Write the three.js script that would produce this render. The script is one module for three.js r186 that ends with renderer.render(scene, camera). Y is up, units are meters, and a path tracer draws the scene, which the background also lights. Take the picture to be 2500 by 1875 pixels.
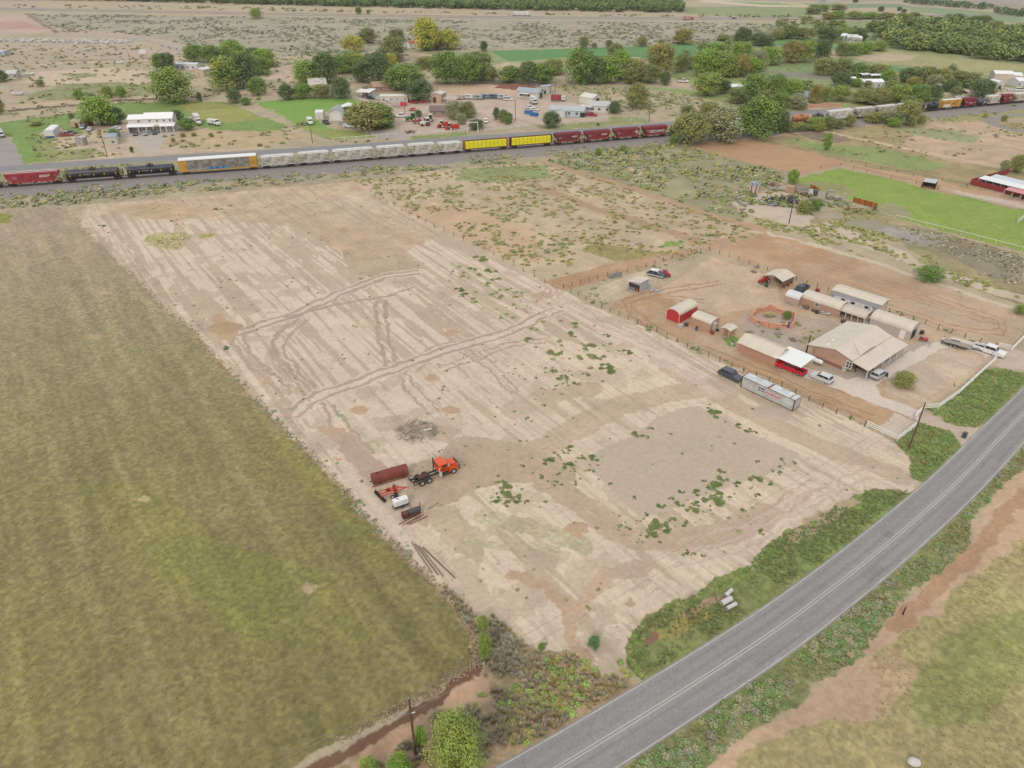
import*as THREE from 'three';
import{mergeGeometries}from 'three/addons/utils/BufferGeometryUtils.js';
import{RoundedBoxGeometry}from 'three/addons/geometries/RoundedBoxGeometry.js';
import{MarchingCubes}from 'three/addons/objects/MarchingCubes.js';

// ---------------------------------------------------------------- camera, sky, sun, exposure
const CAM_H=81,TILT=THREE.MathUtils.degToRad(32.1),FOC=1766; // drone height, tilt, focal length in photo pixels
const camera=new THREE.PerspectiveCamera(2*Math.atan(937.5/FOC)*180/Math.PI,4/3,0.5,9000);
camera.position.set(0,CAM_H,0);
camera.rotation.x=-TILT;
const scene=new THREE.Scene();
const renderer=new THREE.WebGLRenderer({antialias:true});
renderer.setSize(1024,768);
renderer.shadowMap.enabled=true;
renderer.toneMapping=THREE.LinearToneMapping;
renderer.toneMappingExposure=1.29;
const K=1.6; // display value of a surface = its base colour x K under this sky
{ // overcast sky: bright cloud deck, a little brighter overhead
const W=256,H=128,d=new Float32Array(W*H*4);
for(let r=0;r<H;r++)for(let c=0;c<W;c++){
const el=((r + 0.5)/H - 0.5)*Math.PI,az=(c/W)*Math.PI*2,s=Math.sin(el);
const cloud=1 + 0.06*Math.sin(az*5 + el*7)*Math.cos(el*9 - az*2)*Math.cos(el);
const L=s>0?(0.56 + 0.47*s)*cloud:0.46;
const i=(r*W + c)*4;
d[i]=L*0.965;d[i + 1]=L*0.99;d[i + 2]=L*1.02;d[i + 3]=1;
}
const t=new THREE.DataTexture(d,W,H,THREE.RGBAFormat,THREE.FloatType);
t.mapping=THREE.EquirectangularReflectionMapping;t.magFilter=THREE.LinearFilter;t.needsUpdate=true;
scene.background=t;scene.environment=t;
}
const sun=new THREE.DirectionalLight(0xfff1de,1.5);
sun.position.set(-120,230,130);
sun.target.position.set(0,0,-200);
sun.castShadow=true;sun.shadow.radius=22;sun.shadow.mapSize.set(2048,2048);
Object.assign(sun.shadow.camera,{left:-500,right:500,top:500,bottom:-500,near:1,far:1500});
scene.add(sun,sun.target);
scene.fog=new THREE.FogExp2(0xc9ccd0,0.00005);

// ---------------------------------------------------------------- small helpers
let seed=12345;
const rnd=()=>{seed=(seed*1664525 + 1013904223)>>>0;return seed/4294967296;};
const rr=(a,b)=>a +(b - a)*rnd();
const reseed=(n)=>{seed=n>>>0;for(let i=0;i<5;i++)rnd();};
const SN=Math.sin(TILT),CS=Math.cos(TILT);
// where the photo's point (u, v) lies on the plane at height y: [x, forward]
function G(u,v,y=0){
const dx=(u - 1250)/FOC,dy=(v - 937.5)/FOC,t=(CAM_H - y)/(SN + dy*CS);
return[dx*t,(CS - dy*SN)*t];
}
function heightTo(f,v){const q=(v - 937.5)/FOC;return CAM_H - f*(SN + q*CS)/(CS - q*SN);} // height of a thing standing at forward f whose top shows at row v
const depthOf=(f,y=0)=>f*CS -(y - CAM_H)*SN;
const uOf=(x,f,y=0)=>1250 + FOC*x/depthOf(f,y);
const V=(x,y,z)=>new THREE.Vector3(x,y,z);
const used=new Map();
function numbered(name){const n=used.get(name)??0;used.set(name,n + 1);return n?name + '_' + String(n).padStart(3,'0'):name;}
function tag(o,label,category,group,kind){
if(label)o.userData.label=label;if(category)o.userData.category=category;if(group)o.userData.group=group;if(kind)o.userData.kind=kind;return o;
}
function thing(name,label,category,[x,f],ang=0,group,y=0){ // ang in degrees: the local x axis in plan, from x (right) towards forward
const o=new THREE.Group();o.name=numbered(name);o.position.set(x,y,-f);o.rotation.y=ang*Math.PI/180;
scene.add(o);return tag(o,label,category,group);
}
function dup(src,label,[x,f],ang,scale,group,name){
const o=src.clone();o.userData={...src.userData};o.name=numbered(name??src.name.replace(/_\d{3}$/,''));scene.add(o);
o.position.set(x,src.position.y,-f);if(ang!==undefined)o.rotation.y=ang*Math.PI/180;
if(scale)Array.isArray(scale)?o.scale.set(...scale):o.scale.setScalar(scale);
return tag(o,label,null,group);
}
function recolor(o,map){o.traverse((c)=>{if(c.isMesh&&map[c.name])c.material=map[c.name];});return o;}

// ---------------------------------------------------------------- noise tables
const NT=256,table=new Float32Array(NT*NT);
reseed(77);for(let i=0;i<NT*NT;i++)table[i]=rnd();
function vn(x,y){
const xi=Math.floor(x),yi=Math.floor(y);let fx=x - xi,fy=y - yi;fx=fx*fx*(3 - 2*fx);fy=fy*fy*(3 - 2*fy);
const a=(yi&255)<<8,b=((yi + 1)&255)<<8,c=xi&255,e=(xi + 1)&255;
const p=table[a + c],q=table[a + e],r=table[b + c],s=table[b + e];
const m=p +(q - p)*fx;return m +(r +(s - r)*fx - m)*fy;
}
const fbm=(x,y,o=4)=>{let s=0,a=0.5,t=0;for(let i=0;i<o;i++){s +=a*vn(x,y);t +=a;a*=0.5;x=x*2.03 + 17.1;y=y*2.03 + 9.7;}return s/t;};
const sstep=(a,b,x)=>{const t=Math.min(1,Math.max(0,(x - a)/(b - a)));return t*t*(3 - 2*t);};

// ---------------------------------------------------------------- materials
const texOf=(canvas,srgb=true)=>{const t=new THREE.CanvasTexture(canvas);if(srgb)t.colorSpace=THREE.SRGBColorSpace;t.wrapS=t.wrapT=THREE.RepeatWrapping;t.anisotropy=8;return t;};
function noiseTex(size,fn,rep){ // grey factor texture, fn(x, y) in 0..1 of the tile
const c=document.createElement('canvas');c.width=c.height=size;const x=c.getContext('2d'),im=x.createImageData(size,size);
for(let j=0;j<size;j++)for(let i=0;i<size;i++){const v=fn(i/size,j/size),k=(j*size + i)*4;const a=Array.isArray(v)?v:[v,v,v];im.data[k]=a[0]*255;im.data[k + 1]=a[1]*255;im.data[k + 2]=a[2]*255;im.data[k + 3]=255;}
x.putImageData(im,0,0);const t=texOf(c);t.repeat.set(1/rep,1/rep);return t;
}
const per=(x,y,n,o=3)=>{let s=0,a=0.5,t=0;for(let i=0;i<o;i++){const m=n<<i,px=x*m,py=y*m,xi=Math.floor(px),yi=Math.floor(py);let fx=px - xi,fy=py - yi;fx=fx*fx*(3 - 2*fx);fy=fy*fy*(3 - 2*fy);const g=(p,q)=>table[((((q % m)+ m)% m + i*37)&255)*256 +((((p % m)+ m)% m + i*91)&255)];const u=g(xi,yi)+(g(xi + 1,yi)- g(xi,yi))*fx,w=g(xi,yi + 1)+(g(xi + 1,yi + 1)- g(xi,yi + 1))*fx;s +=a*(u +(w - u)*fy);t +=a;a*=0.55;}return s/t;};
const T={
wear:noiseTex(256,(x,y)=>0.84 + 0.16*sstep(0.25,0.7,per(x,y,4,5)),6),
panel:noiseTex(256,(x,y)=>(0.93 + 0.07*per(x,y,5,4))*((y*16)% 1<0.1?0.93:1),5),
ribs:noiseTex(256,(x,y)=>(0.9 + 0.1*per(x,y,4,4))*((x*20)% 1<0.18?0.9:1),6),
rust:noiseTex(256,(x,y)=>{const n=per(x,y,4,5);return[0.75 + 0.25*n,0.62 + 0.38*n*n*1.3,0.55 + 0.45*n*n*1.2].map((v)=>Math.min(1,v));},4),
bark:noiseTex(128,(x,y)=>0.6 + 0.4*per(x*3 % 1,y,6,4),2),
asphalt:noiseTex(512,(x,y)=>0.86 + 0.1*per(x,y,90,2)+ 0.04*per(x,y,3,3),14),
gravel:noiseTex(512,(x,y)=>0.7 + 0.3*per(x,y,70,2),16),
dirt:noiseTex(512,(x,y)=>0.8 + 0.12*per(x,y,60,2)+ 0.08*per(x,y,5,3),12),
stucco:noiseTex(256,(x,y)=>0.88 + 0.08*per(x,y,50,2)+ 0.04*per(x,y,3,3),5),
};
const mats=new Map();
function M(hex,o={}){ // hex: the colour as the photo shows it under this sky
const key=hex + JSON.stringify({...o,map:o.map&&Object.keys(T).find((k)=>T[k]===o.map)});
if(!mats.has(key)){
const{raw,glass,...rest}=o;
const m=new(glass?THREE.MeshPhysicalMaterial:THREE.MeshStandardMaterial)({roughness:0.85,...rest});
m.color.set(hex);if(!raw)m.color.multiplyScalar(1/K);mats.set(key,m);
}
return mats.get(key);
}
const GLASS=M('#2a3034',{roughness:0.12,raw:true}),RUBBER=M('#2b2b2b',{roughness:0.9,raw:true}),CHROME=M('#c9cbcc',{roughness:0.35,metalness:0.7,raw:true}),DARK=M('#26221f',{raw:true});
const paint=(hex)=>M(hex,{roughness:0.38});

// ---------------------------------------------------------------- geometry collector
const tmpM=new THREE.Matrix4(),tmpE=new THREE.Euler(),tmpQ=new THREE.Quaternion();
function boxUV(g){ // uv in metres from the side each face looks to
const p=g.attributes.position,n=g.attributes.normal,uv=new Float32Array(p.count*2);
for(let i=0;i<p.count;i++){
const ax=Math.abs(n.getX(i)),ay=Math.abs(n.getY(i)),az=Math.abs(n.getZ(i));
if(ay>=ax&&ay>=az){uv[2*i]=p.getX(i);uv[2*i + 1]=p.getZ(i);}else if(ax>=az){uv[2*i]=p.getZ(i);uv[2*i + 1]=p.getY(i);}else{uv[2*i]=p.getX(i);uv[2*i + 1]=p.getY(i);}
}
g.setAttribute('uv',new THREE.BufferAttribute(uv,2));return g;
}
class MB{
constructor(){this.g=[];}
add(g,x=0,y=0,z=0,rx=0,ry=0,rz=0){
if(g.index)g=g.toNonIndexed();for(const k of Object.keys(g.attributes))if(!['position','normal'].includes(k))g.deleteAttribute(k);
g.applyMatrix4(tmpM.compose(V(x,y,z),tmpQ.setFromEuler(tmpE.set(rx,ry,rz)),V(1,1,1)));this.g.push(g);return this;
}
box(w,h,d,x,y,z,rx,ry,rz){return this.add(new THREE.BoxGeometry(w,h,d),x,y,z,rx,ry,rz);} // centre
rbox(w,h,d,x,y,z,r=0.05,s=1){return this.add(new RoundedBoxGeometry(w,h,d,s,r),x,y,z);}
cyl(r,r2,h,x,y,z,rx,ry,rz,n=12,open=false){return this.add(new THREE.CylinderGeometry(r2,r,h,n,1,open),x,y,z,rx,ry,rz);} // r bottom
sph(r,x,y,z,n=10){return this.add(new THREE.SphereGeometry(r,n,Math.ceil(n*0.6)),x,y,z);}
bar(a,b,r,n=6,r2=r){ // round bar between two points
const A=V(...a),B=V(...b),d=B.clone().sub(A),g=new THREE.CylinderGeometry(r2,r,d.length(),n);
g.applyQuaternion(new THREE.Quaternion().setFromUnitVectors(V(0,1,0),d.clone().normalize()));const c=A.add(B).multiplyScalar(0.5);return this.add(g,c.x,c.y,c.z);
}
beam(a,b,w,h){ // square bar between two points
const A=V(...a),B=V(...b),d=B.clone().sub(A),g=new THREE.BoxGeometry(d.length(),h,w);const yaw=Math.atan2(-d.z,d.x),pitch=Math.asin(d.y/d.length());
g.rotateZ(pitch);g.rotateY(yaw);const c=A.add(B).multiplyScalar(0.5);return this.add(g,c.x,c.y,c.z);
}
prism(pts,d,x=0,y=0,z=0,ry=0,bevel=0){ // profile in x,y pulled along z, centred
const s=new THREE.Shape(pts.map((p)=>new THREE.Vector2(...p))),g=new THREE.ExtrudeGeometry(s,{depth:d - 2*bevel,bevelEnabled:bevel>0,bevelThickness:bevel,bevelSize:bevel,bevelSegments:1,curveSegments:6});g.translate(0,0,-d/2 + bevel);return this.add(g,x,y,z,0,ry,0);
}
poly(pts3){ // flat polygon fan from 3D points
const pos=[];for(let i=1;i + 1<pts3.length;i++)for(const p of[pts3[0],pts3[i],pts3[i + 1]])pos.push(...p);
const g=new THREE.BufferGeometry();g.setAttribute('position',new THREE.Float32BufferAttribute(pos,3));g.computeVertexNormals();return this.add(g);
}
geo(){const g=this.g.length>1?mergeGeometries(this.g):this.g[0];return boxUV(g);}
build(name,mat,parent){
const m=new THREE.Mesh(this.geo(),mat);m.name=parent?name:numbered(name);m.castShadow=m.receiveShadow=true;(parent??scene).add(m);return m;
}
}
const one=(fn)=>{const b=new MB();fn(b);return b;};
// ---------------------------------------------------------------- the ground: soil, crops and tracks painted in plan (metres), read back with an uneven edge
const ops=[];
const W=(pts)=>pts.map(([u,v])=>G(u,v));
const fill=(color,pts,p={})=>ops.push({color,pts:W(pts),...p}); // p: m mottling, g grass grain, s damp streaks
const line=(color,pts,w,p={})=>ops.push({color,pts:W(pts),w,...p});
const HAY=[[-60,515],[0,513],[160,504],[184,531],[198,553],[244,590],[306,658],[354,709],[397,752],[465,805],[510,859],[555,907],[625,985],[679,1039],[744,1104],[787,1152],[843,1214],[897,1277],[945,1325],[985,1367],[1055,1435],[1115,1500],[1145,1541],[1163,1589],[1160,1614],[1140,1635],[1080,1663],[1012,1711],[930,1752],[817,1812],[700,1875],[640,1910],[-60,1910]];
const LOT=[[200,500],[420,485],[760,452],[880,440],[905,468],[1000,522],[1107,573],[1206,621],[1330,690],[1440,745],[1579,798],[1729,869],[1908,943],[2008,993],[2110,1040],[2190,1085],[2210,1120],[2230,1160],[2260,1172],[2236,1200],[2110,1195],[2030,1241],[1875,1326],[1834,1376],[1746,1415],[1703,1452],[1630,1478],[1567,1520],[1533,1546],[1526,1574],[1535,1640],[1440,1600],[1330,1600],[1240,1530],[1190,1500],[1140,1480],[1060,1410],[985,1345],[897,1255],[790,1130],[625,960],[510,835],[397,730],[260,590]];
const COMPOUND=[[1490,760],[1500,735],[1590,705],[1640,690],[1700,655],[1735,625],[1828,650],[1967,696],[2116,752],[2259,795],[2389,838],[2420,850],[2440,880],[2340,945],[2257,995],[2210,1020],[2150,1050],[2105,1035],[2008,990],[1908,940],[1815,903],[1700,855],[1579,795]];
const BROWN=[[1330,688],[1505,640],[1700,603],[1730,590],[1800,575],[1875,572],[1971,596],[2158,652],[2235,680],[2328,708],[2442,750],[2500,768],[2500,822],[2460,850],[2389,836],[2259,792],[2116,748],[1967,692],[1828,645],[1747,616],[1710,620],[1555,662],[1458,688],[1375,710]];
const DRIVE=[[1895,872],[1950,893],[2035,912],[2070,926],[2110,918],[2150,890],[2280,833],[2330,826],[2400,838],[2455,866],[2425,880],[2401,868],[2345,848],[2300,853],[2168,923],[2141,943],[2140,955],[2160,970],[2250,1003],[2232,1023],[2100,974],[2026,944],[1895,898]];
const APRON=[[2230,1022],[2256,1004],[2275,1016],[2341,1042],[2389,1050],[2365,1079],[2336,1102],[2331,1068],[2278,1046],[2242,1032]];
const APRON2=[[2440,862],[2470,850],[2520,870],[2520,905],[2450,900],[2410,895],[2405,880]];
const PASTURE=[[1937,447],[1953,434],[2051,410],[2149,432],[2213,446],[2248,457],[2292,469],[2387,484],[2451,505],[2540,516],[2540,626],[2500,616],[2186,532],[2142,507],[2082,489],[1972,458]];
const ARENA=[[1680,353],[1807,338],[1860,345],[1947,365],[2074,398],[2045,406],[1950,429],[1924,420],[1880,411],[1691,362]];
const LAWN=[[621,249],[740,240],[834,238],[880,246],[866,262],[800,268],[770,290],[800,312],[900,326],[967,330],[808,342],[765,327],[690,285]];
const YARD=[[-40,305],[100,285],[262,262],[290,250],[430,248],[560,250],[640,285],[700,306],[690,318],[600,320],[520,316],[455,306],[300,290],[215,292],[200,330],[140,310],[95,325],[105,392],[62,402],[24,335]];
const RFIELD=[[2520,1290],[2440,1360],[2330,1440],[2290,1500],[2230,1520],[2190,1560],[2130,1600],[2160,1700],[2130,1765],[2020,1755],[1900,1795],[1800,1860],[1780,1920],[2620,1920],[2620,1290]];
const GREENS=[[[1198,124],[1260,122],[1340,120],[1520,113],[1714,107],[1700,135],[1640,168],[1560,140],[1400,140],[1240,150]],[[1888,96],[2000,95],[2040,112],[2040,124],[1960,118],[1900,112]],[[2149,158],[2236,160],[2300,172],[2240,176],[2160,172]],[[2236,32],[2300,44],[2270,52],[2226,46]]];
const BIGFIELD=[[2068,138],[2167,122],[2294,137],[2520,160],[2520,192],[2381,186],[2236,163],[2149,157]];

// far country
fill('#b9a98c',[[-900,-60],[3400,-60],[3400,1950],[-900,1950]],{m:0.6});
fill('#a99a86',[[-400,-30],[2900,-30],[2900,3],[-400,3]],{m:0.5});
fill('#a2957f',[[2150,-10],[2900,-10],[2900,22],[2480,26],[2240,14]],{m:0.5});
fill('#a79a92',[[2330,-10],[2900,-10],[2900,12],[2420,10]],{m:0.4});
fill('#8f9a6c',[[1650,18],[1860,14],[1985,20],[1985,40],[1860,42],[1670,34]],{m:0.5,g:0.5});
fill('#d2c0a4',[[1720,-2],[1900,5],[1985,16],[1860,17],[1700,4]],{m:0.3});
fill('#93a570',[[1760,2],[1900,6],[1960,14],[1860,12]],{m:0.3,g:0.4});
fill('#7f9468',[[1960,8],[2200,10],[2230,18],[2000,20]],{m:0.4,g:0.4});
fill('#8a9b70',[[2200,14],[2340,22],[2500,38],[2500,60],[2380,44],[2230,30]],{m:0.5,g:0.5});
fill('#b5a58c',[[2150,24],[2230,28],[2320,38],[2300,48],[2150,36]],{m:0.5});
fill('#aaa38c',[[60,32],[620,40],[1260,50],[1880,55],[1900,95],[1740,108],[1520,112],[1200,122],[900,128],[640,140],[480,118],[330,84],[160,78]],{m:0.9});
fill('#bda890',[[160,70],[330,82],[480,112],[455,126],[300,90],[120,84]],{m:0.5});
fill('#c4ab96',[[-60,33],[68,33],[140,80],[-60,82]],{m:0.4});
fill('#bd9885',[[-60,55],[60,52],[120,72],[-60,70]],{m:0.4});
fill('#bca894',[[-60,108],[320,100],[440,128],[440,138],[300,148],[-60,142]],{m:0.5});
line('#b0a394',[[-40,84],[300,88],[380,105],[455,128]],7);
line('#b6ab9d',[[300,88],[400,100],[465,126]],6);
line('#cfb89c',[[-40,163],[200,153],[400,145],[470,140]],6);
line('#8b826a',[[-40,150],[220,147],[400,143]],3);
line('#7a6a55',[[66,33],[110,62],[140,80]],4);
fill('#d2bca2',[[90,175],[260,165],[380,176],[390,195],[330,210],[200,205],[120,210],[60,200]],{m:0.5});
fill('#8f9661',[[140,180],[215,178],[240,186],[190,191]],{m:0.4,g:0.6});
fill('#959a66',[[60,235],[160,205],[300,200],[390,215],[390,232],[240,238],[120,246]],{m:0.8,g:0.6});
line('#cdb093',[[-40,262],[100,253],[200,246],[400,236],[560,228],[640,224],[700,232],[860,210],[960,198]],7);
line('#b59a7c',[[-40,258],[100,249],[200,243]],3);
line('#6d5a45',[[-40,275],[100,264],[195,256],[280,246],[420,241]],6,{m:0.6});
fill('#cdb49a',[[650,160],[720,175],[760,205],[680,200],[640,185]],{m:0.4});
fill('#bcab8c',[[850,130],[1240,128],[1300,160],[1350,200],[1230,205],[1060,205]],{m:0.7,g:0.3});
fill('#94a06a',[[1040,130],[1200,124],[1240,150],[1180,165]],{m:0.5,g:0.5});
fill('#8f9a66',[[1640,110],[1740,95],[1900,60],[2100,50],[2540,60],[2540,232],[2300,245],[1990,268],[1860,276],[1760,250],[1640,190]],{m:0.9,g:0.6});
for(const g of GREENS)fill('#5f9150',g,{m:0.25,g:0.3});
fill('#a7a06d',[[1230,150],[1400,141],[1480,150],[1330,168]],{m:0.5,g:0.4});
fill('#92a25c',[[1640,178],[1740,180],[1810,200],[1790,220],[1740,212],[1640,190]],{m:0.4,g:0.5});
fill('#c8aa90',[[1630,200],[1700,205],[1710,216],[1630,208]],{m:0.3});
fill('#92a25c',[[1560,210],[1690,220],[1790,240],[1760,250],[1640,232]],{m:0.5,g:0.5});
fill('#b8a98c',[[1330,205],[1560,212],[1700,235],[1800,260],[1750,290],[1600,295],[1480,270],[1400,230]],{m:0.8});
fill('#859a5e',[[1870,162],[2000,150],[2045,185],[1960,185],[1880,180]],{m:0.5,g:0.6});
fill('#8f8a78',[[1880,172],[1960,176],[2040,186],[2020,196],[1900,186]],{m:0.4});
fill('#aba672',BIGFIELD,{m:0.5,g:0.7});
fill('#c3ae90',[[2080,140],[2160,128],[2240,136],[2220,148],[2120,150]],{m:0.5});
fill('#8b9c60',[[2150,156],[2236,162],[2381,185],[2500,190],[2500,200],[2360,195],[2240,172]],{m:0.4,g:0.6});
fill('#c2a98f',[[1960,132],[2040,122],[2050,138],[2015,144]],{m:0.3});
fill('#9aa066',[[1800,240],[1990,215],[2200,225],[2400,215],[2500,210],[2500,232],[2200,255],[1980,268],[1880,275]],{m:0.8,g:0.6});
fill('#c9ad90',[[1960,254],[2045,250],[2050,262],[1970,268]],{m:0.3});
fill('#c9b49c',[[2290,222],[2440,212],[2500,218],[2500,228],[2330,242]],{m:0.5});
// dusty yards along the frontage road
fill('#c9b39a',[[30,300],[280,280],[440,300],[640,300],[760,330],[640,362],[420,376],[240,388],[60,402],[80,340]],{m:0.6});
fill('#c4ab88',[[420,320],[620,298],[760,332],[640,360],[470,366],[390,350]],{m:0.6,g:0.3});
fill('#8f955c',[[60,320],[120,330],[150,372],[90,396],[60,360]],{m:0.7,g:0.7});
fill('#9a9a66',[[150,365],[240,360],[230,385],[80,402]],{m:0.8,g:0.7});
fill('#c1b4aa',[[295,325],[435,320],[400,345],[380,372],[352,378],[330,350]],{m:0.3});
fill('#a39c97',[[-40,340],[22,340],[66,392],[70,402],[-40,412]],{m:0.3});
fill('#7f9a4a',YARD,{m:0.5,g:0.7});
fill('#a0a055',[[430,250],[560,254],[640,290],[560,300],[480,290]],{m:0.6,g:0.5});
fill('#7ea645',LAWN,{m:0.25,g:0.4});
fill('#97a052',[[700,300],[800,316],[960,330],[808,341],[768,327]],{m:0.5,g:0.6});
fill('#c9b3a0',[[880,250],[1000,240],[1260,225],[1330,240],[1480,262],[1490,290],[1300,305],[1100,318],[980,328],[960,300],[930,262]],{m:0.5});
fill('#cfb196',[[1050,205],[1240,205],[1290,215],[1250,240],[1150,238],[1060,228]],{m:0.4});
fill('#9a6a50',[[1200,205],[1262,204],[1290,216],[1262,222]],{m:0.5});
fill('#b9aea5',[[830,305],[900,316],[980,318],[1010,330],[985,342],[930,336],[850,314]],{m:0.2});
fill('#7f9550',[[900,290],[960,300],[958,314],[900,312]],{m:0.4,g:0.6});
fill('#8a9a58',[[1490,285],[1570,288],[1560,298],[1480,298]],{m:0.4,g:0.6});
fill('#8a9a58',[[1000,333],[1140,322],[1142,330],[1010,342]],{m:0.5,g:0.6});
fill('#959a62',[[1300,308],[1560,292],[1600,298],[1440,312],[1340,318]],{m:0.6,g:0.6});
// between road and railway, and the brushy strip along its foot
fill('#a39b78',[[-60,425],[250,402],[640,382],[1126,348],[1640,310],[2200,268],[2560,240],[2560,250],[2200,280],[1640,330],[1126,370],[640,408],[250,440],[-60,462]],{m:0.6,g:0.4});
fill('#aca084',[[-60,487],[0,480],[300,452],[640,432],[900,408],[1240,380],[1640,345],[1640,375],[1240,420],[900,445],[640,462],[300,490],[200,500],[-60,514]],{m:0.9});
// scrub land behind the lot
fill('#c6b193',[[860,440],[1240,398],[1330,396],[1510,446],[1690,508],[1880,566],[1735,612],[1505,655],[1335,690],[1206,621],[1000,522]],{m:0.8});
fill('#c9ac8c',[[960,500],[1120,500],[1300,560],[1320,640],[1206,618],[1061,553]],{m:0.5});
fill('#96a06a',[[1130,412],[1330,402],[1350,430],[1250,446],[1110,440]],{m:0.7,g:0.6});
fill('#a19b77',[[1326,392],[1500,365],[1640,348],[1690,362],[1880,411],[1930,430],[1850,470],[1835,520],[1800,548],[1690,505],[1505,443]],{m:0.9});
fill('#c8b496',[[1530,405],[1570,425],[1590,450],[1560,447],[1535,420]],{m:0.5});
line('#bb9b7c',[[1326,397],[1505,448],[1689,510],[1880,568]],4);
line('#b8987a',[[1307,453],[1448,507],[1675,578],[1735,606]],4.5);
fill('#a79b62',[[1440,590],[1600,615],[1640,632],[1510,640],[1420,612]],{m:0.8,g:0.5});
fill('#8ba04f',[[1620,588],[1670,590],[1660,603],[1615,600]],{m:0.4,g:0.5});
fill('#cdb9a6',[[1800,478],[1916,469],[1963,483],[1981,528],[2071,561],[2210,612],[2240,640],[2100,600],[1963,556],[1800,514]],{m:0.5});
fill('#a0976c',[[1960,553],[2060,530],[2130,545],[2210,600],[2330,690],[2500,745],[2500,622],[2186,536],[2142,509],[2050,505],[1990,530]],{m:0.9,g:0.4});
fill('#aaa198',[[2120,545],[2230,560],[2330,585],[2350,605],[2240,600],[2160,572]],{m:0.7});
fill('#958b70',[[2290,575],[2500,630],[2500,700],[2380,660],[2290,610]],{m:0.8});
line('#cdbba6',[[1800,499],[1960,547],[2100,592],[2260,652],[2400,702],[2540,742]],4.5);
line('#d0bfa8',[[1875,569],[1971,593],[2158,647],[2235,676],[2328,704],[2442,744],[2540,768]],2.2);
// arena, corral lane, pastures to the right
fill('#a8976c',[[1860,345],[1903,330],[2170,300],[2330,290],[2500,300],[2560,420],[2390,470],[2086,402],[1947,365]],{m:0.9,g:0.4});
fill('#c5a98d',[[2290,290],[2420,300],[2540,340],[2540,430],[2440,405],[2320,395],[2200,350]],{m:0.7});
fill('#8f9c5c',[[1903,334],[2022,351],[2149,359],[2288,394],[2311,404],[2265,420],[2178,406],[2083,388],[1982,365]],{m:0.6,g:0.6});
fill('#8b7a64',[[1935,325],[2050,320],[2080,345],[2020,350]],{m:0.7});
fill('#9aa074',[[2170,305],[2330,320],[2390,335],[2380,350],[2230,330]],{m:0.7,g:0.5});
fill('#a19c68',[[2250,272],[2420,262],[2540,255],[2540,285],[2300,300]],{m:0.9,g:0.4});
line('#cdb296',[[2010,320],[2150,350],[2300,380],[2460,412]],4);
line('#cfb499',[[2270,302],[2400,326],[2540,350]],4);
line('#caa98c',[[1870,335],[2020,312],[2160,302]],4);
fill('#c3a07f',[[2051,406],[2086,402],[2294,440],[2360,462],[2520,480],[2540,500],[2451,503],[2387,482],[2292,468],[2213,445],[2149,430]],{m:0.4});
fill('#d0b9a6',[[2310,462],[2540,500],[2540,514],[2380,484]],{m:0.3});
fill('#c19a76',ARENA,{m:0.3});
fill('#8fa546',PASTURE,{m:0.35,g:0.5});
fill('#9b9865',[[1937,447],[1990,440],[2060,452],[2090,476],[2060,480],[1972,458]],{m:0.6,g:0.4});
fill('#a29a72',[[2142,506],[2186,495],[2230,520],[2200,535],[2180,528]],{m:0.5,g:0.4});
line('#a59a7a',[[1691,363],[1880,412],[1924,422]],2,{m:0.6});
// the sand lot
fill('#dfcbb6',LOT,{m:0.35,s:0.4});
fill('#dfcab4',[[640,960],[800,960],[1000,890],[1250,800],[1500,860],[1800,960],[2240,1110],[2236,1200],[1875,1326],[1533,1546],[1520,1640],[1330,1600],[1140,1480],[897,1255]],{m:0.4,s:0.16});
fill('#d0b598',[[200,500],[420,485],[760,452],[880,440],[990,515],[1080,575],[980,600],[800,560],[640,545],[420,530],[250,545]],{m:0.7,s:0.35});
fill('#cbae92',[[760,500],[960,520],[1040,590],[940,640],[800,600],[700,540]],{m:0.8,s:0.4});
fill('#c0aa8e',[[830,610],[960,610],[1040,650],[960,680],[860,670]],{m:0.8,s:0.5});
fill('#c8ad8a',[[270,505],[400,495],[520,515],[420,540],[330,530]],{m:0.7});
fill('#a4a24f',[[352,585],[380,570],[450,565],[470,578],[440,610],[400,608],[370,602]],{m:0.6,g:0.6,alpha:0.6});
fill('#a7a45c',[[490,572],[520,570],[518,580],[492,581]],{m:0.5,g:0.6});
const track=(pts,gap=2.1,w=0.75,color='#baa28e')=>{const q=W(pts);for(const s of[-1,1])ops.push({color,w,pts:q.map((p,i)=>{const a=q[Math.max(0,i - 1)],b=q[Math.min(q.length - 1,i + 1)],dx=b[0]- a[0],dy=b[1]- a[1],l=Math.hypot(dx,dy)||1;return[p[0]- dy/l*s*gap/2,p[1]+ dx/l*s*gap/2];})});};
line('#dcc6b4',[[580,812],[625,797],[710,771],[840,712],[937,675],[1022,664]],5);
track([[580,812],[625,797],[710,771],[840,712],[937,675],[1022,664]],2.6,1.1);
track([[700,774],[840,740],[950,722],[1010,700]],0,1.0);
track([[741,780],[696,812],[676,840],[680,868],[712,905],[760,960]],2.6,0.9);
track([[699,794],[670,820],[665,845],[682,878],[722,915],[790,990]],0,1.0);
track([[625,800],[588,808],[580,832],[596,862],[632,897],[700,960]],2.4,1.0);
track([[1010,905],[1060,850],[1100,840],[1170,880]],2.2,0.6);
track([[980,900],[1010,960],[1060,1010]],2.2,0.7);
track([[928,735],[934,808],[955,898]],2.3,1.1);
line('#dcc6b4',[[700,1020],[780,965],[960,902],[1078,859],[1250,808],[1360,755]],4.6);
track([[700,1020],[780,965],[960,902],[1078,859],[1250,808],[1360,755]],2.6,0.9);
track([[801,994],[830,1040],[900,1110]],2.2,0.8);
track([[1080,900],[1250,840],[1330,830]],2,0.5);
track([[1160,860],[1200,900],[1260,960]],2,0.5);
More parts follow.
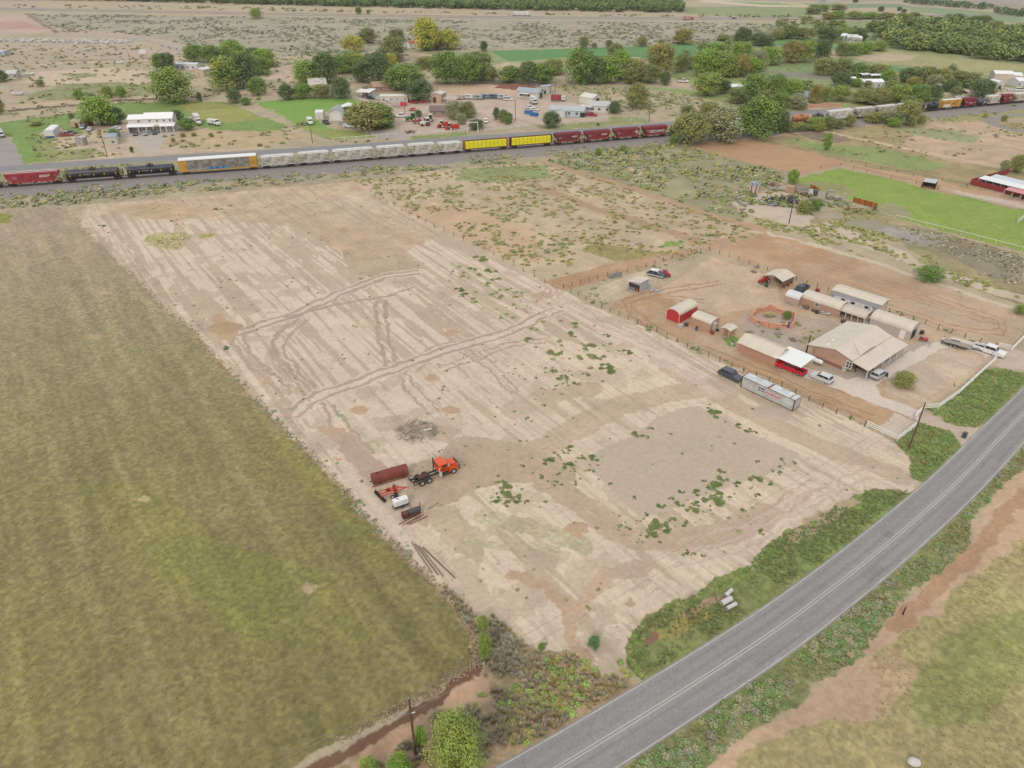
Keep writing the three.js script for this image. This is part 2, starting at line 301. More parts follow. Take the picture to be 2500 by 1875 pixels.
for(const[a,b]of[[[1260,700],[1600,860]],[[1300,690],[1640,850]],[[1340,720],[1700,885]],[[1250,720],[1560,880]]])track([a,[(a[0]+ b[0])/2,(a[1]+ b[1])/2 + 4],b],2.2,0.45,'#cbb4a2');
track([[1262,712],[1280,735],[1330,728],[1338,705]],1.8,0.5,'#bda48f');
track([[1350,730],[1368,705],[1340,690]],1.8,0.5,'#bda48f');
fill('#bfa48c',[[1290,722],[1330,712],[1345,722],[1310,735]],{m:0.5});
line('#c8b097',[[1250,1002],[1307,977],[1369,962],[1440,948]],5.5,{s:0.2});
line('#cdb59d',[[1320,1095],[1448,1022],[1533,985],[1618,965],[1732,945]],6,{s:0.2});
line('#ccb39c',[[1640,905],[1700,935],[1760,971],[1875,1030],[2000,1085],[2200,1165]],5,{s:0.25});
line('#d2baaa',[[1600,880],[1690,920],[1750,960]],3);
line('#cab198',[[1335,1172],[1434,1240],[1505,1297],[1560,1316],[1675,1319],[1788,1297],[1875,1254]],5,{s:0.25});
track([[1335,1172],[1434,1240],[1505,1297],[1560,1316],[1675,1319],[1788,1297],[1875,1254],[2000,1180]],2.4,0.5,'#c5aa97');
track([[1680,1330],[1830,1290],[2000,1210],[2100,1160],[2230,1165]],2.4,0.5,'#cdb5a4');
track([[1640,1370],[1800,1330],[1960,1250],[2080,1190]],2.4,0.5,'#d0b9a8');
fill('#c7b49f',[[1426,1135],[1460,1098],[1533,1070],[1598,1022],[1660,998],[1703,991],[1737,1002],[1817,1053],[1890,1085],[1950,1112],[1950,1142],[1875,1158],[1788,1183],[1703,1220],[1618,1251],[1570,1265],[1533,1234],[1482,1186]],{m:0.18});
fill('#bda58e',[[1149,1065],[1250,1080],[1330,1105],[1420,1140],[1400,1175],[1280,1175],[1180,1190],[1090,1230],[1040,1290],[1000,1260],[990,1180],[950,1150],[1070,1115],[1100,1075]],{m:0.5,s:0.3});
fill('#c0a78e',[[1010,1200],[1090,1180],[1180,1175],[1240,1150],[1180,1120],[1100,1140],[1000,1175]],{m:0.5});
fill('#c2a892',[[775,1042],[806,1034],[860,1060],[908,1107],[959,1152],[930,1172],[897,1172],[830,1095]],{m:0.4});
fill('#c0a692',[[905,1020],[980,1010],[1060,1035],[1130,1050],[1100,1080],[1000,1060],[930,1050]],{m:0.5,s:0.4});
fill('#c6b196',[[1060,1240],[1110,1230],[1150,1290],[1190,1350],[1160,1380],[1110,1330],[1060,1290]],{m:0.5,g:0.2});
fill('#bfa993',[[1280,1330],[1330,1345],[1370,1370],[1350,1395],[1300,1375]],{m:0.4});
fill('#c4aa96',[[1480,1395],[1540,1370],[1600,1372],[1590,1400],[1510,1420]],{m:0.5,s:0.3});
fill('#bba38a',[[1520,1480],[1545,1462],[1560,1480],[1540,1484]],{m:0.5});
line('#c6aa8c',[[1250,1400],[1330,1430],[1395,1510],[1400,1570],[1440,1610]],1.8,{m:0.6});
line('#c8ad92',[[1480,1400],[1420,1470],[1390,1520]],2.2,{m:0.5});
line('#8f9c76',[[823,1005],[870,1050],[931,1101]],1.3,{alpha:0.55,m:0.8,g:0.5});
line('#b0ab88',[[1180,1260],[1270,1280],[1340,1300],[1420,1330]],3.6,{alpha:0.55,m:0.9,g:0.6});
line('#b5ad8c',[[1130,1320],[1230,1330],[1350,1340]],2,{alpha:0.55,m:0.9,g:0.5});
line('#9fa888',[[640,940],[700,1000],[720,1030]],1.3,{alpha:0.55,m:0.8,g:0.5});
for(const[u,v,r]of[[875,1002,1.6],[1100,1000,1.6],[822,1050,1.1],[1056,922,1.4],[1410,1293,1.8],[820,1120,0.9],[635,937,1.2],[1100,812,1.6]])ops.push({color:'#c4a586',disk:r,pts:[G(u,v)],m:0.5});
fill('#cdb79f',[[200,505],[260,590],[397,730],[510,835],[625,960],[790,1130],[897,1255],[985,1345],[1060,1410],[1140,1480],[1175,1560],[1163,1589],[1145,1541],[1115,1500],[985,1367],[897,1277],[787,1152],[625,985],[465,805],[306,658],[198,553]],{m:0.9,s:0.5});
fill('#d9c5b0',[[300,600],[420,720],[540,840],[700,1000],[860,1160],[820,1180],[640,985],[470,800],[320,665]],{m:0.9,s:0.45});
line('#b59b7d',HAY.slice(9,27),1.1,{m:0.9});
fill('#c2a583',[[515,768],[545,766],[584,815],[560,834],[530,825]],{m:0.5});
// house compound
fill('#b9936f',BROWN,{m:0.6,s:0.15});
fill('#be9a76',COMPOUND,{m:0.6,s:0.15});
fill('#cdb298',[[1640,690],[1735,630],[1830,655],[1900,690],[1900,740],[1760,770],[1660,740],[1600,715]],{m:0.6});
fill('#c9b69c',[[1420,715],[1540,672],[1600,650],[1620,680],[1560,710],[1500,735],[1460,740]],{m:0.8,g:0.2});
fill('#bda693',[[1810,770],[1900,765],[2030,780],[2060,800],[1980,845],[1890,830],[1800,805]],{m:0.7});
fill('#b4a597',[[1830,780],[1880,795],[1960,830],[1960,850],[1900,838],[1815,800]],{m:0.4});
fill('#b5a698',[[1960,845],[1985,880],[2067,912],[2110,920],[2080,930],[2035,912],[1955,880],[1930,850]],{m:0.3});
fill('#b9ab9e',[[2150,890],[2230,835],[2270,830],[2280,836],[2180,880]],{m:0.3});
track([[1600,800],[1540,760],[1530,735],[1600,715],[1760,690]],2.2,0.6,'#ab8967');
track([[1650,830],[1560,780],[1540,745],[1620,725],[1720,735]],2.2,0.5,'#b08d6b');
track([[1720,850],[1840,900],[1990,965],[2130,1020]],2.2,0.6,'#ab8a69');
track([[1780,890],[1900,935],[2060,1000]],2,0.6,'#b08e6c');
track([[2310,862],[2330,890],[2315,940]],2,0.5,'#a5835f');
track([[2180,960],[2260,965],[2300,940]],2,0.4,'#ad8c6a');
track([[2440,790],[2360,770],[2200,720],[2000,650]],2.2,0.6,'#b69371');
track([[1900,600],[2100,670],[2300,735],[2450,785],[2440,815],[2330,800],[2150,742]],2.4,0.6,'#b39170');
fill('#cbb09a',[[2160,925],[2300,855],[2400,870],[2380,900],[2250,985],[2170,965]],{m:0.5,s:0.2});
fill('#d2beac',[[2185,1010],[2230,1028],[2235,1045],[2190,1070],[2140,1045]],{m:0.4});
fill('#ddcebf',DRIVE,{m:0.12});
fill('#c9b4a2',APRON,{m:0.4});
fill('#cdb8a6',APRON2,{m:0.4});
fill('#7f9a52',[[1765,825],[1790,820],[1805,832],[1790,845],[1772,842]],{m:0.4,g:0.6});
// verges
const VERGE_A=[[1533,1546],[1567,1520],[1630,1478],[1703,1452],[1746,1415],[1834,1376],[1875,1326],[2030,1241],[2110,1195],[2180,1195],[2236,1202],[2131,1290],[2005,1389],[1875,1480],[1700,1590],[1580,1668],[1545,1650],[1526,1600],[1526,1574]];
const VERGE_B=[[2242,1031],[2278,1043],[2317,1048],[2334,1069],[2341,1095],[2324,1118],[2255,1185],[2225,1160],[2220,1117],[2195,1090],[2190,1078]];
const VERGE_C=[[2257,997],[2290,993],[2341,958],[2401,905],[2450,900],[2540,925],[2540,920],[2500,953],[2418,1028],[2392,1046],[2341,1041],[2288,1012]];
const VERGE_D=[[1510,1875],[1632,1795],[1831,1660],[2030,1518],[2192,1390],[2384,1203],[2540,1045],[2540,1110],[2440,1190],[2380,1260],[2360,1340],[2290,1400],[2220,1440],[2170,1500],[2120,1580],[2080,1620],[1990,1670],[1940,1720],[1900,1735],[1760,1840],[1700,1900],[1480,1900]];
const BRUSH=[[1080,1650],[1170,1560],[1200,1500],[1240,1530],[1300,1590],[1360,1600],[1400,1592],[1440,1640],[1500,1650],[1560,1680],[1400,1775],[1292,1842],[1235,1890],[690,1900],[820,1840],[1000,1745]];
fill('#c9ab8d',[[2540,1110],[2540,1300],[2440,1360],[2330,1440],[2290,1500],[2230,1520],[2190,1560],[2130,1600],[2160,1700],[2130,1765],[2020,1755],[1900,1795],[1800,1860],[1780,1920],[1690,1900],[1760,1840],[1940,1720],[2080,1620],[2170,1500],[2290,1400],[2360,1340],[2440,1190]],{m:0.7});
line('#b89474',[[2500,1200],[2400,1330],[2300,1420],[2220,1500],[2180,1530]],2.2,{m:0.6});
fill('#b0a272',RFIELD,{m:0.6,g:0.7});
for(const k of[0,1,2])fill('#8f9656',[[2180 + k*15,1690],[2330,1540 + k*12],[2520,1470],[2520,1640],[2400,1760 - k*15],[2260,1780]],{m:0.6,g:0.7,alpha:0.28});
fill('#c2a685',[[2130,1610],[2200,1590],[2250,1640],[2180,1720],[2140,1760]],{m:0.9,g:0.4});
fill('#7e8f4c',VERGE_A,{m:0.8,g:0.8});
fill('#a39a55',[[1600,1540],[1720,1490],[1740,1510],[1650,1555],[1600,1570]],{m:0.6,g:0.5});
fill('#96705a',[[1560,1560],[1600,1535],[1605,1565],[1575,1575]],{m:0.8});
fill('#bda182',[[1640,1510],[1720,1470],[1760,1455],[1770,1465],[1680,1505]],{m:0.7,g:0.3});
fill('#b6a586',[[1960,1270],[2080,1215],[2100,1225],[2040,1270],[1960,1310],[1900,1345]],{m:0.7,g:0.4});
fill('#80914f',VERGE_B,{m:0.8,g:0.8});
fill('#82954f',VERGE_C,{m:0.8,g:0.8});
fill('#8a8c5a',VERGE_D,{m:0.9,g:0.8});
fill('#b0987a',BRUSH,{m:1,g:0.5});
fill('#c5b698',[[1455,1608],[1520,1640],[1525,1670],[1490,1690],[1470,1650]],{m:0.4});
fill('#d2b79c',[[1395,1628],[1425,1640],[1440,1670],[1400,1672]],{m:0.4});
fill('#caa78a',[[1060,1720],[1110,1660],[1160,1640],[1210,1640],[1190,1700],[1130,1740],[1080,1740]],{m:0.5});
fill('#c49f82',[[880,1830],[1000,1775],[1030,1790],[960,1850],[840,1900]],{m:0.6});
fill('#7c5a45',[[1163,1620],[1180,1622],[1176,1640],[1105,1690],[1025,1748],[945,1793],[795,1872],[740,1895],[690,1900],[820,1836],[930,1774],[1020,1722],[1090,1674]],{m:0.7});
// hay field: dry and brown at the far end, greener towards the near corner
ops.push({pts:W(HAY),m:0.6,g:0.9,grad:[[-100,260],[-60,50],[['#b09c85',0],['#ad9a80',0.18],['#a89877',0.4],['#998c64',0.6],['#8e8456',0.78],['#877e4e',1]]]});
fill('#8a8840',[[700,1060],[760,1110],[860,1225],[960,1340],[1010,1400],[900,1380],[760,1220],[660,1080]],{m:0.6,g:0.9,alpha:0.35});
for(const al of[0,1,2,3])fill('#8b8b46',[[150 + al*60,1180 - al*10],[330 + al*20,1180],[560 - al*10,1330],[900 - al*60,1420 - al*20],[960 - al*80,1560],[640 - al*20,1600 - al*20],[380 + al*10,1420 - al*10]],{m:0.6,g:0.9,alpha:0.2});
fill('#8a8f52',[[305,858],[340,848],[350,868],[315,880]],{m:0.6,g:0.9,alpha:0.4});
fill('#8d913f',[[-40,520],[30,520],[20,545],[-40,550]],{m:0.6,g:0.8});
for(const[u,v,r]of[[755,1438,1.0],[352,1215,0.9],[262,715,1.0],[230,822,1.2],[105,605,1.3]])ops.push({color:'#b9a47e',disk:r,pts:[G(u,v)],m:0.9,g:0.6});

const TILES=[[-165,180,40,206,2048,1000,0.55],[-260,270,206,346,2048,900,1.1],[-340,430,346,622,2048,760,2],[-820,820,622,1320,2048,880,4]];
const ROWS=(()=>{const a=G(625,599),b=G(866,817);return Math.atan2(b[1]- a[1],b[0]- a[0]);})(); // the way the old furrows of the lot run
function paintTile([x0,x1,f0,f1,w,h,warp]){
const c=document.createElement('canvas'),q=document.createElement('canvas');c.width=q.width=w;c.height=q.height=h;
const a=c.getContext('2d'),b=q.getContext('2d'),sx=w/(x1 - x0),sy=h/(f1 - f0);
for(const k of[a,b]){k.setTransform(sx,0,0,-sy,-x0*sx,f1*sy);k.lineCap=k.lineJoin='round';}
for(const o of ops){
const xs=o.pts.map((p)=>p[0]),fs=o.pts.map((p)=>p[1]),pad=(o.w??o.disk??0)+ 6;
if(Math.max(...xs)<x0 - pad||Math.min(...xs)>x1 + pad||Math.max(...fs)<f0 - pad||Math.min(...fs)>f1 + pad)continue;
let color=o.color;
if(o.grad){const g=a.createLinearGradient(...o.grad[0],...o.grad[1]);for(const[col,at]of o.grad[2])g.addColorStop(at,col);color=g;}
const prm=`rgb(${Math.round((o.m ?? 0.4) * 255)},${Math.round((o.g ?? 0) * 255)},${Math.round((o.s ?? 0) * 255)})`;
for(const[k,col]of[[a,color],[b,prm]]){
k.globalAlpha=o.alpha??1;k.beginPath();
if(o.disk){for(let i=0;i<14;i++){const t=i/14*6.283,r=o.disk*(0.75 + 0.5*vn(i*3.1,o.pts[0][0]));k.lineTo(o.pts[0][0]+ r*Math.cos(t)*1.3,o.pts[0][1]+ r*Math.sin(t));}}else o.pts.forEach((p,i)=>(i?k.lineTo(...p):k.moveTo(...p)));
if(o.w){k.strokeStyle=col;k.lineWidth=o.w;k.stroke();}else{k.closePath();k.fillStyle=col;k.fill();}
}
}
const A=a.getImageData(0,0,w,h).data,B=b.getImageData(0,0,w,h).data,im=a.createImageData(w,h),D=im.data,cr=Math.cos(ROWS),sr=Math.sin(ROWS),pix=(x1 - x0)/w;
for(let j=0;j<h;j++)for(let i=0;i<w;i++){
const x=x0 +(i + 0.5)/sx,f=f1 -(j + 0.5)/sy,o=(j*w + i)*4;
const wx=(vn(x/2.3,f/2.3)- 0.5 + 0.5*(vn(x/0.7,f/0.7)- 0.5))*2*warp,wf=(vn(x/2.3 + 91,f/2.3 + 37)- 0.5 + 0.5*(vn(x/0.7 + 13,f/0.7 + 55)- 0.5))*2*warp;
const si=Math.min(w - 1,Math.max(0,Math.round(i + wx*sx))),sj=Math.min(h - 1,Math.max(0,Math.round(j + wf*sy))),s=(sj*w + si)*4;
let r=A[s],g=A[s + 1],bl=A[s + 2];const m=B[s]/255,gr=B[s + 1]/255,st=B[s + 2]/255;
const big=fbm(x/26,f/26,3)- 0.5,mid=fbm(x/4.5 + 7,f/4.5,3)- 0.5,fine=vn(x/0.45,f/0.45)+ vn(x/0.19,f/0.19)- 1;
if(st>0.02){ // damp earth showing through the pale crust, drawn out along the old furrows
const al=x*cr + f*sr + 3*(vn(x/40,f/40)- 0.5),ac=-x*sr + f*cr + 1.2*(vn(x/30 + 9,f/30)- 0.5),warm=sstep(0.35,0.7,fbm(x/30 + 3,f/30 + 8,3))*0.5;
r +=(216 - r)*warm;g +=(196 - g)*warm;bl +=(177 - bl)*warm;
const patch=fbm(x/11 + 31,f/11,5),n=0.6*fbm(ac/1.5,al/30,3)+ 0.4*patch;
let k=sstep(0.515,0.55,n +(st - 0.5)*0.3)*0.8;
k=Math.max(k,sstep(0.56,0.62,vn(ac/0.6 + 60,al/44))*sstep(0.12,0.25,vn(ac/0.6 + 7,al/7))*Math.min(1,st*2.4)*0.8,sstep(0.615,0.64,fbm(x/6 + 77,f/6 + 5,5))*0.5);
r +=(191 - r)*k;g +=(170 - g)*k;bl +=(146 - bl)*k;bl*=0.995;
const sp=vn(x/0.34 + 3,f/0.34)*vn(x/1.1,f/1.1 + 40);if(sp>0.62){const q=(sp - 0.62)*2.2;r +=(140 - r)*q;g +=(122 - g)*q;bl +=(100 - bl)*q;}
}
const hay=gr>0.85,hk=hay?0.45:1;let e=1 + m*(0.14*big + 0.26*mid*hk)+(0.05 + 0.06*m)*fine;
if(gr>0.02){ // grass: fine tufts, green and dry patches
const t=vn(x/0.55 + 3,f/0.55)*0.6 + vn(x/0.24,f/0.24 + 9)*0.4,p=fbm(x/11 + 50,f/11,4);
e*=1 + gr*(t - 0.5)*(hay?0.4:0.5);
if(hay){const al=x*cr + f*sr,ac=-x*sr + f*cr;e*=1 + 0.15*(fbm(ac/2.6,al/90,3)- 0.5)+ 0.1*(vn(ac/1.1,al/9)- 0.5);const sl=sstep(0.72,0.8,vn(ac/1.6 + 20,al/60))*0.16;r +=(178 - r)*sl;g +=(160 - g)*sl;bl +=(122 - bl)*sl;}
const gk=hk*gr*sstep(0.5,0.72,p)*0.2,dk=hk*gr*sstep(0.53,0.75,1 - p + 0.3*(t - 0.5))*0.26;
r +=(112 - r)*gk;g +=(122 - g)*gk;bl +=(58 - bl)*gk;r +=(164 - r)*dk;g +=(142 - g)*dk;bl +=(106 - bl)*dk;
}
if(m>0.55){const k=(m - 0.55)*sstep(0.52,0.66,fbm(x/6 + 80,f/6 + 20,4))*0.7;r +=(168 - r)*k;g +=(140 - g)*k;bl +=(108 - bl)*k;}
D[o]=r*e;D[o + 1]=g*e;D[o + 2]=bl*(e - 0.02*m*mid);D[o + 3]=255;
}
a.setTransform(1,0,0,1,0,0);a.putImageData(im,0,0);
const t=texOf(c);t.wrapS=t.wrapT=THREE.ClampToEdgeWrapping;
const mt=new THREE.MeshStandardMaterial({map:t,roughness:0.96});mt.color.setScalar(1/K);return mt;
}
const groundMats=TILES.map(paintTile);groundMats.push(M('#b5a68d',{roughness:0.96}));
function clipTo(poly,x0,x1,f0,f1){
const cut=(pts,inside,at)=>{const out=[];pts.forEach((p,i)=>{const q=pts[(i + 1)% pts.length];if(inside(p))out.push(p);if(inside(p)!==inside(q))out.push(at(p,q));});return out;};
const ax=(k,c)=>(p,q)=>{const t=(c - p[k])/(q[k]- p[k]);return[p[0]+(q[0]- p[0])*t,p[1]+(q[1]- p[1])*t];};
let r=cut(poly,(p)=>p[0]>=x0,ax(0,x0));r=r.length?cut(r,(p)=>p[0]<=x1,ax(0,x1)):r;r=r.length?cut(r,(p)=>p[1]>=f0,ax(1,f0)):r;return r.length?cut(r,(p)=>p[1]<=f1,ax(1,f1)):r;
}
function sheet(name,poly,y,label,category,structure=true){ // a patch of the ground as its own sheet, drawn with the soil of its place
const pos=[],uv=[],groups=[];
TILES.forEach(([x0,x1,f0,f1],k)=>{
const c=clipTo(poly,x0,x1,f0,f1);if(c.length<3)return;
const tri=THREE.ShapeUtils.triangulateShape(c.map((p)=>new THREE.Vector2(...p)),[]),from=pos.length/3;
for(const t of tri){const q=t.map((i)=>c[i]);const ar=(q[1][0]- q[0][0])*(q[2][1]- q[0][1])-(q[1][1]- q[0][1])*(q[2][0]- q[0][0]);if(ar<0)q.reverse();if(Math.abs(ar)<1e-6)continue;for(const p of q){pos.push(p[0],y,-p[1]);uv.push((p[0]- x0)/(x1 - x0),(p[1]- f0)/(f1 - f0));}}
groups.push([from,pos.length/3 - from,k]);
});
const g=new THREE.BufferGeometry();g.setAttribute('position',new THREE.Float32BufferAttribute(pos,3));g.setAttribute('uv',new THREE.Float32BufferAttribute(uv,2));
for(const q of groups)g.addGroup(...q);g.computeVertexNormals();
const m=new THREE.Mesh(g,groundMats);m.name=numbered(name);m.receiveShadow=true;scene.add(m);return tag(m,label,category,null,structure?'structure':undefined);
}
{ // the base sheet out to the horizon, cut into the painted tiles and a plain rim
const pos=[],uv=[],g=new THREE.BufferGeometry(),quad=(x0,x1,f0,f1)=>{for(const[a,b]of[[0,0],[1,0],[1,1],[0,0],[1,1],[0,1]]){pos.push(a?x1:x0,0,-(b?f1:f0));uv.push(a,b);}};
TILES.forEach(([x0,x1,f0,f1],k)=>{quad(x0,x1,f0,f1);g.addGroup(k*6,6,k);});
const R=6000,from=pos.length/3;quad(-R,R,-R,40);quad(-R,R,1320,R);for(const[x0,x1,f0,f1]of TILES){quad(-R,x0,f0,f1);quad(x1,R,f0,f1);}
g.addGroup(from,pos.length/3 - from,TILES.length);
g.setAttribute('position',new THREE.Float32BufferAttribute(pos,3));g.setAttribute('uv',new THREE.Float32BufferAttribute(uv,2));g.computeVertexNormals();
const m=new THREE.Mesh(g,groundMats);m.name='ground';m.receiveShadow=true;scene.add(m);tag(m,'tan desert ground with sandy and scrubby patches','ground',null,'structure');
}
sheet('sand_lot',W(LOT),0.004,'wide pale sand lot with furrow marks and tyre tracks','dirt lot');
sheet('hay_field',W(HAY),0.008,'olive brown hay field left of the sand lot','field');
sheet('dirt_field',W(BROWN),0.012,'brown ploughed dirt strip behind the house compound','dirt field');
sheet('compound_yard',W(COMPOUND),0.016,'brown dirt yard inside the wire fence round the house','yard');
sheet('driveway',W(DRIVE),0.06,'pale concrete driveway forking in front of the tan house','driveway');
sheet('gravel_apron',W(APRON),0.02,'gravel apron between the white gate and the paved road','driveway');
sheet('gravel_apron',W(APRON2),0.02,'dirt entrance by the white pickup at the right edge','driveway');
sheet('pasture',W(PASTURE),0.008,'bright green pasture at the right behind the white rail','pasture');
sheet('arena',W(ARENA),0.012,'bare tan riding arena beside the railway trees','arena');
sheet('lawn',W(LAWN),0.008,'bright green field left of the white workshop','field');
sheet('lawn',W(YARD),0.008,'green grass yard around the white two storey house','lawn');
sheet('grass_field',W(RFIELD),0.004,'dry green grass field at the lower right corner','field');
sheet('crop_field',W(GREENS[0]),0.008,'dark green crop field beyond the cottonwood row','field');
sheet('crop_field',W(GREENS[1]),0.008,'small dark green crop field among the far right trees','field');
sheet('crop_field',W(BIGFIELD),0.008,'large yellow green field in front of the far wood','field');

// ---------------------------------------------------------------- roads
function strip(name,pts,half,y,mat,label,category,parent,kind='structure'){ // band along a plan polyline; half = [left, right]
const pos=[],uv=[],idx=[];let d=0;
pts.forEach((p,i)=>{
const a=pts[Math.max(0,i - 1)],b=pts[Math.min(pts.length - 1,i + 1)],dx=b[0]- a[0],dy=b[1]- a[1],l=Math.hypot(dx,dy);if(i)d +=Math.hypot(p[0]- pts[i - 1][0],p[1]- pts[i - 1][1]);
for(const s of[half[0],half[1]]){pos.push(p[0]- dy/l*s,y,-(p[1]+ dx/l*s));uv.push(s,d);}
if(i){const k=i*2;idx.push(k - 2,k,k - 1,k - 1,k,k + 1);}
});
const g=new THREE.BufferGeometry();g.setAttribute('position',new THREE.Float32BufferAttribute(pos,3));g.setAttribute('uv',new THREE.Float32BufferAttribute(uv,2));g.setIndex(idx);g.computeVertexNormals();
if(g.attributes.normal.getY(0)<0){const ix=g.index.array;for(let i=0;i<ix.length;i +=3)[ix[i],ix[i + 1]]=[ix[i + 1],ix[i]];g.computeVertexNormals();}
const m=new THREE.Mesh(g,mat);m.name=parent?name:numbered(name);m.receiveShadow=true;(parent??scene).add(m);return parent?m:tag(m,label,category,null,kind);
}
function smooth(pts,n){const c=new THREE.CatmullRomCurve3(pts.map(([x,f])=>V(x,0,f)),false,'centripetal');return c.getSpacedPoints(n).map((p)=>[p.x,p.z]);}
T.road=(()=>{const c=document.createElement('canvas');c.width=512;c.height=2048;const k=c.getContext('2d'),im=k.createImageData(512,2048);for(let j=0;j<2048;j++)for(let i=0;i<512;i++){const x=i/512*8.7,y=j/2048*70,n=0.86 + 0.1*(vn(x/0.12,y/0.12)- 0.5)+ 0.05*(vn(x/0.4 + 5,y/0.5)- 0.5)+ 0.05*(fbm(x/2 + 9,y/9,3)- 0.5)+ 0.05*(vn(x/0.35 + 40,y/20)- 0.5)- 0.05*Math.exp(-(((x % 4.35)- 1.35)**2)*6)- 0.05*Math.exp(-(((x % 4.35)- 3.05)**2)*6),o=(j*512 + i)*4;im.data[o]=im.data[o + 1]=im.data[o + 2]=n*255;im.data[o + 3]=255;}k.putImageData(im,0,0);reseed(44);k.strokeStyle='rgba(110,106,106,0.4)';k.lineWidth=1.6;for(let q=0;q<12;q++){let x=rr(0,512),y=rr(0,2048);k.beginPath();k.moveTo(x,y);const across=rnd()<0.55;for(let i=0;i<14;i++){x +=across?rr(6,30):rr(-6,6);y +=across?rr(-6,6):rr(5,26);k.lineTo(x,y);}k.stroke();}for(let q=0;q<5;q++){k.fillStyle=`rgba(${q % 2 ? '80,78,80' : '215,210,205'},0.1)`;k.fillRect(rr(0,300),rr(0,1900),rr(60,190),rr(40,200));}const t=texOf(c);t.repeat.set(1/7.44,1/70);t.offset.set(0.5,0);return t;})();
const ASPH=M('#b3afad',{map:T.road,roughness:0.93}),ASPH2=M('#9d9a9b',{map:T.asphalt,roughness:0.93}),PAINT=M('#e6e3dc',{roughness:0.7,map:T.wear});
const ROADC=smooth([[-30,26.5],...[[1420,1839],[1875,1551]].map((p)=>G(...p)),...[[2030,1437],[2160,1333],[2323,1190],[2500,1009]].map((p)=>G(...p)),[150,160],[195,197]],120);
{
strip('paved_road',ROADC,[-3.72,3.72],0.03,ASPH,'grey two lane paved road with double centre line','road');
strip('road_edge_line',ROADC,[3.37,3.48],0.036,PAINT,'white edge line along the far side of the paved road','road marking');
strip('road_edge_line',ROADC,[-3.48,-3.37],0.036,PAINT,'white edge line along the near side of the paved road','road marking');
strip('road_centre_line',ROADC,[0.13,0.25],0.036,M('#c9c4bd'),'pale double centre line of the paved road, far stripe','road marking');
strip('road_centre_line',ROADC,[-0.25,-0.13],0.036,M('#c9c4bd'),'pale double centre line of the paved road, near stripe','road marking');
}
const FRONT=smooth([[-300,262],...[[0,413],[252,396],[443,384],[640,373],[880,357],[1126,339],[1260,331],[1642,302],[1885,281],[2181,261],[2500,236]].map((p)=>G(...p)),[400,476]],100);
strip('frontage_road',FRONT,[-4.6,4.6],0.03,ASPH2,'grey frontage road running behind the freight train','road');
strip('road_edge_line',FRONT,[-4.1,-3.95],0.036,M('#d8d4cc'),'white edge line of the frontage road behind the train','road marking');
const HWY=smooth([[-900,1035],...[[0,22],[300,27.5],[613,33],[900,38.5],[1260,43],[1570,45],[1880,45]].map((p)=>G(...p)),[560,905]],60);
strip('highway',HWY,[-12,-3],0.03,M('#9a928e',{map:T.asphalt}),'far highway carriageway crossing the top, nearer lane pair','road');
strip('highway',HWY,[6,15],0.03,M('#9a928e',{map:T.asphalt}),'far highway carriageway crossing the top, farther lane pair','road');
strip('loop_road',smooth([[2540,277],[2470,281],[2435,286],[2420,292],[2424,302],[2450,311],[2540,330]].map((p)=>G(...p)),40),[-2.8,2.8],0.03,M('#b3aaa2',{map:T.gravel}),'curving grey gravel loop road at the right edge','road');

// ---------------------------------------------------------------- railway bed
const RAIL_Y=1.1;
const RAILC=smooth([[-300,233],...[[17,455],[158,445],[451,424],[638,410.5],[884,390.5],[1129,371],[1418,348],[1640,329.5],[1900,306.5],[2050,292.5],[2300,267],[2500,248]].map((p)=>G(p[0],p[1],RAIL_Y - 0.1)),[400,468]],160);
{
const prof=[[-11.5,0.01],[-9,0.35],[-5,0.75],[-2.9,RAIL_Y - 0.42],[-1.9,RAIL_Y - 0.2],[1.9,RAIL_Y - 0.2],[2.9,RAIL_Y - 0.5],[6,0.25],[8,0.01]];
const pos=[],uv=[],idx=[];let d=0;reseed(5);
RAILC.forEach((p,i)=>{
const a=RAILC[Math.max(0,i - 1)],b=RAILC[Math.min(RAILC.length - 1,i + 1)],dx=b[0]- a[0],dy=b[1]- a[1],l=Math.hypot(dx,dy);if(i)d +=Math.hypot(p[0]- RAILC[i - 1][0],p[1]- RAILC[i - 1][1]);
prof.forEach(([s,y],k)=>{const j=k===0||k===prof.length - 1?rr(-1.8,1.8):0;pos.push(p[0]- dy/l*(s + j),y,-(p[1]+ dx/l*(s + j)));uv.push(s,d);});
if(i)for(let k=0;k + 1<prof.length;k++){const q=i*prof.length + k,o=q - prof.length;idx.push(o,o + 1,q,q,o + 1,q + 1);}
});
const g=new THREE.BufferGeometry();g.setAttribute('position',new THREE.Float32BufferAttribute(pos,3));g.setAttribute('uv',new THREE.Float32BufferAttribute(uv,2));g.setIndex(idx);g.computeVertexNormals();
if(g.attributes.normal.getY(4)<0){const ix=g.index.array;for(let i=0;i<ix.length;i +=3)[ix[i],ix[i + 1]]=[ix[i + 1],ix[i]];g.computeVertexNormals();}
const m=new THREE.Mesh(g,M('#b0a7a3',{map:T.gravel,roughness:0.97}));m.name='railway_embankment';m.receiveShadow=m.castShadow=true;scene.add(m);tag(m,'grey ballast embankment under the freight train','embankment',null,'structure');
const tr=new THREE.Group();tr.name='railway_track';scene.add(tr);tag(tr,'railway track under the freight train','track',null,'structure');
for(const s of[-0.75,0.75])strip('rail',RAILC,[s - 0.05,s + 0.05],RAIL_Y,M('#6d625c',{metalness:0.6,roughness:0.5,raw:true}),null,null,tr);
strip('rail_bed',RAILC,[-1.35,1.35],RAIL_Y - 0.1,M('#6f655e',{map:T.gravel}),null,null,tr);
}
